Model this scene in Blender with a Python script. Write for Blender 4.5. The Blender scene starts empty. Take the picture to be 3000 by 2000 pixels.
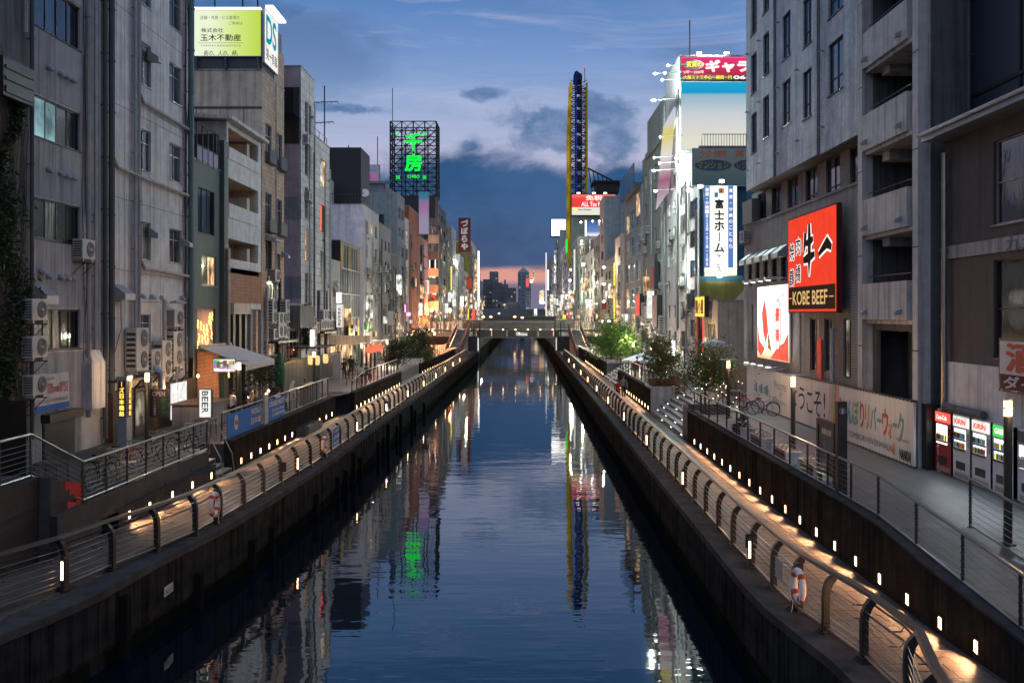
import bpy, bmesh, math, random
from mathutils import Vector, Matrix, Euler
R=random.Random(7)
S=bpy.context.scene
COL=S.collection
PI=math.pi
# ---------------------------------------------------------------- camera
# a photographer on a bridge, 8.2 m above the water, looking level down the canal (+Y)
F,CX,CY,CZ=2700.,1530.,920.,8.2
cam=bpy.data.cameras.new("camera"); cam.lens=36*F/3000; cam.sensor_width=36
cam.shift_x=-(CX-1500)/3000; cam.shift_y=-(1000-CY)/3000
cam.clip_start=.2; cam.clip_end=6000
co=bpy.data.objects.new("camera",cam); COL.objects.link(co)
co.location=(0,0,CZ); co.rotation_euler=(PI/2,0,0); S.camera=co
def yX(px,X): return F*X/(px-CX)
def zY(py,Y): return CZ-(py-CY)*Y/F
def xY(px,Y): return (px-CX)*Y/F
# ---------------------------------------------------------------- exposure, sampling
S.view_settings.view_transform='Standard'; S.view_settings.look='None'
S.view_settings.exposure=0.0; S.view_settings.gamma=1
S.render.engine='CYCLES'
S.cycles.max_bounces=6; S.cycles.diffuse_bounces=3; S.cycles.glossy_bounces=4
S.cycles.sample_clamp_indirect=4; S.cycles.use_denoising=True
S.cycles.caustics_reflective=False; S.cycles.caustics_refractive=False
# ---------------------------------------------------------------- dusk sky (world)
W=bpy.data.worlds.new("World"); S.world=W; W.use_nodes=True
nt=W.node_tree; N=nt.nodes; L=nt.links; N.clear()
def nd(t,**k):
    n=N.new(t)
    for a,b in k.items():
        if a.startswith('i_'): n.inputs[int(a[2:])].default_value=b
        else: setattr(n,a,b)
    return n
def mth(op,a,b=None,c=None,clamp=False):
    n=N.new('ShaderNodeMath'); n.operation=op; n.use_clamp=clamp
    for i,v in enumerate((a,b,c)):
        if v is None: continue
        if isinstance(v,(int,float)): n.inputs[i].default_value=v
        else: L.new(v,n.inputs[i])
    return n.outputs[0]
def sms(v,a,b):
    n=N.new('ShaderNodeMapRange'); n.interpolation_type='SMOOTHSTEP'
    L.new(v,n.inputs[0]); n.inputs[1].default_value=a; n.inputs[2].default_value=b
    return n.outputs[0]
def mixc(f,a,b,bt='MIX'):
    n=N.new('ShaderNodeMix'); n.data_type='RGBA'; n.blend_type=bt
    for s,v in ((0,f),(6,a),(7,b)):
        if isinstance(v,(int,float)): n.inputs[s].default_value=v
        elif isinstance(v,tuple): n.inputs[s].default_value=(*v,1)
        else: L.new(v,n.inputs[s])
    return n.outputs[2]
tc=nd('ShaderNodeTexCoord'); sp=nd('ShaderNodeSeparateXYZ'); L.new(tc.outputs['Generated'],sp.inputs[0])
X_,Y_,Z_=sp.outputs
hor=mth('SQRT',mth('ADD',mth('MULTIPLY',X_,X_),mth('MULTIPLY',Y_,Y_)))
tel=mth('DIVIDE',Z_,mth('MAXIMUM',hor,.02))
def noise(scale,det,rough,sc,off=(0,0,0),dist=0.):
    m=nd('ShaderNodeMapping'); m.inputs['Scale'].default_value=sc; m.inputs['Location'].default_value=off
    L.new(tc.outputs['Generated'],m.inputs[0])
    n=nd('ShaderNodeTexNoise'); n.inputs['Scale'].default_value=scale; n.inputs['Detail'].default_value=det
    n.inputs['Roughness'].default_value=rough; n.inputs['Distortion'].default_value=dist
    L.new(m.outputs[0],n.inputs[0]); return n.outputs[0]
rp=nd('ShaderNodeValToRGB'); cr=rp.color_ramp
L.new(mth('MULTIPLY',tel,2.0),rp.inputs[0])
for i,(p,c) in enumerate([(0.0,(.20,.17,.27)),(.10,(.50,.38,.46)),(.26,(.50,.45,.58)),(.36,(.42,.45,.63)),(.46,(.28,.38,.60)),(.56,(.17,.29,.57)),(.66,(.10,.225,.49)),(.80,(.045,.14,.35)),(1.0,(.24,.33,.54))]):  # top stop, overhead and out of view, brightened to lift ambient on walls
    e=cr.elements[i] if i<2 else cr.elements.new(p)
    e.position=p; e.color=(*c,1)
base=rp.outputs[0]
# thin cirrus streaks
ci=noise(3.2,7,.62,(1.0,.8,6.),(.3,0,0),.6)
base=mixc(mth('MULTIPLY',sms(ci,.52,.75),.30),base,(.42,.42,.60))
ci2=noise(2.4,6,.6,(.9,.8,4.),(2.3,1,0.4),.8)
base=mixc(mth('MULTIPLY',mth('MULTIPLY',sms(ci2,.47,.66),.8),sms(tel,.17,.30)),base,(.095,.175,.37))
ci3=noise(5.5,9,.7,(1.0,.9,9.),(4.1,1,0.9),1.1)
base=mixc(mth('MULTIPLY',sms(ci3,.46,.70),.30),base,(.14,.24,.48))
ci4=noise(4.0,8,.66,(1.0,.9,7.),(7.1,2,1.9),.9)
base=mixc(mth('MULTIPLY',sms(ci4,.52,.72),.35),base,(.52,.50,.66))
# broken dark cumulus above the bank
cu=noise(6.2,8,.60,(1.2,1,2.2),(.98,.2,.33),.25)
az=mth('DIVIDE',X_,mth('MAXIMUM',Y_,.05)); cu2=noise(24,9,.66,(1,1,1.3),(.4,.1,.2),.3)
cum=None
for (px_,py_,rx,ry) in ((1590,375,105,75),(1655,425,60,30),(1770,335,105,50),(1805,420,75,75),(1410,275,62,20),(1385,432,60,26),(1730,300,60,30),(640,60,230,30),(1000,330,120,16)):
    dx=mth('DIVIDE',mth('SUBTRACT',az,(px_-CX)/F),rx/F); dz=mth('DIVIDE',mth('SUBTRACT',tel,(CY-py_)/F),ry/F)
    d=mth('ADD',mth('SQRT',mth('ADD',mth('MULTIPLY',dx,dx),mth('MULTIPLY',dz,dz))),mth('ADD',mth('MULTIPLY',mth('SUBTRACT',cu2,.5),3.2),mth('MULTIPLY',mth('SUBTRACT',cu,.5),1.6)))
    m=mth('MULTIPLY',sms(d,1.2,.45),sms(Y_,.1,.3)); cum=m if cum is None else mth('MAXIMUM',cum,m)
base=mixc(mth('MULTIPLY',cum,mth('ADD',mth('MULTIPLY',sms(cu2,.35,.6),.35),.5)),base,(.045,.13,.30))
# low dark cloud bank
bn=noise(7.,9,.58,(1.0,1,1.6),(0.15,0,0),.2); bl=noise(2.2,2,.5,(1,1,.2),(0.35,0,0))
edge=mth('ADD',tel,mth('ADD',mth('MULTIPLY',mth('SUBTRACT',bn,.5),.11),mth('MULTIPLY',mth('SUBTRACT',bl,.5),.10)))
side=mth('MULTIPLY',mth('ABSOLUTE',mth('SUBTRACT',X_,.015)),.16)
bank=sms(mth('ADD',edge,side),.190,.165)
low=sms(mth('ADD',tel,mth('MULTIPLY',mth('SUBTRACT',noise(9,4,.5,(1,1,6)),.5),.02)),.046,.054)
bc=mixc(sms(tel,.05,.15),(.032,.075,.18),(.016,.075,.20))
bc=mixc(mth('MULTIPLY',sms(bn,.42,.62),.45),bc,(.05,.13,.30))
glow=mixc(sms(tel,.030,.038),(.17,.16,.27),(.66,.31,.26))
lowc=mixc(sms(Y_,.2,.9),(.13,.13,.24),glow)
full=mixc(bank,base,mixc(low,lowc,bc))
# a trace of physical twilight sky under it
sk=nd('ShaderNodeTexSky'); sk.sky_type='NISHITA'; sk.sun_disc=False
sk.sun_elevation=math.radians(-3); sk.sun_rotation=math.radians(0)
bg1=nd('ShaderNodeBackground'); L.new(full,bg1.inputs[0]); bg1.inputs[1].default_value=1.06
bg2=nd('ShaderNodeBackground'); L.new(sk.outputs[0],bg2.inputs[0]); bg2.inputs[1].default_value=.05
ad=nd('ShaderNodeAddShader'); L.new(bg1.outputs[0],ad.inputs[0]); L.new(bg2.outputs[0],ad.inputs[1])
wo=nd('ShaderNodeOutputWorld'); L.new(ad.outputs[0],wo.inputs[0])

# soft fill added to brighten the walls, standing in for skylight behind the camera
sn=bpy.data.lights.new('sky_fill','SUN'); sn.energy=.5; sn.angle=math.radians(110); sn.color=(1,.97,.92)
so=bpy.data.objects.new('sky_fill',sn); COL.objects.link(so); so.rotation_euler=(math.radians(38),0,0)
# ================================================================ materials
MT={}
def mk(name):
    m=bpy.data.materials.new(name); m.use_nodes=True; t=m.node_tree; t.nodes.clear()
    o=t.nodes.new('ShaderNodeOutputMaterial'); return m,t,o
def surf(name,col,rough=.75,metal=0.,var=.22,scale=1.6,streak=0.,bump=.02,bscale=30.,tile=None,spec=.4,mortar=None):
    """weathered opaque surface; var = patchy wear, streak = run-down dirt, tile=(w,h) joint pattern"""
    m,t,o=mk(name); n=t.nodes; l=t.links
    b=n.new('ShaderNodeBsdfPrincipled'); l.new(b.outputs[0],o.inputs[0])
    b.inputs['Roughness'].default_value=rough; b.inputs['Metallic'].default_value=metal
    b.inputs['Specular IOR Level'].default_value=spec
    g=n.new('ShaderNodeNewGeometry')
    no=n.new('ShaderNodeTexNoise'); no.inputs['Scale'].default_value=scale; no.inputs['Detail'].default_value=6; no.inputs['Roughness'].default_value=.65
    l.new(g.outputs['Position'],no.inputs[0])
    mr=n.new('ShaderNodeMapRange'); mr.inputs[1].default_value=.3; mr.inputs[2].default_value=.7; mr.inputs[3].default_value=1-var; mr.inputs[4].default_value=1+var*.6
    l.new(no.outputs[0],mr.inputs[0]); fac=mr.outputs[0]
    if streak:
        mp=n.new('ShaderNodeMapping'); mp.inputs['Scale'].default_value=(3.2,3.2,.14); l.new(g.outputs['Position'],mp.inputs[0])
        n2=n.new('ShaderNodeTexNoise'); n2.inputs['Scale'].default_value=1.; n2.inputs['Detail'].default_value=6; n2.inputs['Roughness'].default_value=.7; l.new(mp.outputs[0],n2.inputs[0])
        m2=n.new('ShaderNodeMapRange'); m2.inputs[1].default_value=.47; m2.inputs[2].default_value=.63; m2.inputs[3].default_value=1; m2.inputs[4].default_value=1-streak
        l.new(n2.outputs[0],m2.inputs[0])
        mm=n.new('ShaderNodeMath'); mm.operation='MULTIPLY'; l.new(fac,mm.inputs[0]); l.new(m2.outputs[0],mm.inputs[1]); fac=mm.outputs[0]
    vm=n.new('ShaderNodeVectorMath'); vm.operation='SCALE'; vm.inputs[0].default_value=col; l.new(fac,vm.inputs['Scale'])
    colout=vm.outputs[0]
    nb=n.new('ShaderNodeTexNoise'); nb.inputs['Scale'].default_value=bscale; nb.inputs['Detail'].default_value=3; l.new(g.outputs['Position'],nb.inputs[0])
    bu=n.new('ShaderNodeBump'); bu.inputs['Strength'].default_value=.6; bu.inputs['Distance'].default_value=bump
    l.new(nb.outputs[0],bu.inputs['Height'])
    if tile:
        sx=n.new('ShaderNodeSeparateXYZ'); l.new(g.outputs['Position'],sx.inputs[0])
        cb=n.new('ShaderNodeCombineXYZ')
        if len(tile)>2:   # floor
            l.new(sx.outputs[0],cb.inputs[1]); l.new(sx.outputs[1],cb.inputs[0])
        else:
            a=n.new('ShaderNodeMath'); a.operation='ADD'; l.new(sx.outputs[0],a.inputs[0]); l.new(sx.outputs[1],a.inputs[1])
            l.new(a.outputs[0],cb.inputs[0]); l.new(sx.outputs[2],cb.inputs[1])
        br=n.new('ShaderNodeTexBrick'); br.inputs['Scale'].default_value=1.
        br.inputs['Brick Width'].default_value=tile[0]; br.inputs['Row Height'].default_value=tile[1]
        br.inputs['Mortar Size'].default_value=min(tile[:2])*.055; br.inputs['Mortar Smooth'].default_value=.2
        br.inputs['Color1'].default_value=(1,1,1,1); br.inputs['Color2'].default_value=(.82,.82,.82,1)
        br.inputs['Mortar'].default_value=(*(mortar or (.45,.45,.45)),1)
        l.new(cb.outputs[0],br.inputs[0])
        mx=n.new('ShaderNodeMix'); mx.data_type='RGBA'; mx.blend_type='MULTIPLY'; mx.inputs[0].default_value=1
        l.new(colout,mx.inputs[6]); l.new(br.outputs[0],mx.inputs[7]); colout=mx.outputs[2]
    l.new(colout,b.inputs['Base Color']); l.new(bu.outputs[0],b.inputs['Normal'])
    MT[name]=m; return m
def emi(name,col,st=1.,noise_=0.,scale=2.):
    m,t,o=mk(name); n=t.nodes; l=t.links
    e=n.new('ShaderNodeEmission'); e.inputs[0].default_value=(*col,1); e.inputs[1].default_value=st
    if noise_:
        g=n.new('ShaderNodeNewGeometry'); no=n.new('ShaderNodeTexNoise'); no.inputs['Scale'].default_value=scale; no.inputs['Detail'].default_value=3
        l.new(g.outputs['Position'],no.inputs[0])
        mr=n.new('ShaderNodeMapRange'); mr.inputs[1].default_value=.35; mr.inputs[2].default_value=.65; mr.inputs[3].default_value=st*(1-noise_); mr.inputs[4].default_value=st
        l.new(no.outputs[0],mr.inputs[0]); l.new(mr.outputs[0],e.inputs[1])
    l.new(e.outputs[0],o.inputs[0]); MT[name]=m; return m
def room(name,col,st,col2):
    m,t,o=mk(name); n=t.nodes; l=t.links; e=n.new('ShaderNodeEmission'); g=n.new('ShaderNodeNewGeometry')
    mp=n.new('ShaderNodeMapping'); mp.inputs['Scale'].default_value=(5,5,.35); l.new(g.outputs['Position'],mp.inputs[0])
    a=n.new('ShaderNodeTexNoise'); a.inputs['Scale'].default_value=1.3; a.inputs['Detail'].default_value=4; l.new(mp.outputs[0],a.inputs[0])
    c=n.new('ShaderNodeTexNoise'); c.inputs['Scale'].default_value=1.1; c.inputs['Detail'].default_value=5; l.new(g.outputs['Position'],c.inputs[0])
    r=n.new('ShaderNodeMapRange'); r.inputs[1].default_value=.38; r.inputs[2].default_value=.62; r.inputs[3].default_value=.25; r.inputs[4].default_value=1.; l.new(a.outputs[0],r.inputs[0])
    r2=n.new('ShaderNodeMapRange'); r2.inputs[1].default_value=.40; r2.inputs[2].default_value=.60; r2.inputs[3].default_value=.15*st; r2.inputs[4].default_value=st; l.new(c.outputs[0],r2.inputs[0])
    mu=n.new('ShaderNodeMath'); mu.operation='MULTIPLY'; l.new(r.outputs[0],mu.inputs[0]); l.new(r2.outputs[0],mu.inputs[1])
    mx=n.new('ShaderNodeMix'); mx.data_type='RGBA'; mx.inputs[6].default_value=(*col,1); mx.inputs[7].default_value=(*col2,1); l.new(c.outputs[0],mx.inputs[0])
    l.new(mx.outputs[2],e.inputs[0]); l.new(mu.outputs[0],e.inputs[1])
    gl=n.new('ShaderNodeBsdfGlossy'); gl.inputs['Roughness'].default_value=.08; gl.inputs[0].default_value=(.12,.12,.12,1); ad_=n.new('ShaderNodeAddShader'); l.new(e.outputs[0],ad_.inputs[0]); l.new(gl.outputs[0],ad_.inputs[1]); l.new(ad_.outputs[0],o.inputs[0]); MT[name]=m
def glass(name,col,rough=.06,var=.5,spec=1.):
    m,t,o=mk(name); n=t.nodes; l=t.links
    b=n.new('ShaderNodeBsdfPrincipled'); l.new(b.outputs[0],o.inputs[0])
    b.inputs['Roughness'].default_value=rough; b.inputs['Specular IOR Level'].default_value=spec
    g=n.new('ShaderNodeNewGeometry'); no=n.new('ShaderNodeTexNoise'); no.inputs['Scale'].default_value=.9; no.inputs['Detail'].default_value=4
    mp=n.new('ShaderNodeMapping'); mp.inputs['Scale'].default_value=(7,7,.5) if 'curtain' in name else (1.6,1.6,1.1); l.new(g.outputs['Position'],mp.inputs[0]); l.new(mp.outputs[0],no.inputs[0])
    mr=n.new('ShaderNodeMapRange'); mr.inputs[1].default_value=.35; mr.inputs[2].default_value=.65; mr.inputs[3].default_value=1-var; mr.inputs[4].default_value=1+var
    l.new(no.outputs[0],mr.inputs[0])
    vm=n.new('ShaderNodeVectorMath'); vm.operation='SCALE'; vm.inputs[0].default_value=col; l.new(mr.outputs[0],vm.inputs['Scale']); l.new(vm.outputs[0],b.inputs['Base Color'])
    bu=n.new('ShaderNodeBump'); bu.inputs['Strength'].default_value=.25; bu.inputs['Distance'].default_value=.02; l.new(no.outputs[0],bu.inputs['Height']); l.new(bu.outputs[0],b.inputs['Normal'])
    MT[name]=m; return m
# walls
surf('concrete',(.50,.49,.47),streak=.45)
surf('concrete_warm',(.62,.61,.59),streak=.35)
surf('concrete_dark',(.10,.105,.11),streak=.5)
surf('concrete_pale',(0.620,0.600,0.579),streak=.4)
surf('corrugated',(.42,.42,.42),rough=.6,streak=.35,var=.15)
surf('teal_metal',(0.053,0.080,0.077),rough=.5,streak=.2)
surf('black_metal',(0.012,0.013,0.015),rough=.45,var=.1)
surf('white_plaster',(0.620,0.600,0.580),streak=.25)
surf('brown_tile',(0.498,0.355,0.262),tile=(.6,.3),streak=.2)
surf('red_brown',(0.362,0.123,0.069),streak=.25,tile=(.5,.25))
surf('terracotta',(0.407,0.189,0.110),streak=.2,tile=(.45,.2))
surf('mauve',(.36,.30,.33),streak=.3); surf('slate',(0.196,0.210,0.248),streak=.3)
surf('pale_tile',(0.620,0.600,0.580),tile=(1.4,.6),streak=.3)
surf('lavender',(0.543,0.507,0.579),streak=.3)
surf('grey_wall',(0.332,0.326,0.317),streak=.45); surf('grey_dark',(0.136,0.138,0.138),streak=.4)
surf('blue_grey',(0.226,0.275,0.303),streak=.35); surf('beige',(0.573,0.478,0.372),streak=.35)
surf('green_grey',(0.241,0.290,0.241),streak=.3); surf('pinkish',(0.603,0.420,0.344),streak=.25)
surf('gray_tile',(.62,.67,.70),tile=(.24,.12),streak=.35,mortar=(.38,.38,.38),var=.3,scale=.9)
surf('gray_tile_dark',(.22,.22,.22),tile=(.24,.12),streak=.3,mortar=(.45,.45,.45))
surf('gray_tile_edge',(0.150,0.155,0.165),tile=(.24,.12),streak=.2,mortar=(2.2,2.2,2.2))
surf('brown_wall',(.085,.075,.068),streak=.25,var=.15)
surf('dark_panel',(.02,.03,.045),rough=.35,streak=.2)
surf('blue_paint',(0.030,0.120,0.190),streak=.2); surf('dim_blue',(.02,.05,.09)); surf('olive_paint',(0.220,0.210,0.050),streak=.2)
# ground, quay
surf('paver',(.12,.10,.085),rough=.55,var=.3,bump=.01,bscale=60,spec=.12); surf('paver_dark',(.10,.088,.078),rough=.5,var=.3,bump=.01,bscale=60,spec=.12)
surf('joint',(.05,.044,.04),rough=.9)
surf('promenade',(.11,.115,.12),rough=.42,tile=(1.2,.6,1),var=.3,scale=.7,bump=.008,mortar=(.6,.6,.6))
surf('terrace',(.065,.065,.065),rough=.5,tile=(.6,.3,1),spec=.12,var=.3,mortar=(.55,.55,.55))
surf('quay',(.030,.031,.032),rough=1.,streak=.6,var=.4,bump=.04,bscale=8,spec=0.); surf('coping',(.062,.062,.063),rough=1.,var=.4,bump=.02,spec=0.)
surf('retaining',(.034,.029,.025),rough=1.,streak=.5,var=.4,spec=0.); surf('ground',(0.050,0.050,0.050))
surf('algae',(.012,.016,.010),rough=1.,spec=0.,streak=.4,var=.5); surf('soot',(.012,.012,.013),rough=1.,spec=.02); emi('office',(.42,.72,.80),.75,.75,.8)
surf('asphalt',(0.050,0.050,0.050)); surf('weed',(.02,.028,.014),var=.5)
surf('tactile',(0.400,0.290,0.060),tile=(.3,.3,1))
# metal, trim, things
surf('steel',(0.300,0.280,0.250),rough=.32,metal=.85,var=.2,bump=.002); surf('steel_dark',(.05,.048,.045),rough=.4,metal=.6,bump=.002)
surf('rail_wood',(.06,.048,.04),rough=.45,bump=.004); surf('zinc',(0.300,0.330,0.350),rough=.45,metal=.3)
surf('pipe',(0.320,0.310,0.300),rough=.5,streak=.3); surf('pipe_dark',(.05,.06,.065),rough=.5); surf('pipe_teal',(0.090,0.150,0.155),rough=.45)
surf('ac_body',(0.450,0.440,0.410),rough=.55,streak=.2); surf('ac_grille',(0.035,0.035,0.035),rough=.6)
surf('frame_dark',(0.020,0.022,0.024),rough=.4); surf('frame_alu',(0.320,0.330,0.330),rough=.35,metal=.5); surf('frame_brown',(0.070,0.050,0.035))
surf('black',(0.008,0.008,0.009),rough=.5,var=.1); surf('white',(0.750,0.740,0.720),rough=.6,var=.08)
surf('awning',(0.620,0.550,0.500),rough=.8,var=.1); surf('red',(0.400,0.020,0.015),var=.1); surf('dark_red',(0.090,0.008,0.012),var=.1)
surf('green_vinyl',(0.010,0.090,0.035),var=.2); surf('wood',(0.200,0.120,0.065),rough=.6,var=.35,scale=4); surf('dark_wood',(0.050,0.028,0.018),var=.3)
surf('bark',(0.075,0.060,0.045),bscale=14,bump=.04); surf('rubber',(0.012,0.012,0.012),rough=.7)
surf('buoy_white',(0.650,0.620,0.580),var=.15); surf('buoy_red',(0.450,0.060,0.030)); surf('pink_paint',(0.600,0.220,0.330),rough=.3,var=.05)
surf('navy_paint',(0.030,0.060,0.160),rough=.3,var=.05); surf('skin',(0.420,0.250,0.180),rough=.5,var=.05); surf('hair',(0.015,0.012,0.010),rough=.5)
surf('grey_hair',(0.220,0.210,0.200)); surf('cloth_red',(0.280,0.020,0.020)); surf('cloth_grey',(0.200,0.230,0.240)); surf('cloth_black',(0.012,0.012,0.014))
surf('cloth_white',(0.550,0.500,0.470)); surf('cloth_navy',(0.015,0.025,0.060)); surf('cloth_brown',(0.070,0.040,0.030))
surf('panel_white',(0.520,0.500,0.485),rough=.6,streak=.15,var=.08); surf('vend_white',(0.550,0.570,0.600),rough=.4,var=.08); surf('vend_red',(0.280,0.012,0.015),rough=.35,var=.1)
surf('ink',(0.020,0.020,0.022)); surf('ink_grey',(0.120,0.120,0.130)); surf('c_red',(0.500,0.090,0.050)); surf('c_orange',(0.550,0.240,0.080)); surf('c_green',(0.160,0.340,0.160)); surf('c_blue',(0.120,0.300,0.420)); surf('c_teal',(0.300,0.450,0.380)); surf('c_pink',(0.550,0.330,0.280))
surf('sign_blue',(0.020,0.130,0.420),var=.05); surf('yellow_steel',(0.500,0.360,0.010),rough=.5,var=.1); surf('truss',(0.030,0.035,0.040))
surf('purple_car',(0.012,0.004,0.014))
# glass
glass('glass_dark',(.010,.013,.016),var=.9); glass('glass_blue',(.03,.06,.10)); glass('glass_curtain',(.13,.13,.12),rough=.22,spec=.5,var=.8)
glass('glass_grey',(.04,.05,.055),rough=.12)
# light
room('lit_warm',(1.,.50,.18),1.9,(1.,.75,.45)); room('lit_white',(1.,.90,.70),1.9,(.9,.95,.95)); room('lit_dim',(.9,.65,.35),.7,(.6,.65,.55)); room('lit_cool',(.35,.75,.95),.8,(.9,.9,.7))
emi('lit_red',(1.,.12,.08),1.5,.4,2); emi('sign_white',(1.,.98,.93),2.4); emi('sign_white_soft',(.95,.95,.9),1.1,.25,3); emi('foot',(1.,.60,.30),14.); emi('lampglow',(1.,.62,.32),5.)
emi('flood',(.95,1.,.88),16.); emi('flood_white',(1.,.98,.95),7.); emi('neon_green',(.01,1.,.06),1.3); emi('neon_gold',(1.,.50,.14),5.); emi('neon_pink',(1.,.25,.8),4.)
emi('orange_flood',(1.,.36,.13),30.); emi('led',(1.,.93,.8),4.); emi('kobe_red',(1.,.065,.03),.95,.10,2.); emi('kobe_dark',(.03,.018,.012),1.); emi('kobe_cream',(1.,.62,.25),.8)
emi('kobe_black',(.02,.012,.01),1.); emi('kobe_white',(1.,.93,.88),1.15); emi('teal_lit',(.0,.36,.48),.9); emi('yellow_lit',(1.,.75,.08),1.4); emi('blue_lit',(.10,.22,.55),1.)
emi('tree_lights',(1.,.75,.5),9.); emi('tree_lights_white',(.75,.88,1.),9.); emi('red_lantern',(1.,.10,.05),2.6,.3,4); emi('lantern',(1.,.60,.24),1.5,.3,5)
emi('yellow_neon',(1.,.66,.03),.38,.6,.3); emi('blue_neon',(.02,.05,.8),.4,.7,.3)
emi('amber_text',(1.,.60,.10),1.6)
def water():
    m,t,o=mk('water'); n=t.nodes; l=t.links
    b=n.new('ShaderNodeBsdfPrincipled'); l.new(b.outputs[0],o.inputs[0])
    b.inputs['Base Color'].default_value=(.001,.005,.011,1); b.inputs['Roughness'].default_value=.02; b.inputs['IOR'].default_value=2.1
    b.inputs['Specular IOR Level'].default_value=.62
    g=n.new('ShaderNodeNewGeometry')
    hs=[]
    for sc,off,amp,det in (((.28,.85,1),(0,0,0),.55,2.),((.9,2.6,1),(3,1,0),.22,2.),((.07,.16,1),(9,4,0),.9,2.),((3.,6.,1),(1,7,0),.035,1.)):
        mp=n.new('ShaderNodeMapping'); mp.inputs['Scale'].default_value=sc; mp.inputs['Location'].default_value=off; l.new(g.outputs['Position'],mp.inputs[0])
        no=n.new('ShaderNodeTexNoise'); no.inputs['Scale'].default_value=1; no.inputs['Detail'].default_value=det; no.inputs['Roughness'].default_value=.45; l.new(mp.outputs[0],no.inputs[0])
        mm=n.new('ShaderNodeMath'); mm.operation='MULTIPLY'; mm.inputs[1].default_value=amp; l.new(no.outputs[0],mm.inputs[0]); hs.append(mm.outputs[0])
    h=hs[0]
    for k in hs[1:]:
        a=n.new('ShaderNodeMath'); a.operation='ADD'; l.new(h,a.inputs[0]); l.new(k,a.inputs[1]); h=a.outputs[0]
    # calm and ruffled patches
    pn=n.new('ShaderNodeTexNoise'); pn.inputs['Scale'].default_value=.09; l.new(g.outputs['Position'],pn.inputs[0])
    pr=n.new('ShaderNodeMapRange'); pr.inputs[1].default_value=.38; pr.inputs[2].default_value=.62; pr.inputs[3].default_value=.6; pr.inputs[4].default_value=1.; l.new(pn.outputs[0],pr.inputs[0])
    a=n.new('ShaderNodeMath'); a.operation='MULTIPLY'; l.new(h,a.inputs[0]); l.new(pr.outputs[0],a.inputs[1])
    bu=n.new('ShaderNodeBump'); bu.inputs['Strength'].default_value=.5; bu.inputs['Distance'].default_value=.043; l.new(a.outputs[0],bu.inputs['Height']); l.new(bu.outputs[0],b.inputs['Normal'])
    MT['water']=m
water()
def grad(name,stops,axis,a0,a1,st):
    """printed colour ramp on a self-glowing sheet, backlit, floodlit or unlit (flat print)"""
    m,t,o=mk(name); n=t.nodes; l=t.links; e=n.new('ShaderNodeEmission'); e.inputs[1].default_value=st
    g=n.new('ShaderNodeNewGeometry'); s=n.new('ShaderNodeSeparateXYZ'); l.new(g.outputs['Position'],s.inputs[0])
    mr=n.new('ShaderNodeMapRange'); mr.inputs[1].default_value=a0; mr.inputs[2].default_value=a1; l.new(s.outputs[axis],mr.inputs[0])
    r=n.new('ShaderNodeValToRGB'); l.new(mr.outputs[0],r.inputs[0])
    for i,(p,c) in enumerate(stops):
        el=r.color_ramp.elements[i] if i<2 else r.color_ramp.elements.new(p)
        el.position=p; el.color=(*c,1)
    l.new(r.outputs[0],e.inputs[0]); l.new(e.outputs[0],o.inputs[0]); MT[name]=m; return m
def leafmat(name,col,col2):
    m,t,o=mk(name); n=t.nodes; l=t.links; b=n.new('ShaderNodeBsdfPrincipled'); b.inputs['Roughness'].default_value=.55
    g=n.new('ShaderNodeNewGeometry'); r=n.new('ShaderNodeMix'); r.data_type='RGBA'; r.inputs[6].default_value=(*col,1); r.inputs[7].default_value=(*col2,1)
    l.new(g.outputs['Random Per Island'],r.inputs[0]); l.new(r.outputs[2],b.inputs['Base Color'])
    tr=n.new('ShaderNodeBsdfTranslucent'); l.new(r.outputs[2],tr.inputs[0]); mx=n.new('ShaderNodeMixShader'); mx.inputs[0].default_value=.3
    l.new(b.outputs[0],mx.inputs[1]); l.new(tr.outputs[0],mx.inputs[2]); l.new(mx.outputs[0],o.inputs[0]); MT[name]=m
leafmat('leaf',(.045,.085,.02),(.10,.13,.035)); leafmat('leaf_bright',(.08,.19,.03),(.16,.27,.05)); leafmat('leaf_dark',(.012,.028,.010),(.035,.055,.02)); leafmat('leaf_dry',(.12,.07,.03),(.2,.12,.05))

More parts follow.
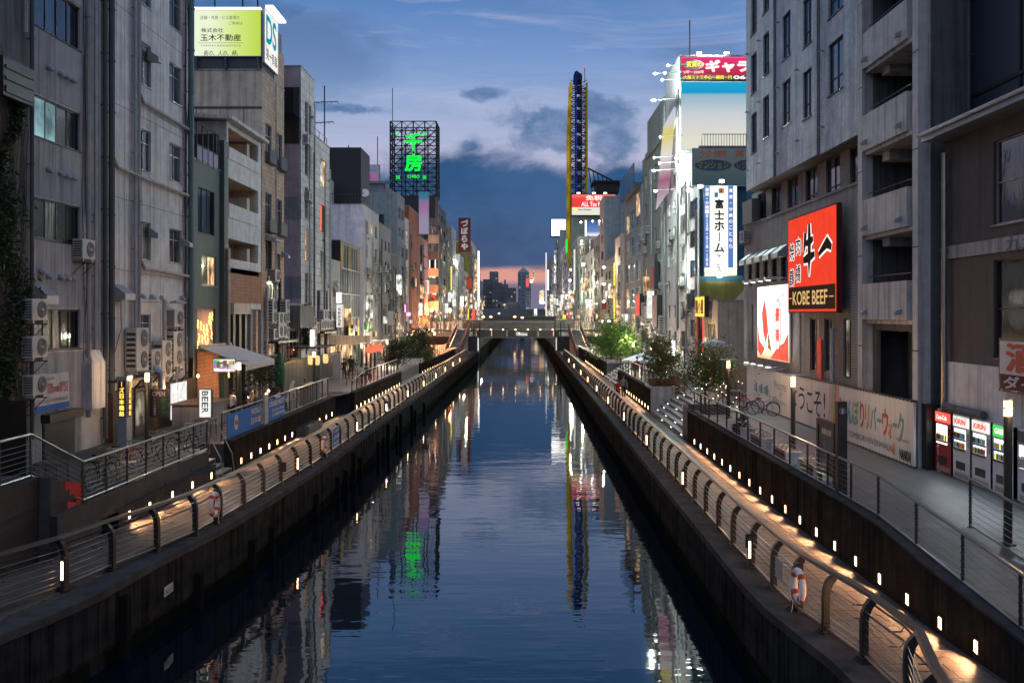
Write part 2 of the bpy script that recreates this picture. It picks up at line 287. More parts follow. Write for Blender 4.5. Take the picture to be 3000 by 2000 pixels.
# ================================================================ mesh helpers
class MB:
    def __init__(s): s.v=[]; s.f=[]; s.m=[]
    def poly(s,pts,mi=0):
        i=len(s.v); s.v+= [tuple(p) for p in pts]; s.f.append(tuple(range(i,i+len(pts)))); s.m.append(mi)
    def box(s,x0,x1,y0,y1,z0,z1,mi=0):
        if x0>x1:x0,x1=x1,x0
        if y0>y1:y0,y1=y1,y0
        if z0>z1:z0,z1=z1,z0
        i=len(s.v)
        s.v+=[(x0,y0,z0),(x1,y0,z0),(x1,y1,z0),(x0,y1,z0),(x0,y0,z1),(x1,y0,z1),(x1,y1,z1),(x0,y1,z1)]
        for q in ((0,3,2,1),(4,5,6,7),(0,1,5,4),(1,2,6,5),(2,3,7,6),(3,0,4,7)): s.f.append(tuple(i+k for k in q)); s.m.append(mi)
        return s
    def hexa(s,c,mi=0):
        i=len(s.v); s.v+=[tuple(p) for p in c]
        for q in ((0,3,2,1),(4,5,6,7),(0,1,5,4),(1,2,6,5),(2,3,7,6),(3,0,4,7)): s.f.append(tuple(i+k for k in q)); s.m.append(mi)
    def tube(s,pts,r,n=6,mi=0,cap=True):
        pts=[Vector(p) for p in pts]; rr=r if isinstance(r,(list,tuple)) else [r]*len(pts)
        base=len(s.v); up=None
        for k,p in enumerate(pts):
            d=(pts[min(k+1,len(pts)-1)]-pts[max(k-1,0)])
            if d.length<1e-9: d=Vector((0,0,1))
            d.normalize()
            a=Vector((0,0,1)) if abs(d.z)<.9 else Vector((1,0,0))
            if up is not None and abs(d.dot(up))<.95: a=up
            u=d.cross(a).normalized(); w=u.cross(d).normalized(); up=w
            for j in range(n):
                t=2*PI*j/n; s.v.append(tuple(p+(u*math.cos(t)+w*math.sin(t))*rr[k]))
        for k in range(len(pts)-1):
            for j in range(n):
                a=base+k*n+j; b=base+k*n+(j+1)%n; s.f.append((a,b,b+n,a+n)); s.m.append(mi)
        if cap:
            s.f.append(tuple(base+j for j in reversed(range(n)))); s.m.append(mi)
            e=base+(len(pts)-1)*n; s.f.append(tuple(e+j for j in range(n))); s.m.append(mi)
        return s
    def lathe(s,prof,c=(0,0,0),n=12,mi=0):
        b=len(s.v)
        for r,z in prof:
            for j in range(n):
                t=2*PI*j/n; s.v.append((c[0]+r*math.cos(t),c[1]+r*math.sin(t),c[2]+z))
        for k in range(len(prof)-1):
            for j in range(n):
                a=b+k*n+j; d=b+k*n+(j+1)%n; s.f.append((a,d,d+n,a+n)); s.m.append(mi)
        s.f.append(tuple(b+j for j in reversed(range(n)))); s.m.append(mi)
        e=b+(len(prof)-1)*n; s.f.append(tuple(e+j for j in range(n))); s.m.append(mi)
        return s
    def torus(s,c,Rr,r,ax='x',n=24,k=8,mi=0):
        b=len(s.v)
        for i in range(n):
            t=2*PI*i/n
            for j in range(k):
                q=2*PI*j/k; rad=Rr+r*math.cos(q); h=r*math.sin(q); a,bb=rad*math.cos(t),rad*math.sin(t)
                p={'x':(h,a,bb),'y':(a,h,bb),'z':(a,bb,h)}[ax]; s.v.append((c[0]+p[0],c[1]+p[1],c[2]+p[2]))
        for i in range(n):
            for j in range(k):
                s.f.append((b+i*k+j,b+((i+1)%n)*k+j,b+((i+1)%n)*k+(j+1)%k,b+i*k+(j+1)%k)); s.m.append(mi)
        return s
    def mesh(s,name,mats):
        me=bpy.data.meshes.new(name); me.from_pydata(s.v,[],s.f)
        if not isinstance(mats,(list,tuple)): mats=[mats]
        for q in mats: me.materials.append(MT[q] if isinstance(q,str) else q)
        if len(mats)>1: me.polygons.foreach_set('material_index',s.m)
        me.update(); return me
def link(name,me,parent=None,loc=None,smooth=False):
    o=bpy.data.objects.new(name,me); COL.objects.link(o)
    if parent is not None:
        o.parent=parent
        if parent.type=='EMPTY': o.matrix_parent_inverse=Matrix.Translation(-parent.location)
    if loc is not None: o.location=loc
    if smooth and me is not None and hasattr(me,'polygons'): me.polygons.foreach_set('use_smooth',[True]*len(me.polygons)); me.update()
    return o
def part(name,mb,mat,parent=None,smooth=False,kind=None):
    o=link(name,mb.mesh(name,mat),parent,smooth=smooth)
    if kind: o['kind']=kind
    return o
def tag(o,label,cat,group=None,kind=None):
    o['label']=label; o['category']=cat
    if group: o['group']=group
    if kind: o['kind']=kind
    return o
def thing(name,label,cat,loc=(0,0,0),group=None):
    o=bpy.data.objects.new(name,None); COL.objects.link(o); o.location=loc; o.empty_display_size=.2
    return tag(o,label,cat,group)
def struct(name,mb,mat):
    o=part(name,mb,mat); o['kind']='structure'; return o
def dup(src,loc,rz=None,label=None,sc=None):
    def rec(o,par):
        c=o.copy(); COL.objects.link(c); c.parent=par
        for k in [q for q in KIDS.get(o.name,o.children)]: rec(k,c)
        return c
    r=rec(src,None); r.location=loc
    if rz is not None: r.rotation_euler=(0,0,rz)
    if sc: r.scale=(sc,)*3 if isinstance(sc,(int,float)) else sc
    if label: r['label']=label
    return r
KIDS={}
def light(kind,loc,col,power,parent=None,name='lamp_light',size=.15,target=None,spot=None,blend=.5):
    if kind=='AREA': kind='SPOT'; power*=2.2; size=.04; spot=150; blend=.6
    size=min(size,.06)
    d=bpy.data.lights.new(name,kind); d.color=col; d.energy=power
    if kind=='AREA': d.size=size
    else: d.shadow_soft_size=size
    if kind=='SPOT': d.spot_size=math.radians(spot or 120); d.spot_blend=blend
    o=bpy.data.objects.new(name,d); COL.objects.link(o)
    if parent is not None:
        o.parent=parent
        if parent.type=='EMPTY': o.matrix_parent_inverse=Matrix.Translation(-parent.location)
    o.location=loc
    if target is not None:
        o.rotation_euler=(Vector(target)-Vector(loc)).to_track_quat('-Z','Y').to_euler()
    return o
# ---- wall frames: (a = along, b = height, c = outwards)
class Fr:
    def __init__(s,O,u,n): s.O=Vector(O); s.u=Vector(u); s.n=Vector(n); s.v=Vector((0,0,1)); s.mir=s.u.cross(s.v).dot(s.n)<0
    def p(s,a,b,c=0.): return s.O+s.u*a+s.v*b+s.n*c
def FL(X): return Fr((X,0,0),(0,1,0),(1,0,0))      # faces the canal from the left bank; a = world Y
def FR(X): return Fr((X,0,0),(0,1,0),(-1,0,0))     # faces the canal from the right bank; a = world Y
def FC(Y): return Fr((0,Y,0),(1,0,0),(0,-1,0))     # faces the bridge; a = world X
def fbox(mb,fr,a0,a1,b0,b1,c0,c1,mi=0):
    p,q=fr.p(a0,b0,c0),fr.p(a1,b1,c1); mb.box(p.x,q.x,p.y,q.y,p.z,q.z,mi); return mb
def fquad(mb,fr,a0,a1,b0,b1,c,mi=0):
    q=[fr.p(a0,b0,c),fr.p(a1,b0,c),fr.p(a1,b1,c),fr.p(a0,b1,c)]
    mb.poly(q[::-1] if fr.mir else q,mi); return mb
def holed(mb,fr,a0,a1,b0,b1,holes,depth=.16,mi=0,c=0.):
    holes=[(max(h[0],a0),min(h[1],a1),max(h[2],b0),min(h[3],b1)) for h in holes]; holes=[h for h in holes if h[1]>h[0] and h[3]>h[2]]
    A=sorted({a0,a1,*[h[0] for h in holes],*[h[1] for h in holes]}); B=sorted({b0,b1,*[h[2] for h in holes],*[h[3] for h in holes]})
    for i in range(len(A)-1):
        run=None
        for j in range(len(B)-1):
            ca,cb=(A[i]+A[i+1])/2,(B[j]+B[j+1])/2
            inside=any(h[0]<ca<h[1] and h[2]<cb<h[3] for h in holes)
            if inside:
                if run is not None: fquad(mb,fr,A[i],A[i+1],run,B[j],c,mi); run=None
            elif run is None: run=B[j]
        if run is not None: fquad(mb,fr,A[i],A[i+1],run,B[-1],c,mi)
    for h in holes:
        d=c-depth
        for q in ([fr.p(h[0],h[2],c),fr.p(h[0],h[3],c),fr.p(h[0],h[3],d),fr.p(h[0],h[2],d)],[fr.p(h[1],h[2],c),fr.p(h[1],h[2],d),fr.p(h[1],h[3],d),fr.p(h[1],h[3],c)],
                  [fr.p(h[0],h[2],c),fr.p(h[0],h[2],d),fr.p(h[1],h[2],d),fr.p(h[1],h[2],c)],[fr.p(h[0],h[3],c),fr.p(h[1],h[3],c),fr.p(h[1],h[3],d),fr.p(h[0],h[3],d)]): mb.poly(q,mi)
GL=['glass_dark','glass_dark','glass_grey','glass_curtain','glass_blue']
def window(fr,h,par,nx=2,ny=1,gl=None,frame='frame_dark',rec=.14,sill=True,fw=.05,split=True,transom=None):
    a0,a1,b0,b1=h; mb=MB(); c0,c1=-rec-.02,-rec+.06
    for q in ((a0,a0+fw,b0,b1),(a1-fw,a1,b0,b1),(a0+fw,a1-fw,b0,b0+fw),(a0+fw,a1-fw,b1-fw,b1)): fbox(mb,fr,*q,c0,c1)
    W_=(a1-a0-2*fw)/nx; H_=(b1-b0-2*fw)/ny
    for i in range(1,nx): fbox(mb,fr,a0+fw+i*W_-fw*.4,a0+fw+i*W_+fw*.4,b0+fw,b1-fw,c0,c1-.015)
    zs=[b0+fw+j*H_ for j in range(1,ny)]
    if transom: zs.append(b0+(b1-b0)*transom)
    for z in zs: fbox(mb,fr,a0+fw,a1-fw,z-fw*.4,z+fw*.4,c0,c1-.01)
    if sill: fbox(mb,fr,a0-.04,a1+.04,b0-.05,b0-.003,-rec,.05)
    w=part('window',mb,frame,par)
    gl=gl or R.choice(GL)
    if split and nx>1:
        for i in range(nx):
            g=gl if isinstance(gl,str) else gl[i%len(gl)]
            q=MB(); fquad(q,fr,a0+fw+i*W_,a0+fw+(i+1)*W_,b0+fw,b1-fw,-rec+.01+.008*(i%2)); part('pane',q,g,w)
    else:
        g=gl if isinstance(gl,str) else gl[0]
        q=MB(); fquad(q,fr,a0+fw,a1-fw,b0+fw,b1-fw,-rec+.01); part('pane',q,g,w)
    return w
def building(name,label,X,side,y0,y1,z1,mat,front=(),end=(),depth=7.,z0=1.9,cat='building',wkw=None,endmat=None,parapet=.35,fcol=None):
    """box house on the bank: canal front at X, near end wall at y0. front/end: list of (a0,a1,b0,b1[,dict]) windows"""
    fr=FL(X) if side<0 else FR(X); fe=FC(y0)
    t=thing(name,label,cat,(X+side*depth/2,(y0+y1)/2,z0))
    mb=MB(); holed(mb,fr,y0,y1,z0,z1,[h[:4] for h in front]); xb=X+side*depth
    part('wall',mb,mat,t)
    mb=MB(); xa,xc=min(X,xb),max(X,xb); holed(mb,fe,xa,xc,z0,z1,[h[:4] for h in end]); part('end_wall',mb,endmat or mat,t)
    mb=MB(); mb.box(xa,xc,y1-.02,y1,z0,z1); mb.box(xb-.01,xb+.01,y0,y1,z0,z1); part('back_wall',mb,endmat or mat,t)
    mb=MB(); mb.box(xa+.01,xc-.01,y0+.01,y1-.03,z1-.25,z1-.1)
    if parapet:
        w=.18; p=.04; za,zb=z1,z1+parapet*.3
        mb.box(xa-p,xc+p,y0-p,y0+w,za,zb); mb.box(xa-p,xc+p,y1-w,y1+p,za,zb); mb.box(xa-p,xa+w,y0+w,y1-w,za,zb); mb.box(xc-w,xc+p,y0+w,y1-w,za,zb)
    part('roof',mb,fcol or 'grey_wall',t)
    if y0>=84:      # open shop fronts along the quay level
        zb=3.0 if y0<150 else 4.35; n=max(1,int((y1-y0)/2.4))
        for k in range(n):
            a=y0+(y1-y0)*(k+.12)/n; c=y0+(y1-y0)*(k+.88)/n
            if R.random()<.72: mb=MB(); fbox(mb,fr,a,c,zb,zb+R.uniform(1.9,2.5),.01,.06); part('shopfront',mb,R.choice(['lit_warm','lit_warm','lit_white','lit_dim','lit_warm','lit_white','lit_dim']),t)
            if R.random()<.4: zz=zb+R.uniform(2.6,4.2); mb=MB(); fbox(mb,fr,a,c-.4,zz,zz+R.uniform(.4,.9),.05,.3); part('shop_sign',mb,R.choice(['lit_white','lit_warm','lit_white','sign_white_soft','lit_warm','c_blue','c_red','c_green']),t)
            if R.random()<.3: zz=zb+R.uniform(3,9); mb=MB(); fbox(mb,fr,a,a+.18,zz,zz+R.uniform(1,3.),.2,.9); part('blade_sign',mb,R.choice(['lit_white','lit_warm','sign_white_soft','lit_white','c_red','panel_white','lit_warm']),t)
    for fr_,hs in ((fr,front),(fe,end)):
        for h in hs:
            k=dict(wkw or {}); 
            if len(h)>4: k.update(h[4])
            if k.pop('blank',False): continue
            window(fr_,h[:4],t,**k)
    return t
def grid(a0,a1,b0,b1,na,nb,fa=.6,fb=.5,skip=0.,kw=None,lit=0.):
    out=[]; W_=(a1-a0)/na; H_=(b1-b0)/nb
    for j in range(nb):
        for i in range(na):
            if R.random()<skip: continue
            ca=a0+(i+.5)*W_; cb=b0+(j+.5)*H_; k=dict(kw or {})
            if R.random()<lit: k['gl']=R.choice(['lit_warm','lit_white','lit_dim','lit_dim','lit_cool'])
            out.append((ca-W_*fa/2,ca+W_*fa/2,cb-H_*fb/2,cb+H_*fb/2,k))
    return out
# ---- text
FC_=bpy.data.curves.new('font_probe','FONT')
def glyphs(body,bold=0.,bevel=0.,res=3):
    c=bpy.data.curves.new('lettering','FONT'); c.body=body; c.size=1; c.resolution_u=res
    if bold: c.offset=bold
    if bevel: c.fill_mode='NONE'; c.bevel_depth=bevel; c.bevel_resolution=0
    o=bpy.data.objects.new('lettering',c); COL.objects.link(o)
    me=bpy.data.meshes.new_from_object(o)
    v=[tuple(x.co) for x in me.vertices]; f=[tuple(p.vertices) for p in me.polygons]
    bpy.data.objects.remove(o); bpy.data.curves.remove(c); bpy.data.meshes.remove(me)
    return v,f
def text(body,fr,a0,a1,b0,b1,c,mat,par,bold=.0,vert=False,bevel=0.,name='lettering',keep=False,slant=0.):
    """lettering stretched to fill the rectangle a0..a1 x b0..b1 (reads left to right as seen)"""
    mb=MB(); rows=list(body) if vert else [body]; n=len(rows)
    for k,s in enumerate(rows):
        if s in ' ': continue
        s2='｜' if (vert and s=='ー') else s
        v,f=glyphs(s2,0,bevel)
        if not v: continue
        if bold:
            dd=bold*.9; v0,f0=v,f; v=list(v0); f=list(f0)
            for q_,(dx,dy) in enumerate(((dd,0),(-dd,0),(0,dd),(0,-dd),(dd*.7,dd*.7),(-dd*.7,dd*.7),(dd*.7,-dd*.7),(-dd*.7,-dd*.7))[:8 if bold>.02 else 4]):
                i_=len(v); v+=[(p[0]+dx,p[1]+dy,p[2]+.0006*(q_+1)) for p in v0]; f+=[tuple(i_+z for z in q) for q in f0]
        x0,x1=min(p[0] for p in v),max(p[0] for p in v); y0,y1=min(p[1] for p in v),max(p[1] for p in v)
        B1=b1-(b1-b0)*k/n; B0=b1-(b1-b0)*(k+1)/n; A0,A1=a0,a1
        if vert: g=(B1-B0)*.06; B0+=g; B1-=g
        if vert or keep:
            sc=min((A1-A0)/max(x1-x0,.05),(B1-B0)/max(y1-y0,.05)); 
            if vert: sc=min(sc,(B1-B0)/.78,(A1-A0)/.78)
            w=(x1-x0)*sc; h=(y1-y0)*sc; m=(A0+A1)/2; mm=(B0+B1)/2; A0,A1,B0,B1=m-w/2,m+w/2,mm-h/2,mm+h/2
        i=len(mb.v)
        for p in v:
            tx=(p[0]-x0)/max(x1-x0,1e-6); ty=(p[1]-y0)/max(y1-y0,1e-6)
            if fr.mir: tx=1-tx
            mb.v.append(tuple(fr.p(A0+(A1-A0)*tx+slant*(ty)*(B1-B0)*(-1 if fr.mir else 1),B0+(B1-B0)*ty,c+p[2])))
        for q in f: mb.f.append(tuple(i+k2 for k2 in q)); mb.m.append(0)
    return part(name,mb,mat,par) if mb.v else None
def sign(name,label,fr,a0,a1,b0,b1,c0,c1,face,cab='frame_dark',fw=.06,cat='sign'):
    m=fr.p((a0+a1)/2,b0,(c0+c1)/2); t=thing(name,label,cat,m)
    mb=MB(); fbox(mb,fr,a0,a1,b0,b1,c0,c1); part('cabinet',mb,cab,t)
    mb=MB(); fbox(mb,fr,a0+fw,a1-fw,b0+fw,b1-fw,c1,c1+.012); part('face',mb,face,t)
    return t
# ================================================================ SETTING
def interp(P,y):
    if y<=P[0][1]: return P[0][0]
    for (x0,y0),(x1,y1) in zip(P,P[1:]):
        if y<=y1: return x0+(x1-x0)*(y-y0)/(y1-y0)
    return P[-1][0]
def ysteps(a,b,s): n=max(1,round((b-a)/s)); return [a+(b-a)*i/n for i in range(n+1)]
# plan polylines (x,y): canal lip, foot of the quay railing, foot of the inner retaining wall
RLIP=[(4.6,6),(5.25,12),(5.85,14.5),(5.8,16.6),(5.5,18.6),(5.25,20.5),(5.4,60),(5.65,150),(5.9,200)]
RRAIL=[(5.1,9),(5.65,13),(6.25,15.0),(6.2,17),(5.76,20),(5.7,25),(5.82,35),(5.93,60),(5.97,140)]
RWALL=[(8.9,2),(8.5,15),(8.3,18.5),(8.3,120),(8.3,150)]
LLIP=[(-13.2,10),(-10.5,18),(-9.75,20.5),(-9.45,24),(-8.95,27.5),(-8.7,31),(-8.35,40),(-8.3,62),(-8.1,80),(-7.65,140),(-7.8,200)]
LRAIL=[(-13.4,13),(-10.95,20.1),(-10.3,21.9),(-10.1,23.6),(-9.7,24.8),(-9.4,26.2),(-9.15,30),(-8.75,38.6),(-8.6,62),(-8.4,80),(-7.95,132),(-7.9,160)]
LWALL=[(-15.2,6),(-13.6,18),(-12.6,23),(-11.95,29),(-11.8,36),(-11.7,57.5),(-10.95,60),(-10.8,74),(-10.5,98),(-9.9,121),(-9.8,150)]
WZ=1.8; LT=2.95; LU=3.95; RP=3.2
mb=MB(); mb.box(-1500,1500,-300,3500,-1.7,-1.5); struct('ground',mb,'ground')
mb=MB(); mb.poly([(-16,-20,0),(16,-20,0),(16,620,0),(-16,620,0)]); struct('canal_water',mb,'water')
def strip(name,A,B,y0,y1,z,mat,bottom=None,step=2.,ends=True):
    mb=MB(); ys=ysteps(y0,y1,step); zf=z if callable(z) else (lambda y:z)
    for a,b in zip(ys,ys[1:]):
        q=[(interp(A,a),a,zf(a)),(interp(B,a),a,zf(a)),(interp(B,b),b,zf(b)),(interp(A,b),b,zf(b))]
        if interp(A,a)>interp(B,a): q=[q[1],q[0],q[3],q[2]]
        mb.poly(q)
        if bottom is not None:
            for P in (A,B): mb.poly([(interp(P,a),a,bottom),(interp(P,b),b,bottom),(interp(P,b),b,zf(b)),(interp(P,a),a,zf(a))])
    if bottom is not None and ends:
        for a in (ys[0],ys[-1]): mb.poly([(interp(A,a),a,bottom),(interp(B,a),a,bottom),(interp(B,a),a,zf(a)),(interp(A,a),a,zf(a))])
    return struct(name,mb,mat)
def off(P,d): return [(x+d,y) for x,y in P]
# quay bodies and walkways
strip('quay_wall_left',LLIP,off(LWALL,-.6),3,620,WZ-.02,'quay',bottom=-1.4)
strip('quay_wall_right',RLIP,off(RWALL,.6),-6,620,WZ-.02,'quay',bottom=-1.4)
for nm,P,s in (('coping_left',LLIP,-1),('coping_right',RLIP,1)):   # raised stone lip
    strip(nm,off(P,-s*.06),off(P,s*.62),6 if s<0 else 2,158,WZ+.035,'coping',bottom=WZ-.16,step=1.5)
strip('algae_band_left',off(LLIP,.012),off(LLIP,.03),8,158,.34,'algae',bottom=-1.3); strip('algae_band_right',off(RLIP,-.012),off(RLIP,-.03),2,158,.34,'algae',bottom=-1.3)
strip('walkway_left',off(LLIP,-.62),LWALL,5,160,WZ+.004,'joint'); strip('walkway_right',off(RLIP,.62),RWALL,-2,160,WZ+.004,'joint')
# paving stones of the two lower walkways: the nearest 300 each are single stones, the rest one field
def pavers(side,P,Q,y0,y1,w,d):
    par=bpy.data.objects['walkway_left' if side<0 else 'walkway_right']; cnt=0; rest=MB(); base={}
    for v in range(4):
        m=MB(); e=.005; m.box(-d/2+e,d/2-e,-w/2+e,w/2-e,0,.012+.002*v); base[v]=m.mesh('paver','paver' if v%2 else 'paver_dark')
    y=y0; row=0
    while y<y1:
        xa,xb=sorted((interp(P,y),interp(Q,y))); x=xa+d/2+.02
        while x+d/2<xb:
            v=R.randrange(4)
            if cnt<300: o=link('paver',base[v],par,(x,y+(w/2 if row%2 else 0)*0,WZ+.006)); cnt+=1
            else: rest.box(x-d/2+.008,x+d/2-.008,y-w/2+.008,y+w/2-.008,WZ+.006,WZ+.018+.002*v,v%2)
            x+=d
        y+=w; row+=1
    part('paving',rest,['paver_dark','paver'],par,kind='stuff')
pavers(-1,off(LLIP,-.66),off(LWALL,.02),17,70,.34,.30)
pavers(1,off(RLIP,.66),off(RWALL,-.02),8.5,66,.34,.30)
strip('far_paving_left',off(LLIP,-.66),off(LWALL,.03),70,160,WZ+.012,'paver'); strip('far_paving_right',off(RLIP,.66),off(RWALL,-.03),66,160,WZ+.012,'paver')
mb=MB(); mb.box(7.2,7.5,46,61,WZ+.024,WZ+.034); struct('tactile_strip',mb,'tactile')
# raised ground on both banks
def slab(name,x0,x1,y0,y1,z,mat,zb=-1.4):
    mb=MB(); mb.box(x0,x1,y0,y1,zb,z); return struct(name,mb,mat)
slab('terrace_upper_left',-24,-12.6,2,24.0,LU,'terrace'); slab('terrace_left',-24,-12.1,25.6,35.6,LT,'terrace'); slab('terrace_middle_left',-24,-12.1,37.3,57.8,LT+.002,'terrace'); slab('stair_base_left',-13.7,-12.1,23.99,25.61,LT-.012,'terrace'); slab('terrace_link_left',-24,-13.7,24.0,62,LT-.004,'terrace')
strip('promenade_left',off(LWALL,-.35),[(-24,0),(-24,400)],61.5,158,LT,'promenade',bottom=-1.4)
mb=MB(); mb.poly([(-12.1,57.8,LT),(-13.7,57.8,LT),(-13.7,62,LT),(-11.3,62,LT)]); struct('ramp_left',mb,'terrace')
rz=lambda y: RP if y>22 else (RP-1.25*(22-y)/12 if y>10 else RP-1.25)
strip('promenade_right',off(RWALL,.32),[(24,0),(24,400)],2,46,rz,'promenade',bottom=-1.4,step=1.5)
slab('promenade_middle_right',10.5,24,46,60,RP-.003,'promenade'); slab('promenade_far_right',8.62,24,60,80,RP,'promenade'); slab('promenade_behind_planter',10.4,24,80,94,RP-.003,'promenade'); slab('promenade_end_right',8.62,24,94,158,RP,'promenade')
mb=MB(); mb.box(-60,-7.9,160,620,-1.4,4.3); struct('far_bank_left',mb,'asphalt'); mb=MB(); mb.box(6.1,60,160,620,-1.4,4.3); struct('far_bank_right',mb,'asphalt')
for nm,x0,x1 in (('street_left',-400,-24),('street_right',24,400)):
    mb=MB(); mb.box(x0,x1,-60,700,-1.4,3.1); struct(nm,mb,'asphalt')
# steps
def steps(name,label,x0,x1,y0,y1,z0,z1,n,along='x',leds=0,mat='grey_wall'):
    t=thing(name,label,'steps',((x0+x1)/2,(y0+y1)/2,z0))
    for i in range(n):
        mb=MB(); z=z0+(z1-z0)*(i+1)/n-.002*(i==n-1)
        if along=='x': xa=x0+(x1-x0)*i/n; mb.box(xa,x0+(x1-x0)*(i+1)/n,y0,y1,z0-.5,z)
        else: ya,yb=sorted((y0+(y1-y0)*i/n,y0+(y1-y0)*(i+1)/n)); mb.box(x0,x1,ya,yb,z0-.5,z)
        part('step',mb,mat,t)
        if along=='x':
            s=1 if x1>x0 else -1; xa=x0+(x1-x0)*i/n; mb=MB(); zz=z-(z1-z0)/n
            mb.box(xa-s*.012,xa-s*.002,y0+.1,y1-.1,z-.14,z-.03); part('riser_plate',mb,'black',t)
            if leds:
                for k in range(leds):
                    if R.random()<.35 or i>n-1: continue
                    yy=y0+(y1-y0)*(k+.5+.15*(i%2))/leds
                    mb=MB(); mb.box(xa-s*.024,xa-s*.013,yy-.22,yy-.04,z-.10,z-.06); mb.box(xa-s*.024,xa-s*.013,yy+.04,yy+.22,z-.10,z-.06); part('step_light',mb,'led',t)
    return t
steps('stairs','broad flight of lit stone steps on the right, just past the nearest tree',8.3,10.5,46.35,59.6,WZ+.01,RP,7,'x',4)
steps('stairs','farther flight of lit steps on the right bank by the green bushes',8.3,10.4,80.3,93.6,WZ+.01,RP,7,'x',3)
steps('stairs','short stone stairs up to the cafe terrace beside the blue banner',-11.75,-13.7,35.62,37.28,WZ+.01,LT-.002,6,'x')
steps('stairs','dark stairs between the upper and lower terraces at the left, by the red cloth',-13.7,-12.3,25.58,24.02,LT,LU,6,'y',mat='terrace')
steps('stairs','stone steps with white light strips on the left bank beside the wooden planter',-10.6,-13,82,96,WZ+.01,LT,6,'x',3)
# ================================================================ retaining walls with foot lights
def retaining(label,P,y0,y1,z1,lights,side,mat='retaining',power=4.5,zl=WZ+.27,th=.3):
    t=thing('retaining_wall',label,'wall',(interp(P,(y0+y1)/2),(y0+y1)/2,WZ))
    mb=MB(); ys=ysteps(y0,y1,2.2); zf=z1 if callable(z1) else (lambda y:z1)
    for i,(a,b) in enumerate(zip(ys,ys[1:])):   # cast panels with open joints
        mb=MB(); j=.008; a2,b2=a+j,b-j; xa,xb=interp(P,a2),interp(P,b2); s=side*th
        mb.hexa([(xa,a2,WZ-.3),(xa+s,a2,WZ-.3),(xb+s,b2,WZ-.3),(xb,b2,WZ-.3),(xa,a2,zf(a2)),(xa+s,a2,zf(a2)),(xb+s,b2,zf(b2)),(xb,b2,zf(b2))]); part('panel',mb,mat,t)
    mb=MB()
    for a,b in zip(ys,ys[1:]):
        xa,xb=interp(P,a)-side*.03,interp(P,b)-side*.03; s=side*(th+.06)
        mb.hexa([(xa,a,zf(a)),(xa+s,a,zf(a)),(xb+s,b,zf(b)),(xb,b,zf(b)),(xa,a,zf(a)+.06),(xa+s,a,zf(a)+.06),(xb+s,b,zf(b)+.06),(xb,b,zf(b)+.06)])
    part('coping',mb,'coping',t)
    for y in lights:
        x=interp(P,y); s=-side
        mb=MB(); mb.box(x,x+s*.02,y-.075,y+.075,zl-.13,zl+.13); fx=part('footlight',mb,'steel',t)
        mb=MB(); mb.box(x+s*.02,x+s*.028,y-.055,y+.055,zl-.11,zl+.11); part('lens',mb,'foot',fx)
        mb=MB()
        for k in range(5): mb.box(x+s*.028,x+s*.04,y-.055,y+.055,zl-.10+k*.045,zl-.092+k*.045)
        part('louvre',mb,'steel',fx)
        light('SPOT',(x+s*.07,y,zl+.06),(1,.50,.24),power*R.uniform(34,56),t,'footlight_lamp',.04,target=(x+s*.75,y,WZ),spot=126,blend=.5)
    return t
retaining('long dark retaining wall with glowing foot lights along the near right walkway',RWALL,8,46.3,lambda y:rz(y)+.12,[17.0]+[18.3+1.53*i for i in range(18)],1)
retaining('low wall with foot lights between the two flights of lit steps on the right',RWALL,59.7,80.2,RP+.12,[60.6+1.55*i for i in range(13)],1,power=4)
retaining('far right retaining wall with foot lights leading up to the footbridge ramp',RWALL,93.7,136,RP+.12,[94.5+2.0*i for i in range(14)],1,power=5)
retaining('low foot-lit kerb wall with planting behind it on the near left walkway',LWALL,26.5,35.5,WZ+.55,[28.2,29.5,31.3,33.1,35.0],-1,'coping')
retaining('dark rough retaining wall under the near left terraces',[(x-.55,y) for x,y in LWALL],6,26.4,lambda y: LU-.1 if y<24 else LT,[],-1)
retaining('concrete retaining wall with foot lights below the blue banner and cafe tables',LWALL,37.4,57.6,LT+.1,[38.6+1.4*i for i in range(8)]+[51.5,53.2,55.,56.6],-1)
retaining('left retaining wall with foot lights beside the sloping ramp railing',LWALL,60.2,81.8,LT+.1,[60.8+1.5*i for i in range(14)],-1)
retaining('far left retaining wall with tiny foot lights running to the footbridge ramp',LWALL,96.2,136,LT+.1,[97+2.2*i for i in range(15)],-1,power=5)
mb=MB(); mb.box(-12.9,-12.1,26.5,35.5,WZ,WZ+.5); struct('planting_bed',mb,'weed')
# piles and number plates on the quay walls
for side,P,ys in ((-1,LLIP,[22+1.9*i for i in range(32)]),):
    q=bpy.data.objects['quay_wall_left']
    for i,y in enumerate(ys):
        x=interp(P,y); 
        if i%4==0 or R.random()<.25: mb=MB(); mb.box(x+.02,x+.24,y-.11,y+.11,-.8,WZ-.30-(.55 if i%3 else 0)); part('fender_pile',mb,'soot',q)
for nm,P,side in (('quay_wall_right',RLIP,-1),('quay_wall_left',LLIP,1)):
    q=bpy.data.objects[nm]
    for i in range(40):
        y=10+2.0*i+(8 if side>0 else 0); x=interp(P,y)
        xa,xb=interp(P,y-.97),interp(P,y+.97); mb=MB(); mb.hexa([(xa,y-.97,.45),(xa+side*.045,y-.97,.45),(xb+side*.045,y+.97,.45),(xb,y+.97,.45),(xa,y-.97,WZ-.18),(xa+side*.045,y-.97,WZ-.18),(xb+side*.045,y+.97,WZ-.18),(xb,y+.97,WZ-.18)]); part('facing_panel',mb,'quay',q)
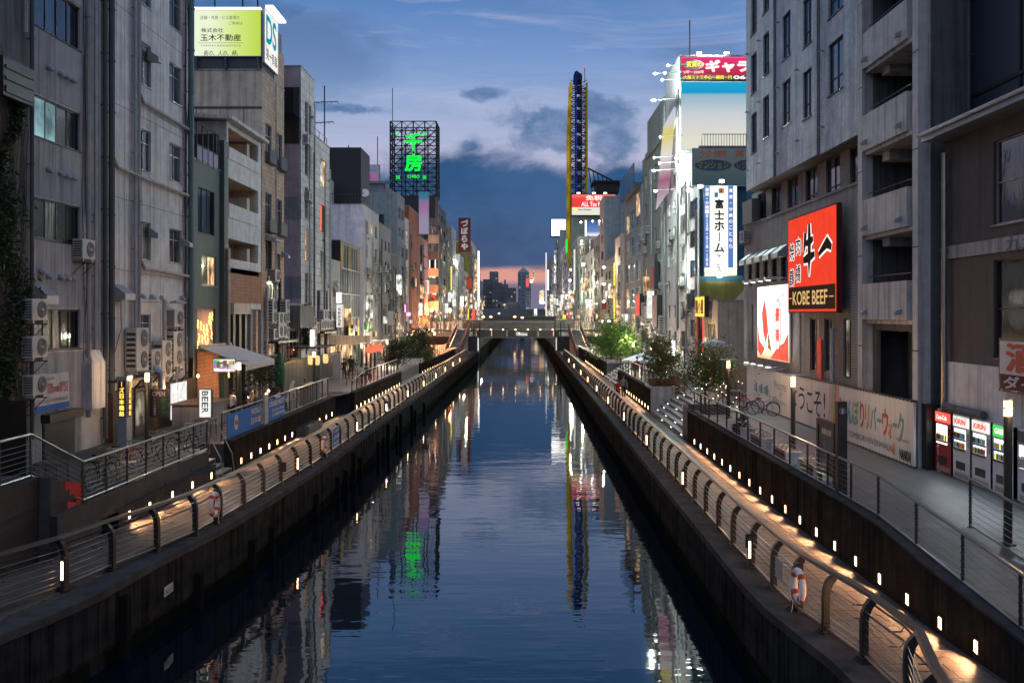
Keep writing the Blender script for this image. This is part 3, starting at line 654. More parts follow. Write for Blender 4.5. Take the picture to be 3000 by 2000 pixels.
for label,P,y,z,side,s in (('small white number plate reading 117 on the left quay wall',LLIP,24.3,.95,1,'No.117'),('small white number plate low on the right quay wall',RLIP,16.2,1.25,-1,'No.1')):
    x=interp(P,y)+side*.07; fr=FL(x) if side>0 else FR(x)
    t=sign('number_plate',label,fr,y-.28,y+.28,z-.12,z+.12,0,.015,'panel_white','panel_white',.0); text(s,fr,y-.22,y+.22,z-.07,z+.07,.03,'ink',t)

# ================================================================ railings
def sweep_rail(mb,pts,w,h):   # flattened handrail along pts
    pts=[Vector(p) for p in pts]; b=len(mb.v)
    for k,p in enumerate(pts):
        d=(pts[min(k+1,len(pts)-1)]-pts[max(k-1,0)]); d.z=0; d.normalize(); u=Vector((-d.y,d.x,0))
        for (a,c) in ((-.5,-.25),(-.35,.5),(.35,.5),(.5,-.25),(.3,-.5),(-.3,-.5)): mb.v.append(tuple(p+u*a*w+Vector((0,0,1))*c*h))
    for k in range(len(pts)-1):
        for j in range(6):
            a=b+k*6+j; e=b+k*6+(j+1)%6; mb.f.append((a,e,e+6,a+6)); mb.m.append(0)
def quay_rail(label,P,side,ys,lamps):
    """side=+1: walkway lies towards +X of the railing"""
    t=thing('quay_railing',label,'railing',(interp(P,40),40,WZ))
    H=1.22; lean=.26
    prof=[(0,0),(0,.72),(.02,.90),(.075,1.04),(.16,1.13),(lean,1.17)]
    post=MB(); w=.055; n=len(prof)
    outer=prof; inner=[(.13,0),(.13,.70),(.145,.82),(.18,.93),(.22,1.0),(lean+.02,1.06)]
    for a,b,c,d in zip(outer,outer[1:],inner,inner[1:]):
        for y in (-w,w): post.poly([(side*a[0],y,a[1]),(side*b[0],y,b[1]),(side*d[0],y,d[1]),(side*c[0],y,c[1])])
        post.poly([(side*a[0],-w,a[1]),(side*b[0],-w,b[1]),(side*b[0],w,b[1]),(side*a[0],w,a[1])])
        post.poly([(side*c[0],-w,c[1]),(side*d[0],-w,d[1]),(side*d[0],w,d[1]),(side*c[0],w,c[1])])
    pm=post.mesh('post','steel_dark')
    foot=MB(); foot.box(-.06,.2,-.16,.16,0,.03); foot.box(-.03,.17,-.10,.10,.03,.09)
    for sx in (-.02,.15):
        for sy in (-.12,.12): foot.tube([(sx,sy,.03),(sx,sy,.07)],.018)
    fm=foot.mesh('foot_plate','steel_dark')
    for i,y in enumerate(ys):
        x=interp(P,y); d=(interp(P,y+.5)-interp(P,y-.5)); ang=-math.atan(d)
        o=link('post',pm,t,(x,y,WZ+.035)); o.rotation_euler=(0,0,ang)
        f=link('foot_plate',fm,o); f.scale=(side,1,1)
    yy=sorted(set(list(ys)+[ys[0]-.6,ys[-1]+.5]))
    mb=MB(); sweep_rail(mb,[(interp(P,y)+side*lean,y,WZ+H) for y in yy],.19,.075); part('handrail',mb,'rail_wood',t)
    for k in range(6):
        z=.22+.145*k; ox=side*.065
        mb=MB(); mb.tube([(interp(P,y)+ox,y,WZ+.035+z) for y in yy],.008,5); part('cable',mb,'steel',t)
    mb=MB(); mb.tube([(interp(P,y)+side*.065,y,WZ+.16) for y in yy],.028,6); part('bottom_rail',mb,'steel',t)
    for i in lamps:
        y=ys[i]-.18; x=interp(P,y)-side*.05
        mb=MB(); mb.box(x-.035,x+.035,y-.03,y+.03,WZ+.02,WZ+.86); b=part('rail_lamp',mb,'steel_dark',t)
        mb=MB(); mb.box(x-.022,x+.022,y-.045,y-.032,WZ+.32,WZ+.74); part('lens',mb,'foot',b)
    return t
ysR=[8.6,10.2,11.7,13.5,15.1,16.9,18.4,19.8,21.3]+[23.2+2.0*i for i in range(57)]
ysL=[14.2,16,17.7,19.4,21.3,23.0,24.7,26.6,28.4,30.4]+[32.4+2.0*i for i in range(52)]
quay_rail('long curved-post steel railing along the right edge of the canal',RRAIL,1,ysR,[9,14,19,24,29,34,39,44,50,56])
quay_rail('long curved-post steel railing along the left edge of the canal',LRAIL,-1,ysL,[4,12,18,23,28,33,38,43,48,53])
# extra pair of side rails on the walkway side near the bends
for nm,P,s,y0,y1 in (('right',RRAIL,1,8.6,17.5),('left',LRAIL,-1,14.2,28.4)):
    mb=MB()
    for z in (.98,.72):
        ys_=ysteps(y0,y1,1.4); mb.tube([(interp(P,y)+s*.42,y,WZ+z) for y in ys_],.022,6)
        for y in ys_: mb.tube([(interp(P,y)+s*.14,y,WZ+z-.09),(interp(P,y)+s*.36,y,WZ+z-.09),(interp(P,y)+s*.42,y,WZ+z)],.012,5)
    t=tag(part('side_handrail',mb,'steel_dark'),'pair of dark tube handrails bracketed to the near %s canal railing'%nm,'handrail')
def rail_line(label,pts,step=1.45,h=1.12,cables=6,name='terrace_railing',wires=True,sag=.0):
    pts=[Vector(p) for p in pts]; t=thing(name,label,'railing',tuple(pts[0]))
    pos=[]
    for a,b in zip(pts,pts[1:]):
        n=max(1,round((b-a).length/step))
        for i in range(n): pos.append((a.lerp(b,i/n),a,b))
    pos.append((pts[-1],pts[-2],pts[-1]))
    post=MB(); post.tube([(0,0,0),(0,0,h)],.032,8); post.box(-.05,.05,-.05,.05,0,.015)
    for k in range(cables): post.tube([(-.045,0,.2+k*.14),(.045,0,.2+k*.14)],.012,5)
    pm=post.mesh('post','steel_dark')
    for p,a,b in pos: link('post',pm,t,tuple(p))
    mb=MB(); mb.tube([p+Vector((0,0,h+.02)) for p in pts],.034,8); part('handrail',mb,'steel',t)
    mb=MB(); mb.tube([p+Vector((0,0,.07)) for p in pts],.028,6); part('bottom_rail',mb,'steel',t)
    for k in range(cables):
        mb=MB(); q=[]
        for i in range(len(pos)-1):
            p,s=pos[i][0],pos[i+1][0]; q.append(p+Vector((0,0,.2+k*.14))); q.append((p+s)/2+Vector((0,0,.2+k*.14-sag*R.uniform(.3,1.2))))
        q.append(pos[-1][0]+Vector((0,0,.2+k*.14))); mb.tube(q,.007,4); part('cable',mb,'steel',t)
    return t
rail_line('cable railing round the near left upper terrace with the cafe tables',[(-12.75,8,LU),(-12.75,23.9,LU),(-12.25,25.7,LT),(-12.15,35.5,LT)],1.5)
rail_line('cable railing with blue party banners below the terrace cafe',[(-12.2,37.4,LT+.1),(-12.15,52.8,LT+.1),(-12.15,57.6,LT+.1),(-13.6,57.7,LT+.1)],1.6)
rail_line('railing descending the ramp on the left bank past the high stools',[(-11.15,60.3,WZ+.9),(-11.2,66,LT+.1),(-11.1,81.6,LT+.1)],1.8)
rail_line('far left bank railing by the wooden planter and small trees',[(-10.7,98,LT+.1),(-10.3,118,LT+.1),(-10.2,134,LT+.1)],2.4)
rail_line('long cable railing on top of the near right retaining wall',[(8.9,46.1,RP),(8.55,45.8,RP+.16),(8.5,22,RP+.16),(8.6,18,rz(18)+.14),(8.75,12,rz(12)+.14)],1.9,h=.98,sag=.05)
rail_line('railing on the right between the two walkers and the white parasol',[(8.55,60.2,RP+.14),(8.55,80.1,RP+.14)],1.9)
rail_line('far right railing beside the green bushes near the bridge ramp',[(8.55,94,RP+.14),(8.55,134,RP+.14)],2.4)
rail_line('short railing beside the vending machines at the right edge',[(10.5,21.6,RP),(10.7,17,rz(17)),(10.9,12,rz(12))],1.9)
rail_line('stair handrails rising beside the near tree steps on the right',[(9.2,46.2,RP),(11.0,46.6,RP)],.9,cables=2)
rail_line('small railing across the steps beyond the first tree on the right',[(10.6,60.3,RP),(11.6,66,RP)],1.2,cables=5)
# stair handrails at the cafe steps
for y in (35.75,37.15):
    mb=MB(); mb.tube([(-13.6,y,LT+.85),(-12.3,y,LT+.85),(-11.7,y,WZ+.8),(-11.6,y,WZ)],.025,7); mb.tube([(-13.6,y,LT),(-13.6,y,LT+.85)],.025,7); mb.tube([(-12.6,y,LT-.4),(-12.6,y,LT+.85)],.02,6)
    tag(part('stair_handrail',mb,'steel'),'steel handrail on the %s side of the short stairs by the blue banner'%('near' if y<36 else 'far'),'handrail')

# ================================================================ footbridge at Y=164
YB=164.
t=thing('footbridge','low arched footbridge with railings and small lamps spanning the canal','bridge',(-1,YB,4))
mb=MB(); mb.box(-9.5,7.6,YB,YB+5,5.15,5.42); part('deck',mb,'steel_dark',t)
mb=MB(); mb.box(-8.4,6.6,YB+.2,YB+.5,4.02,5.15); part('girder',mb,'pipe_dark',t)
mb=MB(); mb.box(-24,-9.6,YB+1,YB+5,5.1,5.42); mb.box(7.7,24,YB+1,YB+5,5.1,5.42); part('side_span',mb,'steel_dark',t)
mb=MB(); x=-8.9
while x<7.1: mb.box(x-.022,x+.022,YB-.08,YB-.03,4.05,6.85); x+=.155
for x0,x1 in ((-24,-9.7),(7.7,24)):
    x=x0
    while x<x1: mb.box(x-.025,x+.025,YB-.5,YB-.45,4.3,6.8); x+=.20
part('baluster',mb,'steel',t,kind='stuff')
mb=MB(); mb.box(-9,7.1,YB-.14,YB,6.83,6.93); mb.box(-9,7.1,YB-.12,YB-.02,5.38,5.46); mb.box(-9,7.1,YB-.12,YB-.02,4.0,4.08)
for x0,x1 in ((-24,-9.7),(7.7,24)):
    mb.box(x0,x1,YB-.55,YB-.4,6.78,6.88); mb.box(x0,x1,YB-.55,YB-.4,4.55,4.62); mb.box(x0,x1,YB-.55,YB-.4,4.25,4.33)
part('rail',mb,'steel',t)
mb=MB(); mb.tube([(-1+8*math.sin(a),YB-.25,3.9+2.9*math.cos(a)) for a in [(-1.25+2.5*i/20) for i in range(21)]],.09,8); part('arch',mb,'steel',t)
for i in range(7):
    x=-7.8+2.2*i; mb=MB(); mb.box(x-.1,x+.1,YB-.28,YB-.16,5.38,5.5); part('deck_lamp',mb,'foot',t)
for i in range(6):
    x=-8.2+2.75*i; mb=MB(); mb.box(x-.05,x+.05,YB-.2,YB-.1,4.3,5.3); part('strut_lamp',mb,'lit_warm',t)
for i,x0 in enumerate((-8.45,5.9)):
    mb=MB(); mb.box(x0,x0+.8,YB-1.2,YB-.6,0,1.4); mb.box(x0-.2,x0-.02,YB-1.2,YB-.3,1.4,6.9); mb.box(x0+.82,x0+1.0,YB-1.2,YB-.3,1.4,6.9); part('pier',mb,'pipe_dark',t)
    for k in range(12):
        for j in range(3): mb=MB(); mb.box(x0+.03+.26*j,x0+.25+.26*j,YB-1.0,YB-.9,1.42+.215*k,1.60+.215*k); part('glass_block',mb,'sign_white_soft',t)
t=thing('sign_board','small lit panel hung on the middle of the footbridge','sign',(-.1,YB-.3,4.3)); mb=MB(); mb.box(-1.1,.9,YB-.34,YB-.3,4.4,5.0); part('panel',mb,'lit_white',t)
for s,x0,x1 in ((-1,-11.6,-9.4),(1,8.2,10.3)):
    t=steps('bridge_stairs','glowing stair ramp climbing to the %s end of the footbridge'%('left' if s<0 else 'right'),x0,x1,138,163,WZ,5.4,20,'y',mat='slate')
    for x in (x0,x1):
        mb=MB(); mb.hexa([(x-.08,137.6,WZ),(x+.08,137.6,WZ),(x+.08,163,4.9),(x-.08,163,4.9),(x-.08,137.6,WZ+1.1),(x+.08,137.6,WZ+1.1),(x+.08,163,6.6),(x-.08,163,6.6)]); part('side_panel',mb,'dark_wood',t)
    for k in range(20):
        y=139+1.22*k; z=WZ+.35+(5.0-WZ)*(k/19.)
        for x,d in ((x0,1),(x1,-1)):
            mb=MB(); mb.box(x+d*.09,x+d*.13,y-.06,y+.06,z-.06,z+.06); part('stair_light',mb,'foot',t)
# far bridges
for Y,z,lab in ((215,5.9,'pale flat bridge just beyond the footbridge'),(330,6.6,'second distant bridge with street lamps over the canal')):
    t=thing('road_bridge',lab,'bridge',(-1,Y,4)); mb=MB(); mb.box(-14,12,Y,Y+8,z-1,z); part('deck',mb,'grey_dark',t); mb=MB(); mb.box(-14,12,Y-.2,Y,z,z+.9); part('parapet',mb,'grey_dark',t)
t=thing('elevated_road','long elevated expressway deck crossing at the end of the canal','road',(0,520,4)); mb=MB(); mb.box(-60,60,520,545,7.2,11.2); part('deck',mb,'slate',t)
for x in (-40,-20,0,20,40): mb=MB(); mb.box(x-1.2,x+1.2,525,540,-1,7.2); part('pier',mb,'concrete_dark',t)
# ================================================================ shared fittings
def ac_meshes():
    b=MB(); b.box(-.16,.16,-.42,.42,0,.62); b.box(-.12,.12,-.32,-.26,-.1,0); b.box(-.12,.12,.26,.32,-.1,0); body=b.mesh('air_conditioner','ac_body')
    g=MB(); g.lathe([(.25,0),(.25,.012)],n=16); 
    gm=g.mesh('fan_grille','ac_grille'); h=MB(); h.lathe([(.06,.0),(.05,.022)],n=8)
    for k in range(4):
        r=.10+.045*k; h.torus((0,0,.016),r,.006,'z',16,4)
    hm=h.mesh('fan_guard','ac_body')
    s=MB()
    for k in range(7): s.box(-.13,.13,-.003,.003,.06+.075*k,.10+.075*k)
    sm=s.mesh('side_louvre','ac_grille')
    return body,gm,hm,sm
ACM=ac_meshes()
RX=Matrix.Rotation(PI/2,4,'Y'); 
def ac(par,X,side,y,z,s=1.,tall=False):
    """outdoor unit bolted to a canal front; side=-1 left bank (fan looks +X)"""
    f=-side; o=link('air_conditioner',ACM[0],par,(X+f*.22*s,y,z)); o.scale=(s,s,s*(2 if tall else 1)); o.rotation_euler=(0,0,0 if f>0 else PI)
    for k in range(2 if tall else 1):
        zz=.31 if not tall else (.16+.31*k)
        g=link('fan_grille',ACM[1],o,(.161,.1,zz)); g.rotation_euler=(0,PI/2,0); g.scale=(1,1,1) if not tall else (.5,.9,1)
        h=link('fan_guard',ACM[2],o,(.17,.1,zz)); h.rotation_euler=(0,PI/2,0); h.scale=(1,1,1) if not tall else (.5,.9,1)
    q=link('side_louvre',ACM[3],o,(0,-.424 if f>0 else .424,0))
    b=MB(); x=X; 
    for q in (-.34,.34):
        b=MB(); b.box(min(X,X+f*.42*s),max(X,X+f*.42*s),y+q*s-.02,y+q*s+.02,z-.13*s,z-.10*s); b.tube([(X,y+q*s,z-.5*s),(X+f*.38*s,y+q*s,z-.12*s)],.015,4); part('bracket',b,'steel_dark',par)
def vpipe(par,X,side,y,z0,z1,r=.06,mat='pipe',n=8,gap=.1,clips=True):
    f=-side; mb=MB(); x=X+f*(gap+r); mb.tube([(x,y,z0),(x,y,z1)],r,n)
    if clips:
        z=z0+.8
        while z<z1: mb.tube([(x,y,z),(x,y,z+.06)],r*1.22,n); mb.box(min(X,x),max(X,x),y-.02,y+.02,z,z+.04); z+=2.1
    part('pipe',mb,mat,par)
def hpipe(par,X,side,pts,r=.06,mat='pipe'):
    f=-side; mb=MB(); mb.tube([(X+f*(.1+r),y,z) for y,z in pts],r,8); part('pipe',mb,mat,par)
def hood(par,X,side,y,z,r=.10):
    f=-side; mb=MB(); mb.tube([(X,y,z),(X+f*.12,y,z+.01),(X+f*.2,y,z-.05),(X+f*.22,y,z-.12)],[r,r*1.05,r*.95,r*.8],8); part('vent_cap',mb,'zinc',par)
def boxhood(par,X,side,y,z,w=.5,d=.45,h=.5):
    f=-side; mb=MB(); a,b=X,X+f*d
    mb.hexa([(a,y-w/2,z),(b,y-w/2,z-.05),(b,y+w/2,z-.05),(a,y+w/2,z),(a,y-w/2,z+h),(b,y-w/2,z+h*.35),(b,y+w/2,z+h*.35),(a,y+w/2,z+h)]); part('vent_hood',mb,'zinc',par)
# small generic clutter for narrow fronts farther off
def clutter(par,X,side,y0,y1,z0,z1,n=6,acs=3,lights=0):
    for i in range(n):
        y=y0+(y1-y0)*R.choice([.03,.08,.5,.92,.97])+R.uniform(-.2,.2); a=z0+R.uniform(0,3); vpipe(par,X,side,y,a,z1-R.uniform(0,5),R.uniform(.04,.09),R.choice(['pipe','pipe_dark','zinc','pipe']),5,clips=False)
    for i in range(acs):
        ac(par,X,side,R.uniform(y0+.8,y1-.8),R.uniform(z0+2.5,z1-4),R.uniform(.9,1.25),R.random()<.3)
    for i in range(3): hood(par,X,side,R.uniform(y0+.5,y1-.5),R.uniform(z0+5,z1-1),.12)
XL=-17.
def YL(px): return yX(px,XL)
# ================================================================ LEFT BANK, near to far
# -- ivy-grown building at the frame edge
y0,y1=21,31.2
b=building('building','dark weathered concrete building overgrown with ivy at the left edge','' or -16.6,-1,y0,y1,27,'concrete_dark',
  front=[(26.5,28.9,13.2,14.6),(26.5,28.9,9.8,11.6),(26.2,28.6,6.4,8.0,{'gl':'glass_dark'}),(26.5,28.9,17,19)],wkw=dict(nx=3))
mb=MB(); fbox(mb,FL(-16.6),28.5,30.3,15.0,16.2,.3,.55); fbox(mb,FL(-16.6),28.6,30.2,15.1,15.3,.55,.6); fbox(mb,FL(-16.6),28.6,30.2,15.5,15.6,.55,.6); fbox(mb,FL(-16.6),28.6,30.2,15.85,15.95,.55,.6); part('metal_rack',mb,'frame_dark',b)
vpipe(b,-16.6,-1,30.9,4,26,.07,'pipe_dark'); vpipe(b,-16.6,-1,30.5,17.5,26,.07,'pipe')
ac(b,-16.6,-1,30.9,8.0,1.15); ac(b,-16.6,-1,30.9,6.75,1.15); ac(b,-16.6,-1,30.95,5.5,1.1)
mb=MB(); mb.box(-16.4,-15.5,20,28.8,LT,5.5); tag(part('timber_screen',mb,'soot'),'tall black panel fence behind the cafe tables at far left','fence')
def leaves(name,pts,size,mat,par=None,flat=None,kind=None):
    mb=MB()
    for p in pts:
        a=Vector((R.gauss(0,1),R.gauss(0,1),R.gauss(0,.7))).normalized(); c=a.cross(Vector((R.gauss(0,1),R.gauss(0,1),R.gauss(0,1)))).normalized(); s=size*R.uniform(.6,1.4); p=Vector(p)
        mb.poly([p-a*s,p-c*s*.42,p+a*s,p+c*s*.42])
    return part(name,mb,mat,par,kind=kind)
pts=[]
for i in range(5200):
    z=R.uniform(3.9,15.5); c=29.6+.5*math.sin(z*.9)+.25*math.sin(z*2.3); w=.25+.75*max(0,math.sin((z-3)/12*PI))+.3*math.sin(z*1.7)
    y=R.gauss(c,max(.15,w*.55)); pts.append((-16.55+abs(R.gauss(0,.10)),min(31.9,max(26,y)),z))
leaves('ivy',pts,.085,'leaf_dark',kind='stuff')
mb=MB()
for k in range(26):
    y=R.uniform(28.7,30.9); z=4.; p=[(-16.56,y,z)]
    while z<R.uniform(12,20): z+=.8; y+=R.uniform(-.18,.18); p.append((-16.56,min(31,y),z))
    mb.tube(p,.014,4)
part('ivy_stem',mb,'bark',b,kind='stuff')
# -- corrugated building
y0,y1=31.25,37.3
fr=FL(XL)
Wb=[(31.4,35.45,18.3,19.95),(31.4,35.45,14.42,15.88),(31.4,35.45,10.87,12.3),(32.2,35.45,6.9,8.38)]
b=building('building','corrugated grey metal building with long strip windows and round vents','' or XL,-1,31.25,37.25,27,'corrugated',front=[(*w,{'blank':True}) for w in Wb],endmat='concrete')
glp=[['glass_blue','glass_blue','glass_blue','glass_dark','glass_dark'],['office','office','office','glass_grey','glass_dark'],['glass_dark','glass_grey','glass_curtain','glass_grey','glass_dark'],['glass_curtain','glass_curtain','glass_curtain','glass_dark','glass_dark']]
for w,g in zip(Wb,glp): window(fr,w,b,nx=5,gl=g,fw=.06)
mb=MB(); fquad(mb,fr,31.5,32.2,14.6,15.2,-.12); part('poster',mb,'yellow_lit',b)
# corrugation ribs
mb=MB()
for (za,zb) in ((2.9,6.8),(8.45,10.8),(12.36,14.36),(15.94,18.22),(20.0,27)):
    y=31.4
    while y<35.5: mb.hexa([(XL,y,za),(XL+.035,y+.022,za),(XL+.035,y+.045,za),(XL,y+.065,za),(XL,y,zb),(XL+.035,y+.022,zb),(XL+.035,y+.045,zb),(XL,y+.065,zb)]); y+=.092
part('corrugated_sheet',mb,'corrugated',b,kind='stuff')
for z in (17.0,13.35,9.55):
    for y in (32.9,33.75,34.2,34.65): hood(b,XL,-1,y,z,.10)
hood(b,XL,-1,32.4,9.7,.12)
for y,r,za,m in ((35.75,.09,4.2,'pipe'),(36.05,.07,12.1,'pipe'),(36.35,.08,6.8,'zinc'),(36.6,.07,6.8,'pipe'),(37.15,.10,3.2,'pipe_dark')): vpipe(b,XL,-1,y,za,27,r,m)
boxhood(b,XL,-1,32.3,8.6,.8,.55,.7); ac(b,XL,-1,35.2,10.3,1.2)
mb=MB(); fbox(mb,fr,35.55,36.7,4.5,6.3,.003,.4); mb.hexa([(XL,35.55,6.3),(XL+.4,35.55,6.3),(XL+.4,36.7,6.3),(XL,36.7,6.3),(XL,35.7,6.8),(XL+.2,35.9,6.8),(XL+.2,36.6,6.8),(XL,36.6,6.8)]); part('duct',mb,'concrete',b)
t=sign('banner','faded white real estate banner with red characters and blue stripe under the window',fr,32.0,34.4,4.75,6.05,.05,.08,'panel_white','panel_white')
mb=MB(); fbox(mb,fr,32.0,34.4,4.75,4.97,.094,.10); part('stripe',mb,'sign_blue',t); text('信頼賃貸館anela専門店',fr,32.1,34.3,5.35,5.75,.10,'c_red',t,.01); text('TEL06-6212-0118 大阪市中央区島之内',fr,32.1,34.3,5.05,5.18,.10,'ink',t); text('CHINKAN',fr,32.3,33.3,5.85,5.95,.10,'ink',t)
mb=MB(); fbox(mb,fr,32.6,34.9,2.9,4.35,.01,.06); sh=part('shutter',mb,'frame_dark',b)
for k in range(14): mb=MB(); fbox(mb,fr,32.65,34.85,2.95+.095*k,3.02+.095*k,.06,.085); part('slat',mb,'pipe_dark',sh)
mb=MB(); fbox(mb,fr,32.5,35.0,4.35,4.65,.01,.35); part('shutter_box',mb,'frame_dark',b)
# loose cables and stains on the near fronts
for k in range(9):
    y=R.choice([31.6,35.6,37.9,40.7,42.9,46.3])+R.uniform(-.15,.15); z=R.uniform(14,26); pts_=[]
    while z>R.uniform(3.5,8): pts_.append((XL+.07,y,z)); z-=1.1; y+=R.uniform(-.09,.09)
    if len(pts_)>2: mb=MB(); mb.tube(pts_,.012,4); part('cable',mb,'black',b)
# -- plain concrete building
y0,y1=37.4,47.2
zz=[(22.1,24),(18.5,20.4),(14.65,16.5),(10.65,12.35),(6.95,8.2)]
fw_=[]
for i,(a,c) in enumerate(zz):
    fw_+= [(40.85,42.2,a,c,{'gl':['glass_dark','glass_curtain'] if i%2 else ['glass_grey','glass_blue']}),(44.4,46.0,a+.05,c,{'gl':['glass_dark','glass_grey']})]
b=building('building','tall bare concrete building with paired sash windows and looping white pipes',XL,-1,37.4,46.9,27.5,'concrete_warm',front=fw_,wkw=dict(nx=2,transom=.68,frame='frame_alu'))
fr=FL(XL)
for y,r,m in ((37.65,.13,'pipe_dark'),(40.1,.08,'zinc'),(40.4,.09,'pipe'),(46.6,.16,'pipe_teal'),(46.2,.04,'pipe_dark')): vpipe(b,XL,-1,y,6 if m!='pipe_dark' else 3,27.5,r,m)
hpipe(b,XL,-1,[(40.5,27),(40.5,17.9),(40.9,17.6),(46.4,17.5)],.085,'pipe'); hpipe(b,XL,-1,[(37.9,14.6),(38.3,14.3),(46.4,14.15)],.085,'pipe'); hpipe(b,XL,-1,[(40.6,12.2),(40.6,10.6),(41.0,10.25),(46.5,10.1)],.085,'pipe'); hpipe(b,XL,-1,[(37.9,10.1),(46.3,9.9)],.02,'pipe')
for y,z in ((41.0,9.0),(42.1,9.0),(45.8,9.0)): hood(b,XL,-1,y,z,.10)
boxhood(b,XL,-1,38.7,8.85,1.0,.55,.6); boxhood(b,XL,-1,42.0,19.7,.4,.5,.5); boxhood(b,XL,-1,42.1,11.7,.4,.45,.45); boxhood(b,XL,-1,46.1,11.6,.4,.45,.4)
ac(b,XL,-1,39.9,5.75,1.5,True); ac(b,XL,-1,41.6,5.0,1.3,True); ac(b,XL,-1,42.8,5.3,1.35,True); ac(b,XL,-1,44.2,5.7,1.35,True); ac(b,XL,-1,44.3,7.6,1.35)
mb=MB(); mb.tube([(XL+.35,42.9,6.9),(XL+.35,42.9,8.8),(XL+.25,42.7,9.0)],.10,8); mb.tube([(XL+.35,44.4,4.5),(XL+.35,44.4,8.4)],.06,8); mb.tube([(XL+.2,44.0,8.75),(XL+.45,44.0,8.8),(XL+.45,45.3,8.75)],.05,6); part('flue',mb,'zinc',b)
mb=MB(); fbox(mb,fr,37.5,41.5,5.4,5.5,0,.75)
for y in (38,39.5,41.2,43.2,45): mb.tube([(XL,y,4.5),(XL+.7,y,5.4)],.03,5)
part('ledge_frame',mb,'steel_dark',b)
mb=MB(); fbox(mb,fr,37.5,46.8,2.9,5.0,.02,.35); part('shopfront',mb,'dark_wood',b)
mb=MB(); fbox(mb,fr,38.4,39.3,3.0,5.0,.36,.42); fbox(mb,fr,39.5,40.4,3.0,5.0,.36,.42); part('door',mb,'brown_wall',b)
mb=MB(); fquad(mb,fr,39.5,40.4,3.4,4.8,.43); part('door_glass',mb,'lit_dim',b)
mb=MB(); fbox(mb,fr,43.6,45.6,3.2,4.9,.36,.4); tag(part('poster_board',mb,'sign_white_soft'),'bright white photo poster on the shopfront left of the neon panels','poster')
for z in (8.75,13.1,17.0,21.2,24.6): mb=MB(); fbox(mb,fr,37.45,46.4,z-.012,z+.012,.001,.006); part('wall_joint',mb,'grey_dark',b)
for y in (39.4,43.3): mb=MB(); fbox(mb,fr,y-.006,y+.006,5,27,.001,.005); part('wall_joint',mb,'grey_dark',b)
mb=MB(); mb.tube([(XL+.06,46.45,27),(XL+.2,46.5,20),(XL+.08,46.4,16),(XL+.22,46.55,15.5),(XL+.1,46.4,13)],.02,4); mb.tube([(XL+.05,38.9,8.8),(XL+.12,38.8,7.6),(XL+.05,38.2,6.4)],.015,4); part('cable',mb,'black',b)
# -- dark teal slim building with neon
b=building('building','slim dark teal metal building with gold neon window above the cafe',XL,-1,47.6,52.6,16.2,'teal_metal',
  front=[(48.3,50.9,12.5,14.9,{'nx':3,'gl':['glass_dark','glass_blue','glass_dark']}),(48.9,51.2,9.75,11.35,{'nx':2,'gl':['lit_dim','lit_warm'],'frame':'frame_alu'}),(48.2,51.1,6.4,8.5,{'blank':True})],endmat='black_metal',wkw=dict(nx=3))
fr=FL(XL)
for k in range(4): mb=MB(); fbox(mb,fr,48+.85*k,48.8+.85*k,16.3,17.0,.02,.06); part('balcony_panel',mb,'glass_blue',b)
mb=MB()
for k in range(5): mb.tube([(XL+.05,48+.85*k,16.2),(XL+.05,48+.85*k,18.2)],.035,6)
mb.tube([(XL+.05,48,18.2),(XL+.05,51.4,18.2)],.04,6); mb.tube([(XL+.05,48,17.05),(XL+.05,51.4,17.05)],.04,6); part('balcony_rail',mb,'steel_dark',b)
mb=MB(); mb.box(XL-5,XL,51.2,52.4,16.2,18.2); part('stair_tower',mb,'black_metal',b)
mb=MB(); fbox(mb,fr,51.9,52.55,2.9,18.0,.01,.22); part('fin',mb,'teal_metal',b)
mb=MB(); mb.tube([(XL+.35,52.2,4.6),(XL+.35,52.2,11.9)],.12,8); part('flue',mb,'steel',b)
mb=MB(); fquad(mb,fr,48.2,51.1,6.4,8.5,-.15); part('backdrop',mb,'pinkish',b)
nb=MB()
for (u,v) in ((.05,.75),(.12,.35),(.22,.7),(.30,.3),(.38,.6),(.45,.35),(.55,.62),(.62,.2),(.70,.85),(.75,.95),(.80,.7),(.88,.98),(.60,.5),(.84,.4),(.04,.12),(.5,.12)):
    y=48.3+2.7*u; z=6.4+2.0*v*.9; nb.tube([(XL-.06,y,z+.15),(XL-.04,y+.06,z),(XL-.06,y-.03,z-.15),(XL-.04,y+.05,z-.3)],.022,5)
part('neon_tube',nb,'neon_gold',b)
light('AREA',(XL+.5,49.6,7.3),(1,.45,.14),16,b,'neon_glow_lamp',.8,target=(XL-1,49.6,7.2))
mb=MB(); fbox(mb,fr,48.0,51.4,2.9,6.2,.01,.08); part('brick_panel',mb,'terracotta',b)
# -- balcony building
YA,YZ=53.0,60.0
b=building('building','white balcony apartment block with three open loggias above a terracotta band',XL,-1,YA,YZ,19.3,'white_plaster',
  front=[(53.3,59.3,17.6,19.0,{'blank':True}),(53.3,59.3,14.2,16.1,{'blank':True}),(53.3,59.3,11.05,12.6,{'blank':True})],parapet=0)
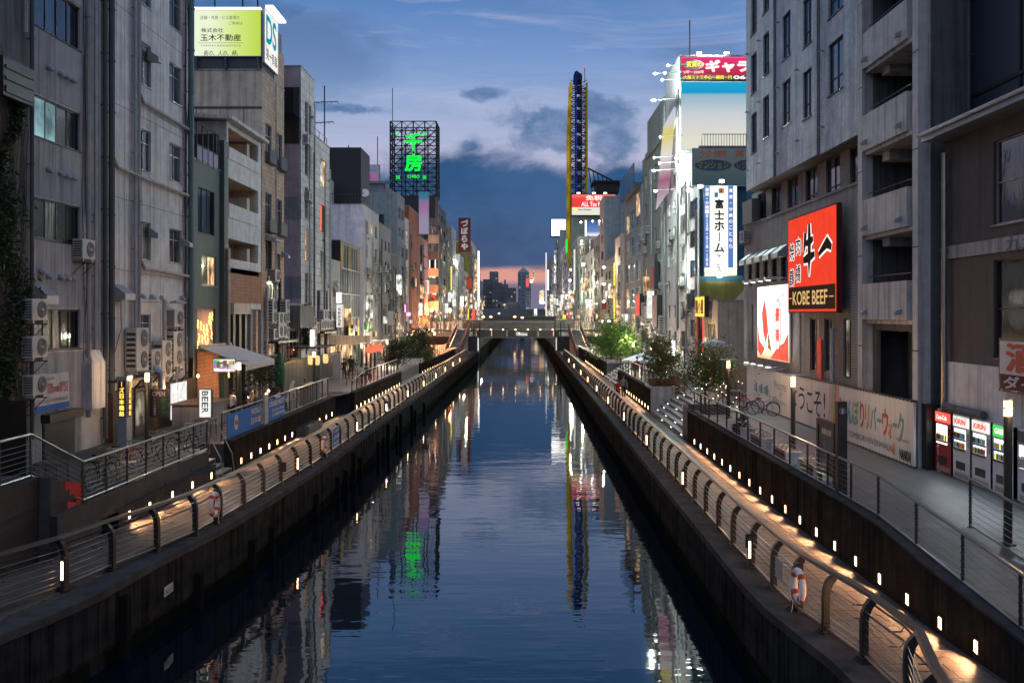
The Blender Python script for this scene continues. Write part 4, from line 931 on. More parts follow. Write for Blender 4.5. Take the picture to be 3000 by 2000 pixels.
# deepen loggias
mb=MB(); fr=FL(XL)
for za,zb in ((17.6,19.0),(14.2,16.1),(11.05,12.6)):
    for q in ([fr.p(53.3,za,-.16),fr.p(53.3,zb,-.16),fr.p(53.3,zb,-1.8),fr.p(53.3,za,-1.8)],[fr.p(59.3,za,-.16),fr.p(59.3,za,-1.8),fr.p(59.3,zb,-1.8),fr.p(59.3,zb,-.16)],[fr.p(53.3,zb,-.16),fr.p(59.3,zb,-.16),fr.p(59.3,zb,-1.8),fr.p(53.3,zb,-1.8)],[fr.p(53.3,za,-.16),fr.p(53.3,za,-1.8),fr.p(59.3,za,-1.8),fr.p(59.3,za,-.16)]): mb.poly(q)
    fquad(mb,fr,53.3,59.3,za,zb,-1.8)
part('loggia',mb,'beige',b)
frb=FL(XL-1.78)
for j,(za,g) in enumerate(((17.7,['glass_grey','lit_warm']),(14.3,['glass_dark','glass_dark']),(11.1,['glass_grey','glass_dark']))):
    window(frb,(53.8,55.0,za,za+1.05),b,1,gl=g[0],rec=0,sill=False); window(frb,(55.6,56.8,za,za+1.05),b,1,gl=g[1],rec=0,sill=False)
    mb=MB(); fbox(mb,fr,57.9,58.5,za-.1,za+1.2,-1.7,-.3); part('partition',mb,'beige',b)
    mb=MB(); fbox(mb,fr,53.3,59.3,za-.5,za+.32 if j else za+.2,.004,.05); part('parapet_panel',mb,'white_plaster',b)
mb=MB(); fbox(mb,fr,52.95,60.05,8.9,10.9,.0,.05); part('terracotta_band',mb,'terracotta',b)
mb=MB(); mb.hexa([(XL-4,52.4,19.5),(XL+.5,52.4,19.3),(XL+.5,60.15,19.3),(XL-4,60.15,19.5),(XL-4,52.4,19.75),(XL+.5,52.4,19.5),(XL+.5,60.15,19.5),(XL-4,60.15,19.75)]); part('canopy_roof',mb,'pale_tile',b)
mb=MB(); fbox(mb,fr,53.1,59.9,2.95,8.5,.01,.04); part('shop_wall',mb,'brown_wall',b)
for k in range(6): mb=MB(); fbox(mb,fr,53.3+1.15*k,53.75+1.15*k,2.95,8.4,.04,.28); part('pilaster',mb,['brown_tile','slate'][k%2] if k>2 else 'frame_dark',b)
mb=MB(); fbox(mb,fr,53.1,56.4,8.2,8.85,.01,.4); part('shutter_box',mb,'beige',b)
mb=MB(); mb.lathe([(1.4,0),(1.5,.3),(1.5,2.0),(1.3,2.3),(.3,2.5)],(XL-3,51.6,18.3),16); tag(part('water_tank',mb,'grey_dark'),'dark domed water tank on the roof behind the teal building','water tank')
# -- billboard building
H=[]
for za in (19.0,14.4): H+=[(61.0,62.5,za,za+1.9,{'transom':.6,'frame':'frame_alu'}),(63.7,65.2,za-.1,za+1.8,{'transom':.6,'frame':'frame_alu'})]
H+=[(61.0,62.6,11.2,13.2),(63.3,64.8,11.0,12.4,{'gl':'glass_curtain'}),(61.3,65.1,7.9,10.7,{'nx':5,'gl':['glass_dark','lit_dim','glass_grey','glass_dark','glass_grey'],'transom':.75}),(61.3,64.6,4.6,7.1,{'nx':4,'gl':['glass_dark','lit_warm','lit_dim','glass_dark'],'frame':'frame_brown'})]
b=building('building','tall brown tiled building carrying the green rooftop billboard',XL,-1,60.2,65.8,24.1,'brown_tile',front=H,endmat='beige',depth=9,wkw=dict(nx=2))
mb=MB(); mb.box(XL-9,XL-.01,63.2,65.8,24.1,26.6); part('stair_head',mb,'brown_tile',b); mb=MB(); mb.box(XL-6,XL-1,66,69,24,29.0); part('machine_room',mb,'slate',b)
for za in (18.2,13.6):
    for ya in (61.0,63.8): 
        mb=MB(); fbox(mb,FL(XL),ya-.05,ya+1.55,za,za+.95,.30,.34); fbox(mb,FL(XL),ya-.05,ya+1.55,za,za+.05,0,.34); part('window_guard',mb,'pipe_dark',b)
for y,z,s in ((61.9,6.5,1.2),(62.9,6.6,1.4),(63.9,6.6,1.4),(64.9,7.6,1.3),(64.9,6.5,1.3),(61.5,7.6,1.3)): ac(b,XL,-1,y,z,s,R.random()<.5)
ac(b,XL,-1,62.3,3.6,1.5,True); ac(b,XL,-1,62.2,10.4,1.3)
mb=MB(); fbox(mb,FL(XL),60.8,66.2,6.25,6.4,0,.9); part('ledge_frame',mb,'steel_dark',b)
vpipe(b,XL,-1,63.1,8,24,.05); vpipe(b,XL,-1,60.6,3,10,.1,'pipe'); vpipe(b,XL,-1,60.9,3,9.8,.07,'zinc'); vpipe(b,XL,-1,64.8,3,6.3,.08,'zinc'); boxhood(b,XL,-1,61.8,13.1,1.6,.7,.35); boxhood(b,XL,-1,65.3,12.2,.5,.5,.45)
mb=MB(); fbox(mb,FC(60.2),XL-9,XL,21.6,21.75,0,.03); 
for k in range(5): fbox(mb,FC(60.2),XL-1.2-1.55*k,XL-1.16-1.55*k,12,21.6,0,.03)
part('joint_strip',mb,'brown_wall',b)
frc=FC(60.0)
grad('lime_face',[(0,(.88,.95,.80)),(.5,(.84,.92,.66)),(.75,(.66,.82,.24)),(1,(.50,.70,.06))],0,-23.5,-17,1.0)
t=sign('billboard','glowing lime green rooftop billboard with black Japanese lettering',frc,-23.5,-16.98,24.95,28.0,-.5,0,'lime_face','frame_alu',.05,'billboard')
text('店舗・売買・ビル管理の',frc,-20.95,-18.4,27.35,27.6,.03,'ink_grey',t); text('ご用命は',frc,-19.1,-18.2,27.0,27.22,.03,'ink_grey',t); text('株式会社',frc,-20.9,-19.45,26.5,26.8,.03,'ink',t,.01)
text('玉木不動産',frc,-20.95,-18.3,25.95,26.4,.03,'ink',t,.015); mb=MB(); fbox(mb,frc,-21.1,-18.15,25.82,25.84,.02,.03); part('rule_line',mb,'ink',t)
text('TAMAKI REALESTATE',frc,-20.95,-18.3,25.6,25.7,.03,'ink_grey',t); text('街の、人の、絆。',frc,-20.75,-18.5,25.0,25.35,.03,'ink',t,.01,slant=.15)
mb=MB(); fbox(mb,frc,-23.5,-16.98,28.0,28.08,-.1,.25); part('top_trim',mb,'sign_white',t)
mb=MB()
for x in (-23,-21.2,-19.3,-17.2): mb.box(x-.06,x+.06,59.9,60.1,24.1,24.95)
mb.box(-23.5,-17,60.2,63,24.12,24.9); part('support',mb,'pipe_dark',t)
fr=FL(-16.95)
t=sign('billboard','tall white side billboard with big blue letters beside the green billboard',fr,60.1,63.4,24.6,28.2,0,.15,'sign_white_soft','frame_alu',.05,'billboard')
text('DS',fr,60.4,62.9,26.0,27.9,.17,'teal_lit',t,.03,slant=.0); text('第一商事',fr,60.4,63.1,24.9,25.7,.17,'ink',t,.01)
mb=MB(); mb.box(-16.8,-16.3,60.3,63.6,28.25,28.4); part('top_lamp',mb,'sign_white',t)
# -- mauve banded building
b=building('building','mauve and slate banded building with narrow canal window strip',XL,-1,70.8,75.2,27.2,'pale_tile',
 front=grid(72.0,74.4,5.2,25.4,2,6,.85,.72,0,{'nx':2,'ny':2,'split':True,'frame':'frame_alu'},.2),endmat='mauve',depth=7)
fe=FC(70.8)
for i,z in enumerate((21.6,15.5,9.4)): mb=MB(); fbox(mb,fe,XL-7,XL+.02,z,z+1.7,.003,.03); part('slate_band',mb,'slate',b)
mb=MB(); fbox(mb,fe,XL-7,XL+.02,2.9,7.4,.003,.035); part('lower_wall',mb,'slate',b); mb=MB(); fbox(mb,fe,XL-2.3,XL-.1,21.3,25.6,.01,.08); part('glass_block_panel',mb,'glass_dark',b)
clutter(b,XL,-1,70.9,75.1,5,26,3,2)
for y,z in ((71.4,6.4),(72.5,6.3),(73.4,6.3),(74.4,6.7)): ac(b,XL,-1,y,z,1.4,R.random()<.4)
# low dark unit between them
b=building('building','low dark panelled annex with lit-edged doors squeezed between taller buildings',XL,-1,66.0,70.6,8.9,'slate',front=[(66.6,69.8,4.9,7.0,{'nx':3,'frame':'frame_alu'})],depth=6)
mb=MB(); fbox(mb,FL(XL),66,70.5,7.2,8.8,.02,1.1); part('overhang_box',mb,'grey_dark',b); vpipe(b,XL,-1,66.4,3,8)
# dark gate panels along the promenade below
for i,(a,c,lab) in enumerate(((61.4,70.6,'long charcoal metal hoarding behind the seated cafe guests'),(72.2,80.6,'charcoal metal hoarding behind the round paper lanterns'))):
    t=thing('hoarding',lab,'fence',(-15.9,(a+c)/2,LT)); n=round((c-a)/1.1)
    for k in range(n): mb=MB(); mb.box(-15.95,-15.9,a+(c-a)*k/n+.02,a+(c-a)*(k+1)/n-.02,LT,LT+1.95); part('panel',mb,'pipe_dark',t)
    mb=MB(); mb.box(-15.97,-15.88,a,c,LT+1.95,LT+2.02); part('top_bar',mb,'steel_dark',t)
# -- light tile building
b=building('building','slim pale tiled building with one yellow lit and one red lit window',XL,-1,75.6,81.3,22.8,'pale_tile',
 front=[(77.6,80.0,19.0,21.4,{'gl':['lit_white','lit_warm'],'frame':'frame_alu'}),(77.6,80.0,15.2,17.5,{'gl':['lit_red','glass_dark']}),(77.6,80.0,11.3,13.6,{'gl':['glass_grey','glass_curtain'],'frame':'frame_alu'}),(76.3,77.7,7.6,10.2),(79.1,80.5,7.6,10.2),(76.4,77.8,4.5,6.6,{'gl':['lit_dim','glass_dark']}),(79.0,80.4,4.4,6.6,{'gl':['lit_warm','glass_dark']})],wkw=dict(nx=2))
for y in (76.2,77.1,78.2,79.3,80.3): ac(b,XL,-1,y,6.9,1.35,R.random()<.4)
clutter(b,XL,-1,75.6,81.3,5,22,4,0); mb=MB(); fbox(mb,FL(XL),75.7,81.2,6.6,6.72,0,.8); part('ledge_frame',mb,'steel_dark',b)
mb=MB(); mb.tube([(XL-.2,75.7,22.9),(XL-.2,75.7,23.6),(XL-.2,81,23.6),(XL-.2,81,22.9)],.03,5); mb.tube([(XL-.2,78,22.9),(XL-.2,78,23.6)],.03,5); part('roof_rail',mb,'steel_dark',b)
# -- white end wall building with glazed gold-fin annex in front
b=building('building','low grey infill building left of the glass annex with vertical shop signs',XL,-1,81.7,86,13.0,'grey_wall',front=grid(82,85.8,6,12,1,2,.6,.5,0,{},.5),depth=5); clutter(b,XL,-1,82,86,5,12,4,3)
b=building('building','glass annex with glowing gold fins and yellow signs inside',XL,-1,86.2,96.8,15.1,'frame_dark',front=[(86.5,96.6,3.3,14.9,{'blank':True})],endmat='black_metal',depth=6)
fr=FL(XL); cols=8
for j,(za,zb,g) in enumerate(((12.6,14.8,['yellow_neon','glass_dark']),(10.2,12.5,['yellow_neon','glass_dark','glass_grey']),(7.9,10.1,['lit_dim','lit_white','glass_grey','glass_grey']),(5.9,7.8,['lit_warm','glass_grey','lit_warm','glass_dark']),(3.4,5.8,['glass_dark','glass_dark','lit_dim']))):
    for i in range(cols):
        a=86.6+i*1.24; mb=MB(); fquad(mb,fr,a+.04,a+1.2,za,zb,-.08); part('pane',mb,g[R.randrange(len(g))],b)
mb=MB()
for i in range(cols+1): fbox(mb,fr,86.55+i*1.24,86.62+i*1.24,3.3,14.9,-.1,.03)
for z in (5.85,7.85,10.15,12.55): fbox(mb,fr,86.5,96.6,z-.04,z+.04,-.1,.02)
part('mullion',mb,'frame_alu',b)
for i,(a,h) in enumerate(((88.4,2.),(90.9,2.2),(93.2,2.))):
    t=sign('sign','small glowing %s lantern sign on the glass annex'%['yellow','white and orange','lime yellow'][i],fr,a,a+.8,5.6,5.6+h*.7,.1,.35,['yellow_lit','lit_white','yellow_lit'][i])
b=building('building','broad building with plain lavender end wall above the gold-fin annex',XL,-1,98.7,109.2,19.9,'concrete_pale',front=grid(99.2,108.8,6,19,3,5,.55,.55,.1,{'frame':'frame_alu'},.35),endmat='lavender',depth=9); clutter(b,XL,-1,99,109,4,19,8,9)
mb=MB(); mb.box(-27,-18.2,104,110,20,27); part('roof_house',mb,'black_metal',b)
for i,x in enumerate((-24.8,-23.2,-21.6)): mb=MB(); mb.lathe([(.8,0),(.85,.2),(.85,2.6),(.5,3.0)],(x,101.5,20.1),12); tag(part('water_tank',mb,'zinc'),'%s of the three steel water tanks on the lavender-walled roof'%['leftmost','middle','rightmost'][i],'water tank')
mb=MB()
for k in range(26): mb.box(-26+.35*k,-25.97+.35*k,99,99.03,19.9,21.1)
mb.box(-26,-17,99,99.05,21.1,21.16); part('roof_rail',mb,'steel_dark',b)
# tall pieces behind
b=building('building','stepped grey concrete block with deep dark recess below a roof ledge',XL,-1,109.8,119.4,19,'grey_wall',front=grid(110.5,119,5,18,3,5,.5,.5,.2,{},.3),depth=8); clutter(b,XL,-1,110,119,4,18,8,7)
b=building('building','tall smoky grey block with rows of white framed windows',XL,-1,125.6,133.0,24.7,'blue_grey',front=grid(126,132.8,5,23.5,2,7,.75,.6,0,{'frame':'frame_alu','ny':2,'split':False},.3),end=grid(-25,-18,19,23,2,1,.5,.4,0,{}),depth=9); clutter(b,XL,-1,126,133,4,22,5,3)
b=building('building','narrow dark infill building in front of the smoky grey block',XL,-1,119.8,125.2,16,'grey_dark',front=grid(120,125,5,15,1,4,.6,.5,0,{},.4),depth=8); clutter(b,XL,-1,120,125,4,15,5,5)
mb=MB(); mb.box(-30,-19,128,140,24.9,26.3); mb.box(-30,-18.3,127.5,128,26.3,26.6); tag(part('penthouse',mb,'slate'),'wide flat penthouse on the smoky grey block behind the satellite dishes','rooftop')
fe=FC(139.5)
t=sign('billboard','faded pink and blue rooftop billboard left of the green neon tower',fe,-24.8,-21.6,28.2,30.8,-.6,0,'panel_white','slate',.08,'billboard')
grad('sunset_print',[(0,(.30,.10,.22)),(.5,(.32,.12,.28)),(.6,(.08,.16,.28)),(1,(.04,.15,.26))],2,28.2,30.8,1.0)
mb=MB(); fbox(mb,fe,-24.6,-22.0,28.4,30.1,.02,.03); part('print',mb,'sunset_print',t); mb=MB(); mb.lathe([(.42,0),(.42,.02)],(0,0,0),16); o=part('seal',mb,'c_red',t); o.matrix_parent_inverse=Matrix.Identity(4); o.location=(-1.2,-.35,1.0); o.rotation_euler=(PI/2,0,0); text('座',fe,-23.6,-22.9,28.7,29.4,.05,'ink',t)
# red-brown and beyond
b=building('building','narrow white edged slot building beside the red-brown tower',XL,-1,133.6,138.0,22.2,'concrete_pale',front=grid(134,137.6,5,21,1,6,.6,.6,0,{},.6),depth=6)
b=building('building','tall red-brown building washed by orange floodlights',XL,-1,138.4,151,24.4,'red_brown',front=grid(139,150,6,23,2,6,.3,.4,.4,{},.3),depth=8); clutter(b,XL,-1,139,150,4,22,5,2)
b=building('building','brown pink building with grey banner panels right of the red-brown tower',XL,-1,151.6,166,21.0,'terracotta',front=grid(152,165,7,20,2,5,.4,.5,.2,{},.3),depth=8)
mb=MB()
for k in range(6): fbox(mb,FL(XL),154,160,8+2*k,9.8+2*k,.2,.6)
part('banner_panel',mb,'mauve',b)
fe=FC(151.2)
grad('sky_print',[(0,(.28,.25,.36)),(.4,(.33,.14,.30)),(.62,(.22,.16,.34)),(.75,(.05,.17,.26)),(1,(.03,.15,.24))],2,23.9,28.4,1.0)
t=sign('billboard','tall blue to pink gradient billboard directly under the green neon tower',fe,-17,-15.3,21.3,28.3,-.5,0,'sky_print','slate',.05,'billboard')
# neon truss tower
Y0,Y1=178.,184.; x0,x1=-25.5,-16.6; z0,z1=31.0,45.4
t=thing('sign_tower','tall black truss tower carrying green neon characters above the roofs','sign tower',((x0+x1)/2,Y0,z0))
def truss(mb,ax,a0,a1,c,z0,z1,na,nz,r=.10):
    P=lambda a,z:(a,c,z) if ax=='x' else (c,a,z)
    for i in range(na+1): a=a0+(a1-a0)*i/na; mb.tube([P(a,z0),P(a,z1)],r*1.3,4)
    for j in range(nz+1):
        z=z0+(z1-z0)*j/nz; mb.tube([P(a0,z),P(a1,z)],r,4)
        if j<nz:
            zz=z0+(z1-z0)*(j+1)/nz
            for i in range(na):
                a=a0+(a1-a0)*i/na; b_=a0+(a1-a0)*(i+1)/na; mb.tube([P(a,z),P(b_,zz)],r*.6,4); mb.tube([P(a,zz),P(b_,z)],r*.6,4)
mb=MB(); truss(mb,'x',x0,x1,Y0,z0,z1,4,8); part('front_truss',mb,'truss',t); mb=MB(); truss(mb,'x',x0,x1,Y1,z0,z1,4,8); part('rear_truss',mb,'truss',t); mb=MB(); truss(mb,'y',Y0,Y1,x1,z0,z1,2,8); part('side_truss',mb,'truss',t); mb=MB(); truss(mb,'y',Y0,Y1,x0,z0,z1,2,8); part('side_truss',mb,'truss',t)
fe=FC(Y0-.3); text('千房',fe,-22.7,-19.3,35.4,43.3,.1,'neon_green',t,vert=True,bevel=.03); text('千房',fe,-22.7,-19.3,35.4,43.3,.0,'black',t,.015,vert=True); text('CHIBO',fe,-22.1,-19.8,34.4,35.0,.1,'neon_green',t,.02)
mb=MB()
for x,z in ((-24.0,42.6),(-18.9,42.6),(-24.0,34.2),(-18.9,34.2)):
    for k in range(3): mb.box(x-.25+.25*k,x-.13+.25*k,Y0-.35,Y0-.3,z,z+.7)
part('neon_mark',mb,'neon_green',t)
b=building('building','dark building under the neon truss tower',XL,-1,167,183,25.5,'grey_dark',front=grid(168,182,6,25,3,7,.5,.5,.2,{},.3),end=grid(-17.8,-17.1,8,24,1,6,.9,.5,0,{}),depth=9)
mb=MB(); mb.box(-25,-16.8,178,184,25.5,31); part('tower_base',mb,'truss',b)
for j in range(6): mb=MB(); fbox(mb,FC(166.9),-17.+.0,-15.2,9+3*j,10.5+3*j,.0,.4); part('bay_box',mb,['beige','grey_dark'][j%2],b)
specs=[(184.5,205,30.6,'black_metal','tall black building with steel edged windows right of the neon tower'),(205.4,222,29.0,'grey_dark','dark glazed block just behind the tall black building'),
(222.5,236,29.5,'zinc','pale steel finned facade catching the sky light'),(236.5,250,22,'grey_wall','grey block left of the hanging red eel sign'),(250.5,268,24.5,'concrete_pale','pale concrete block under the dark red character sign'),
(268.5,290,21,'beige','beige block past the dark red character sign'),(290.5,312,31,'olive_paint','mustard edged block far down the left bank'),(312.5,345,33,'concrete_pale','pale tower with glowing white edge at the far end of the left bank'),(345.5,400,22,'grey_wall','last low grey block on the left bank before the skyline')]
for i,(a,c,z,m,lab) in enumerate(specs):
    lab=lab.replace('red eel sign','red sign')
    b=building('building',lab,XL,-1,a,c,z,m,front=grid(a+.5,c-.5,6,z-1,3,max(4,int(z/3.2)),.55,.55,.1,{'split':False,'sill':False},.5),depth=9,parapet=0); clutter(b,XL,-1,a,c,5,z-2,3,2)
mb=MB()
fe=FC(252)
t=sign('sign','tall dark red hanging sign with white brush characters against the sky',fe,xY(1343,252),xY(1378,252),zY(738,252),zY(638,252),-1.6,0,'dark_red','dark_red',.1)
text('づぼらや',fe,xY(1349,252),xY(1373,252),zY(734,252),zY(642,252),.05,'panel_white',t,.06,vert=True)
fe=FC(200)
t=sign('sign','small red two-column vertical sign low on the far left bank',fe,xY(1367,240)*200/240-.0,xY(1384,240)*200/240,zY(847,200),zY(812,200),-.6,0,'c_red','dark_red',.1); text('ツルハ',fe,-11.2,-10.9,13.9,15.9,.05,'panel_white',t,.02,vert=True)
fe=FC(168)
t=sign('sign','square framed night sign with white neon outline and a glowing figure patch',fe,xY(1258,168),xY(1276,168),zY(812,168),zY(750,168),-.4,0,'black','sign_white',.12)
mb=MB(); mb.torus((-16.2,167.9,15.3),.45,.12,'y',14,6); part('ring_mark',mb,'lit_white',t)
# narrow glowing strips and shop lights that crowd the far left bank
lab=['thin white vertical light box','pinkish vertical shop sign','tall glowing white light box','warm lit strip sign','slim yellow vertical sign','pale green strip light','tiny magenta neon bracket sign','white and red vertical sign']
where=['by the red-brown tower','beside the footbridge lamps','right of the framed night sign','under the dark red character sign','near the far end of the left row','just left of the canal skyline','over the left bank bars','against the last pale tower']
k=0
for i,(px,py0,py1,w,m) in enumerate([(1303,850,870,4,'lit_white'),(1353,868,898,10,'sign_white'),(1353,898,930,8,'lit_warm'),(1394,760,860,7,'lit_warm'),(1402,735,900,5,'sign_white'),(1402,880,935,4,'lit_white'),(1372,905,935,3,'yellow_lit'),(1322,780,850,4,'yellow_lit'),(1387,905,935,8,'lit_red'),(1398,905,930,6,'lit_warm'),(1406,800,870,2,'blue_lit'),(1219,810,840,3,'lit_warm'),(1187,892,915,3,'neon_pink'),(1197,915,925,12,'neon_pink'),(1277,880,900,5,'lit_white'),(1332,920,934,5,'lit_warm')]):
    Y=yX(px,XL+1.2); 
    if Y>420: Y=330
    fe=FC(Y); x=xY(px,Y); w2=w*Y/2700/2
    sign('sign',lab[i%8]+' '+where[(i*3+i//8)%8],fe,x-w2,x+w2,zY(py1,Y),zY(py0,Y),-.3,0,m,'frame_dark',.02)
for i,px in enumerate((1204,1230,1243,1265,1318)):
    Y=157+i*2.0; x=xY(px,Y); t=thing('bridge_lamp','%s of the orange globe lamps on the left end of the footbridge'%['first','second','third','fourth','rightmost'][i],'street lamp',(x,Y,5.4),group='orange lamps by the footbridge')
    mb=MB(); mb.tube([(x,Y,5.0),(x,Y,8.6)],.06,6); part('pole',mb,'steel_dark',t); mb=MB(); mb.lathe([(.05,-.3),(.28,-.12),(.3,.1),(.1,.3)],(x,Y,8.9),10); part('globe',mb,'orange_flood',t,smooth=True)
    light('POINT',(x,Y-.6,8.9),(1,.30,.09),6500,t,size=.3)
# twin square lamps near both bridge stairs
for s,xs in ((-1,((1207,982),(1212,973),(1229,972),(1244,970),(1256,969),(1268,967),(1257,979),(1273,977))),(1,((1747,981),(1759,983),(1776,973),(1786,974),(1798,976),(1811,978),(1803,987)))):
    for i,(px,py) in enumerate(xs):
        Y=118+2.1*i; x=xY(px,Y); z=zY(py,Y)
        t=thing('small_lamp','small twin-globe lamp number-%s from the left in the %s bank cluster'%(['first','second','third','fourth','fifth','sixth','seventh','eighth'][i],'left' if s<0 else 'right'),'street lamp',(x,Y,LT),group='small lamps near the footbridge stairs')
        t['label']='small square lamp, %s from the left in the %s bank cluster near the footbridge'%(['first','second','third','fourth','fifth','sixth','seventh','last'][i],'left' if s<0 else 'right')
        mb=MB(); mb.tube([(x,Y,LT),(x,Y,z-.2)],.05,6); part('pole',mb,'steel_dark',t); mb=MB(); mb.box(x-.14,x+.14,Y-.14,Y+.14,z-.2,z-.03); mb.box(x-.14,x+.14,Y-.14,Y+.14,z+.03,z+.22); part('lantern',mb,'lampglow',t)
# antennas, cranes
def mast(label,x,Y,z0,z1,arms=()):
    t=thing('antenna',label,'antenna',(x,Y,z0)); mb=MB(); mb.tube([(x,Y,z0),(x,Y,z1)],.05+.00012*Y,5); part('mast',mb,'truss',t)
    if arms:
        mb=MB()
        for z,w in arms:
            mb.tube([(x-w,Y,z),(x+w,Y,z+.1)],.04,4)
            for k in range(5): mb.tube([(x-w+.5*w*k,Y-.4,z),(x-w+.5*w*k,Y+.4,z)],.03,4)
        part('arm',mb,'truss',t)
mast('rooftop television aerial with crossbars on the pale tiled building',XL-.6,82,22.8,28.5,((27.0,1.2),(25.2,.8)))
mast('thin lightning rod rising beside the green neon tower',xY(1150,178),178,31,zY(258,178)); mast('slim aerial on the roof left of the neon tower',xY(1106,140),140,26,zY(400,140)); mast('very thin rod behind the black roof house',xY(1021,112),112,24,zY(425,112))
mast('tall thin mast above the lime billboard',xY(629,63),63,24,34); mast('spiky aerial to the right of the lime billboard',xY(790,66),66,26,29.6,((29.2,.5),(28.6,.35)))
t=thing('crane','dark lattice crane top peeking above the lime billboard','crane',(xY(733,90),90,25)); mb=MB()
x=xY(733,90)
for dx in (-.7,.7): mb.tube([(x+dx,90,25),(x+dx*1.05,90,39)],.08,4)
for k in range(12): mb.tube([(x-.7,90,25+1.1*k),(x+.7,90,26.1+1.1*k)],.05,4); mb.tube([(x+.7,90,25+1.1*k),(x-.7,90,26.1+1.1*k)],.05,4)
part('lattice',mb,'truss',t)
for i,(px,py) in enumerate(((1047,570),(1069,567))):
    x=xY(px,105); z=zY(py,105); t=thing('satellite_dish','%s white satellite dish on the rooftop railing'%['left','right'][i],'satellite dish',(x,105,z-.5)); mb=MB(); mb.lathe([(.02,0),(.3,.05),(.5,.16)],(0,0,0),12); o=link('dish',mb.mesh('dish','white'),t); o.matrix_parent_inverse=Matrix.Identity(4); o.rotation_euler=(1.2,.3,0); o.location=(0,0,.5); mb=MB(); mb.tube([(x,105,z-1),(x,105,z)],.04,5); part('stand',mb,'steel_dark',t)
# ================================================================ RIGHT BANK
XR=13.3
def YR(px): return yX(px,XR)
fr=FR(XR)
# -- near: brown building with dark panelled tower above (right frame edge)
b=building('building','low brown building with a sloping gutter and big dark framed windows at the right edge',XR+.25,1,16,29.6,13.7,'brown_wall',
  front=[(20.6,26.5,10.75,13.15,{'nx':4,'ny':2,'frame':'frame_alu','gl':['glass_dark','glass_dark','glass_grey','glass_dark']}),(20.4,26.5,6.95,9.75,{'nx':4,'ny':2,'gl':['glass_dark','glass_dark','lit_dim','glass_dark']})],depth=9,parapet=0)
mb=MB(); fbox(mb,FR(XR+.25),16,29.6,13.7,13.85,-.2,.75); mb.tube([(XR-.55,16,13.92),(XR-.55,29.7,13.92)],.07,8); part('gutter',mb,'zinc',b)
mb=MB(); fbox(mb,FR(XR+.25),16,29.55,9.95,10.35,.003,.06); part('string_band',mb,'grey_wall',b); text('九大洋',FR(XR+.25),23.2,25.7,9.95,10.35,.08,'ink_grey',b)
mb=MB(); fbox(mb,FR(XR+.25),16.5,29.4,3.1,6.7,.01,.10)
part('base_wall',mb,'white_plaster',b)
for y in (20,22.4,24.8,27.2): mb=MB(); fbox(mb,FR(XR+.25),y-.008,y+.008,3.1,6.7,.1,.106); part('wall_joint',mb,'grey_dark',b)
vpipe(b,XR+.25,1,29.2,5.2,13.3,.09,'steel'); vpipe(b,XR+.25,1,29.3,3.2,5.2,.12,'concrete_pale')
hpipe(b,XR+.15,1,[(28.8,5.35),(28.2,5.3),(26.4,5.3)],.13,'concrete_dark'); hpipe(b,XR+.1,1,[(27.2,3.6),(27.2,5.0),(24.8,4.95)],.035,'pipe_dark'); boxhood(b,XR+.15,1,24.2,4.2,.5,.3,.5)
b=building('building','very dark panelled tower rising behind the brown gutter roof',XR+1.2,1,14,29.9,27,'dark_panel',depth=9)
mb=MB(); f2=FR(XR+1.2)
for y in (17.2,20.4,23.6,26.8): fbox(mb,f2,y-.05,y+.05,13.6,27,.003,.05)
for z in (15.2,18.4,21.6,24.8): fbox(mb,f2,14,29.9,z-.05,z+.05,.003,.06)
part('panel_joint',mb,'black',b); vpipe(b,XR+1.2,1,29.6,13.6,26.5,.06,'pipe_dark')
t=sign('sign','unlit sign box with red characters on white above the vending machines',FR(XR-.1),20.6,25.3,6.1,7.55,0,.12,'panel_white','frame_dark',.08)
text('酒房',FR(XR-.1),21.4,24.9,6.65,7.45,.15,'c_red',t,.04); mb=MB(); fbox(mb,FR(XR-.1),20.7,25.2,6.17,6.58,.133,.14); part('red_band',mb,'dark_red',t); text('ダイナム',FR(XR-.1),21.6,25.0,6.2,6.55,.15,'panel_white',t,.03)
# -- concrete balcony building
b=building('building','raw concrete apartment block with deep shadowed balconies and heavy parapets',XR,1,30.0,35.4,27,'concrete_dark',
  front=[(30.5,34.9,z,z+1.9,{'blank':True}) for z in (9.35,12.5,15.7,18.8,22.0)]+[(30.6,34.6,3.3,7.6,{'blank':True})],depth=7)
mb=MB()
for z in (9.35,12.5,15.7,18.8,22.0):
    for q in ([fr.p(30.5,z,-.16),fr.p(30.5,z+1.9,-.16),fr.p(30.5,z+1.9,-1.6),fr.p(30.5,z,-1.6)],[fr.p(34.9,z,-.16),fr.p(34.9,z,-1.6),fr.p(34.9,z+1.9,-1.6),fr.p(34.9,z+1.9,-.16)],[fr.p(30.5,z,-.16),fr.p(34.9,z,-.16),fr.p(34.9,z,-1.6),fr.p(30.5,z,-1.6)],[fr.p(30.5,z+1.9,-.16),fr.p(34.9,z+1.9,-.16),fr.p(34.9,z+1.9,-1.6),fr.p(30.5,z+1.9,-1.6)]): mb.poly(q)
    fquad(mb,fr,30.5,34.9,z,z+1.9,-1.6)
fquad(mb,fr,30.6,34.6,3.3,7.6,-1.2)
part('loggia',mb,'concrete_dark',b)
fi=FR(XR+1.55)
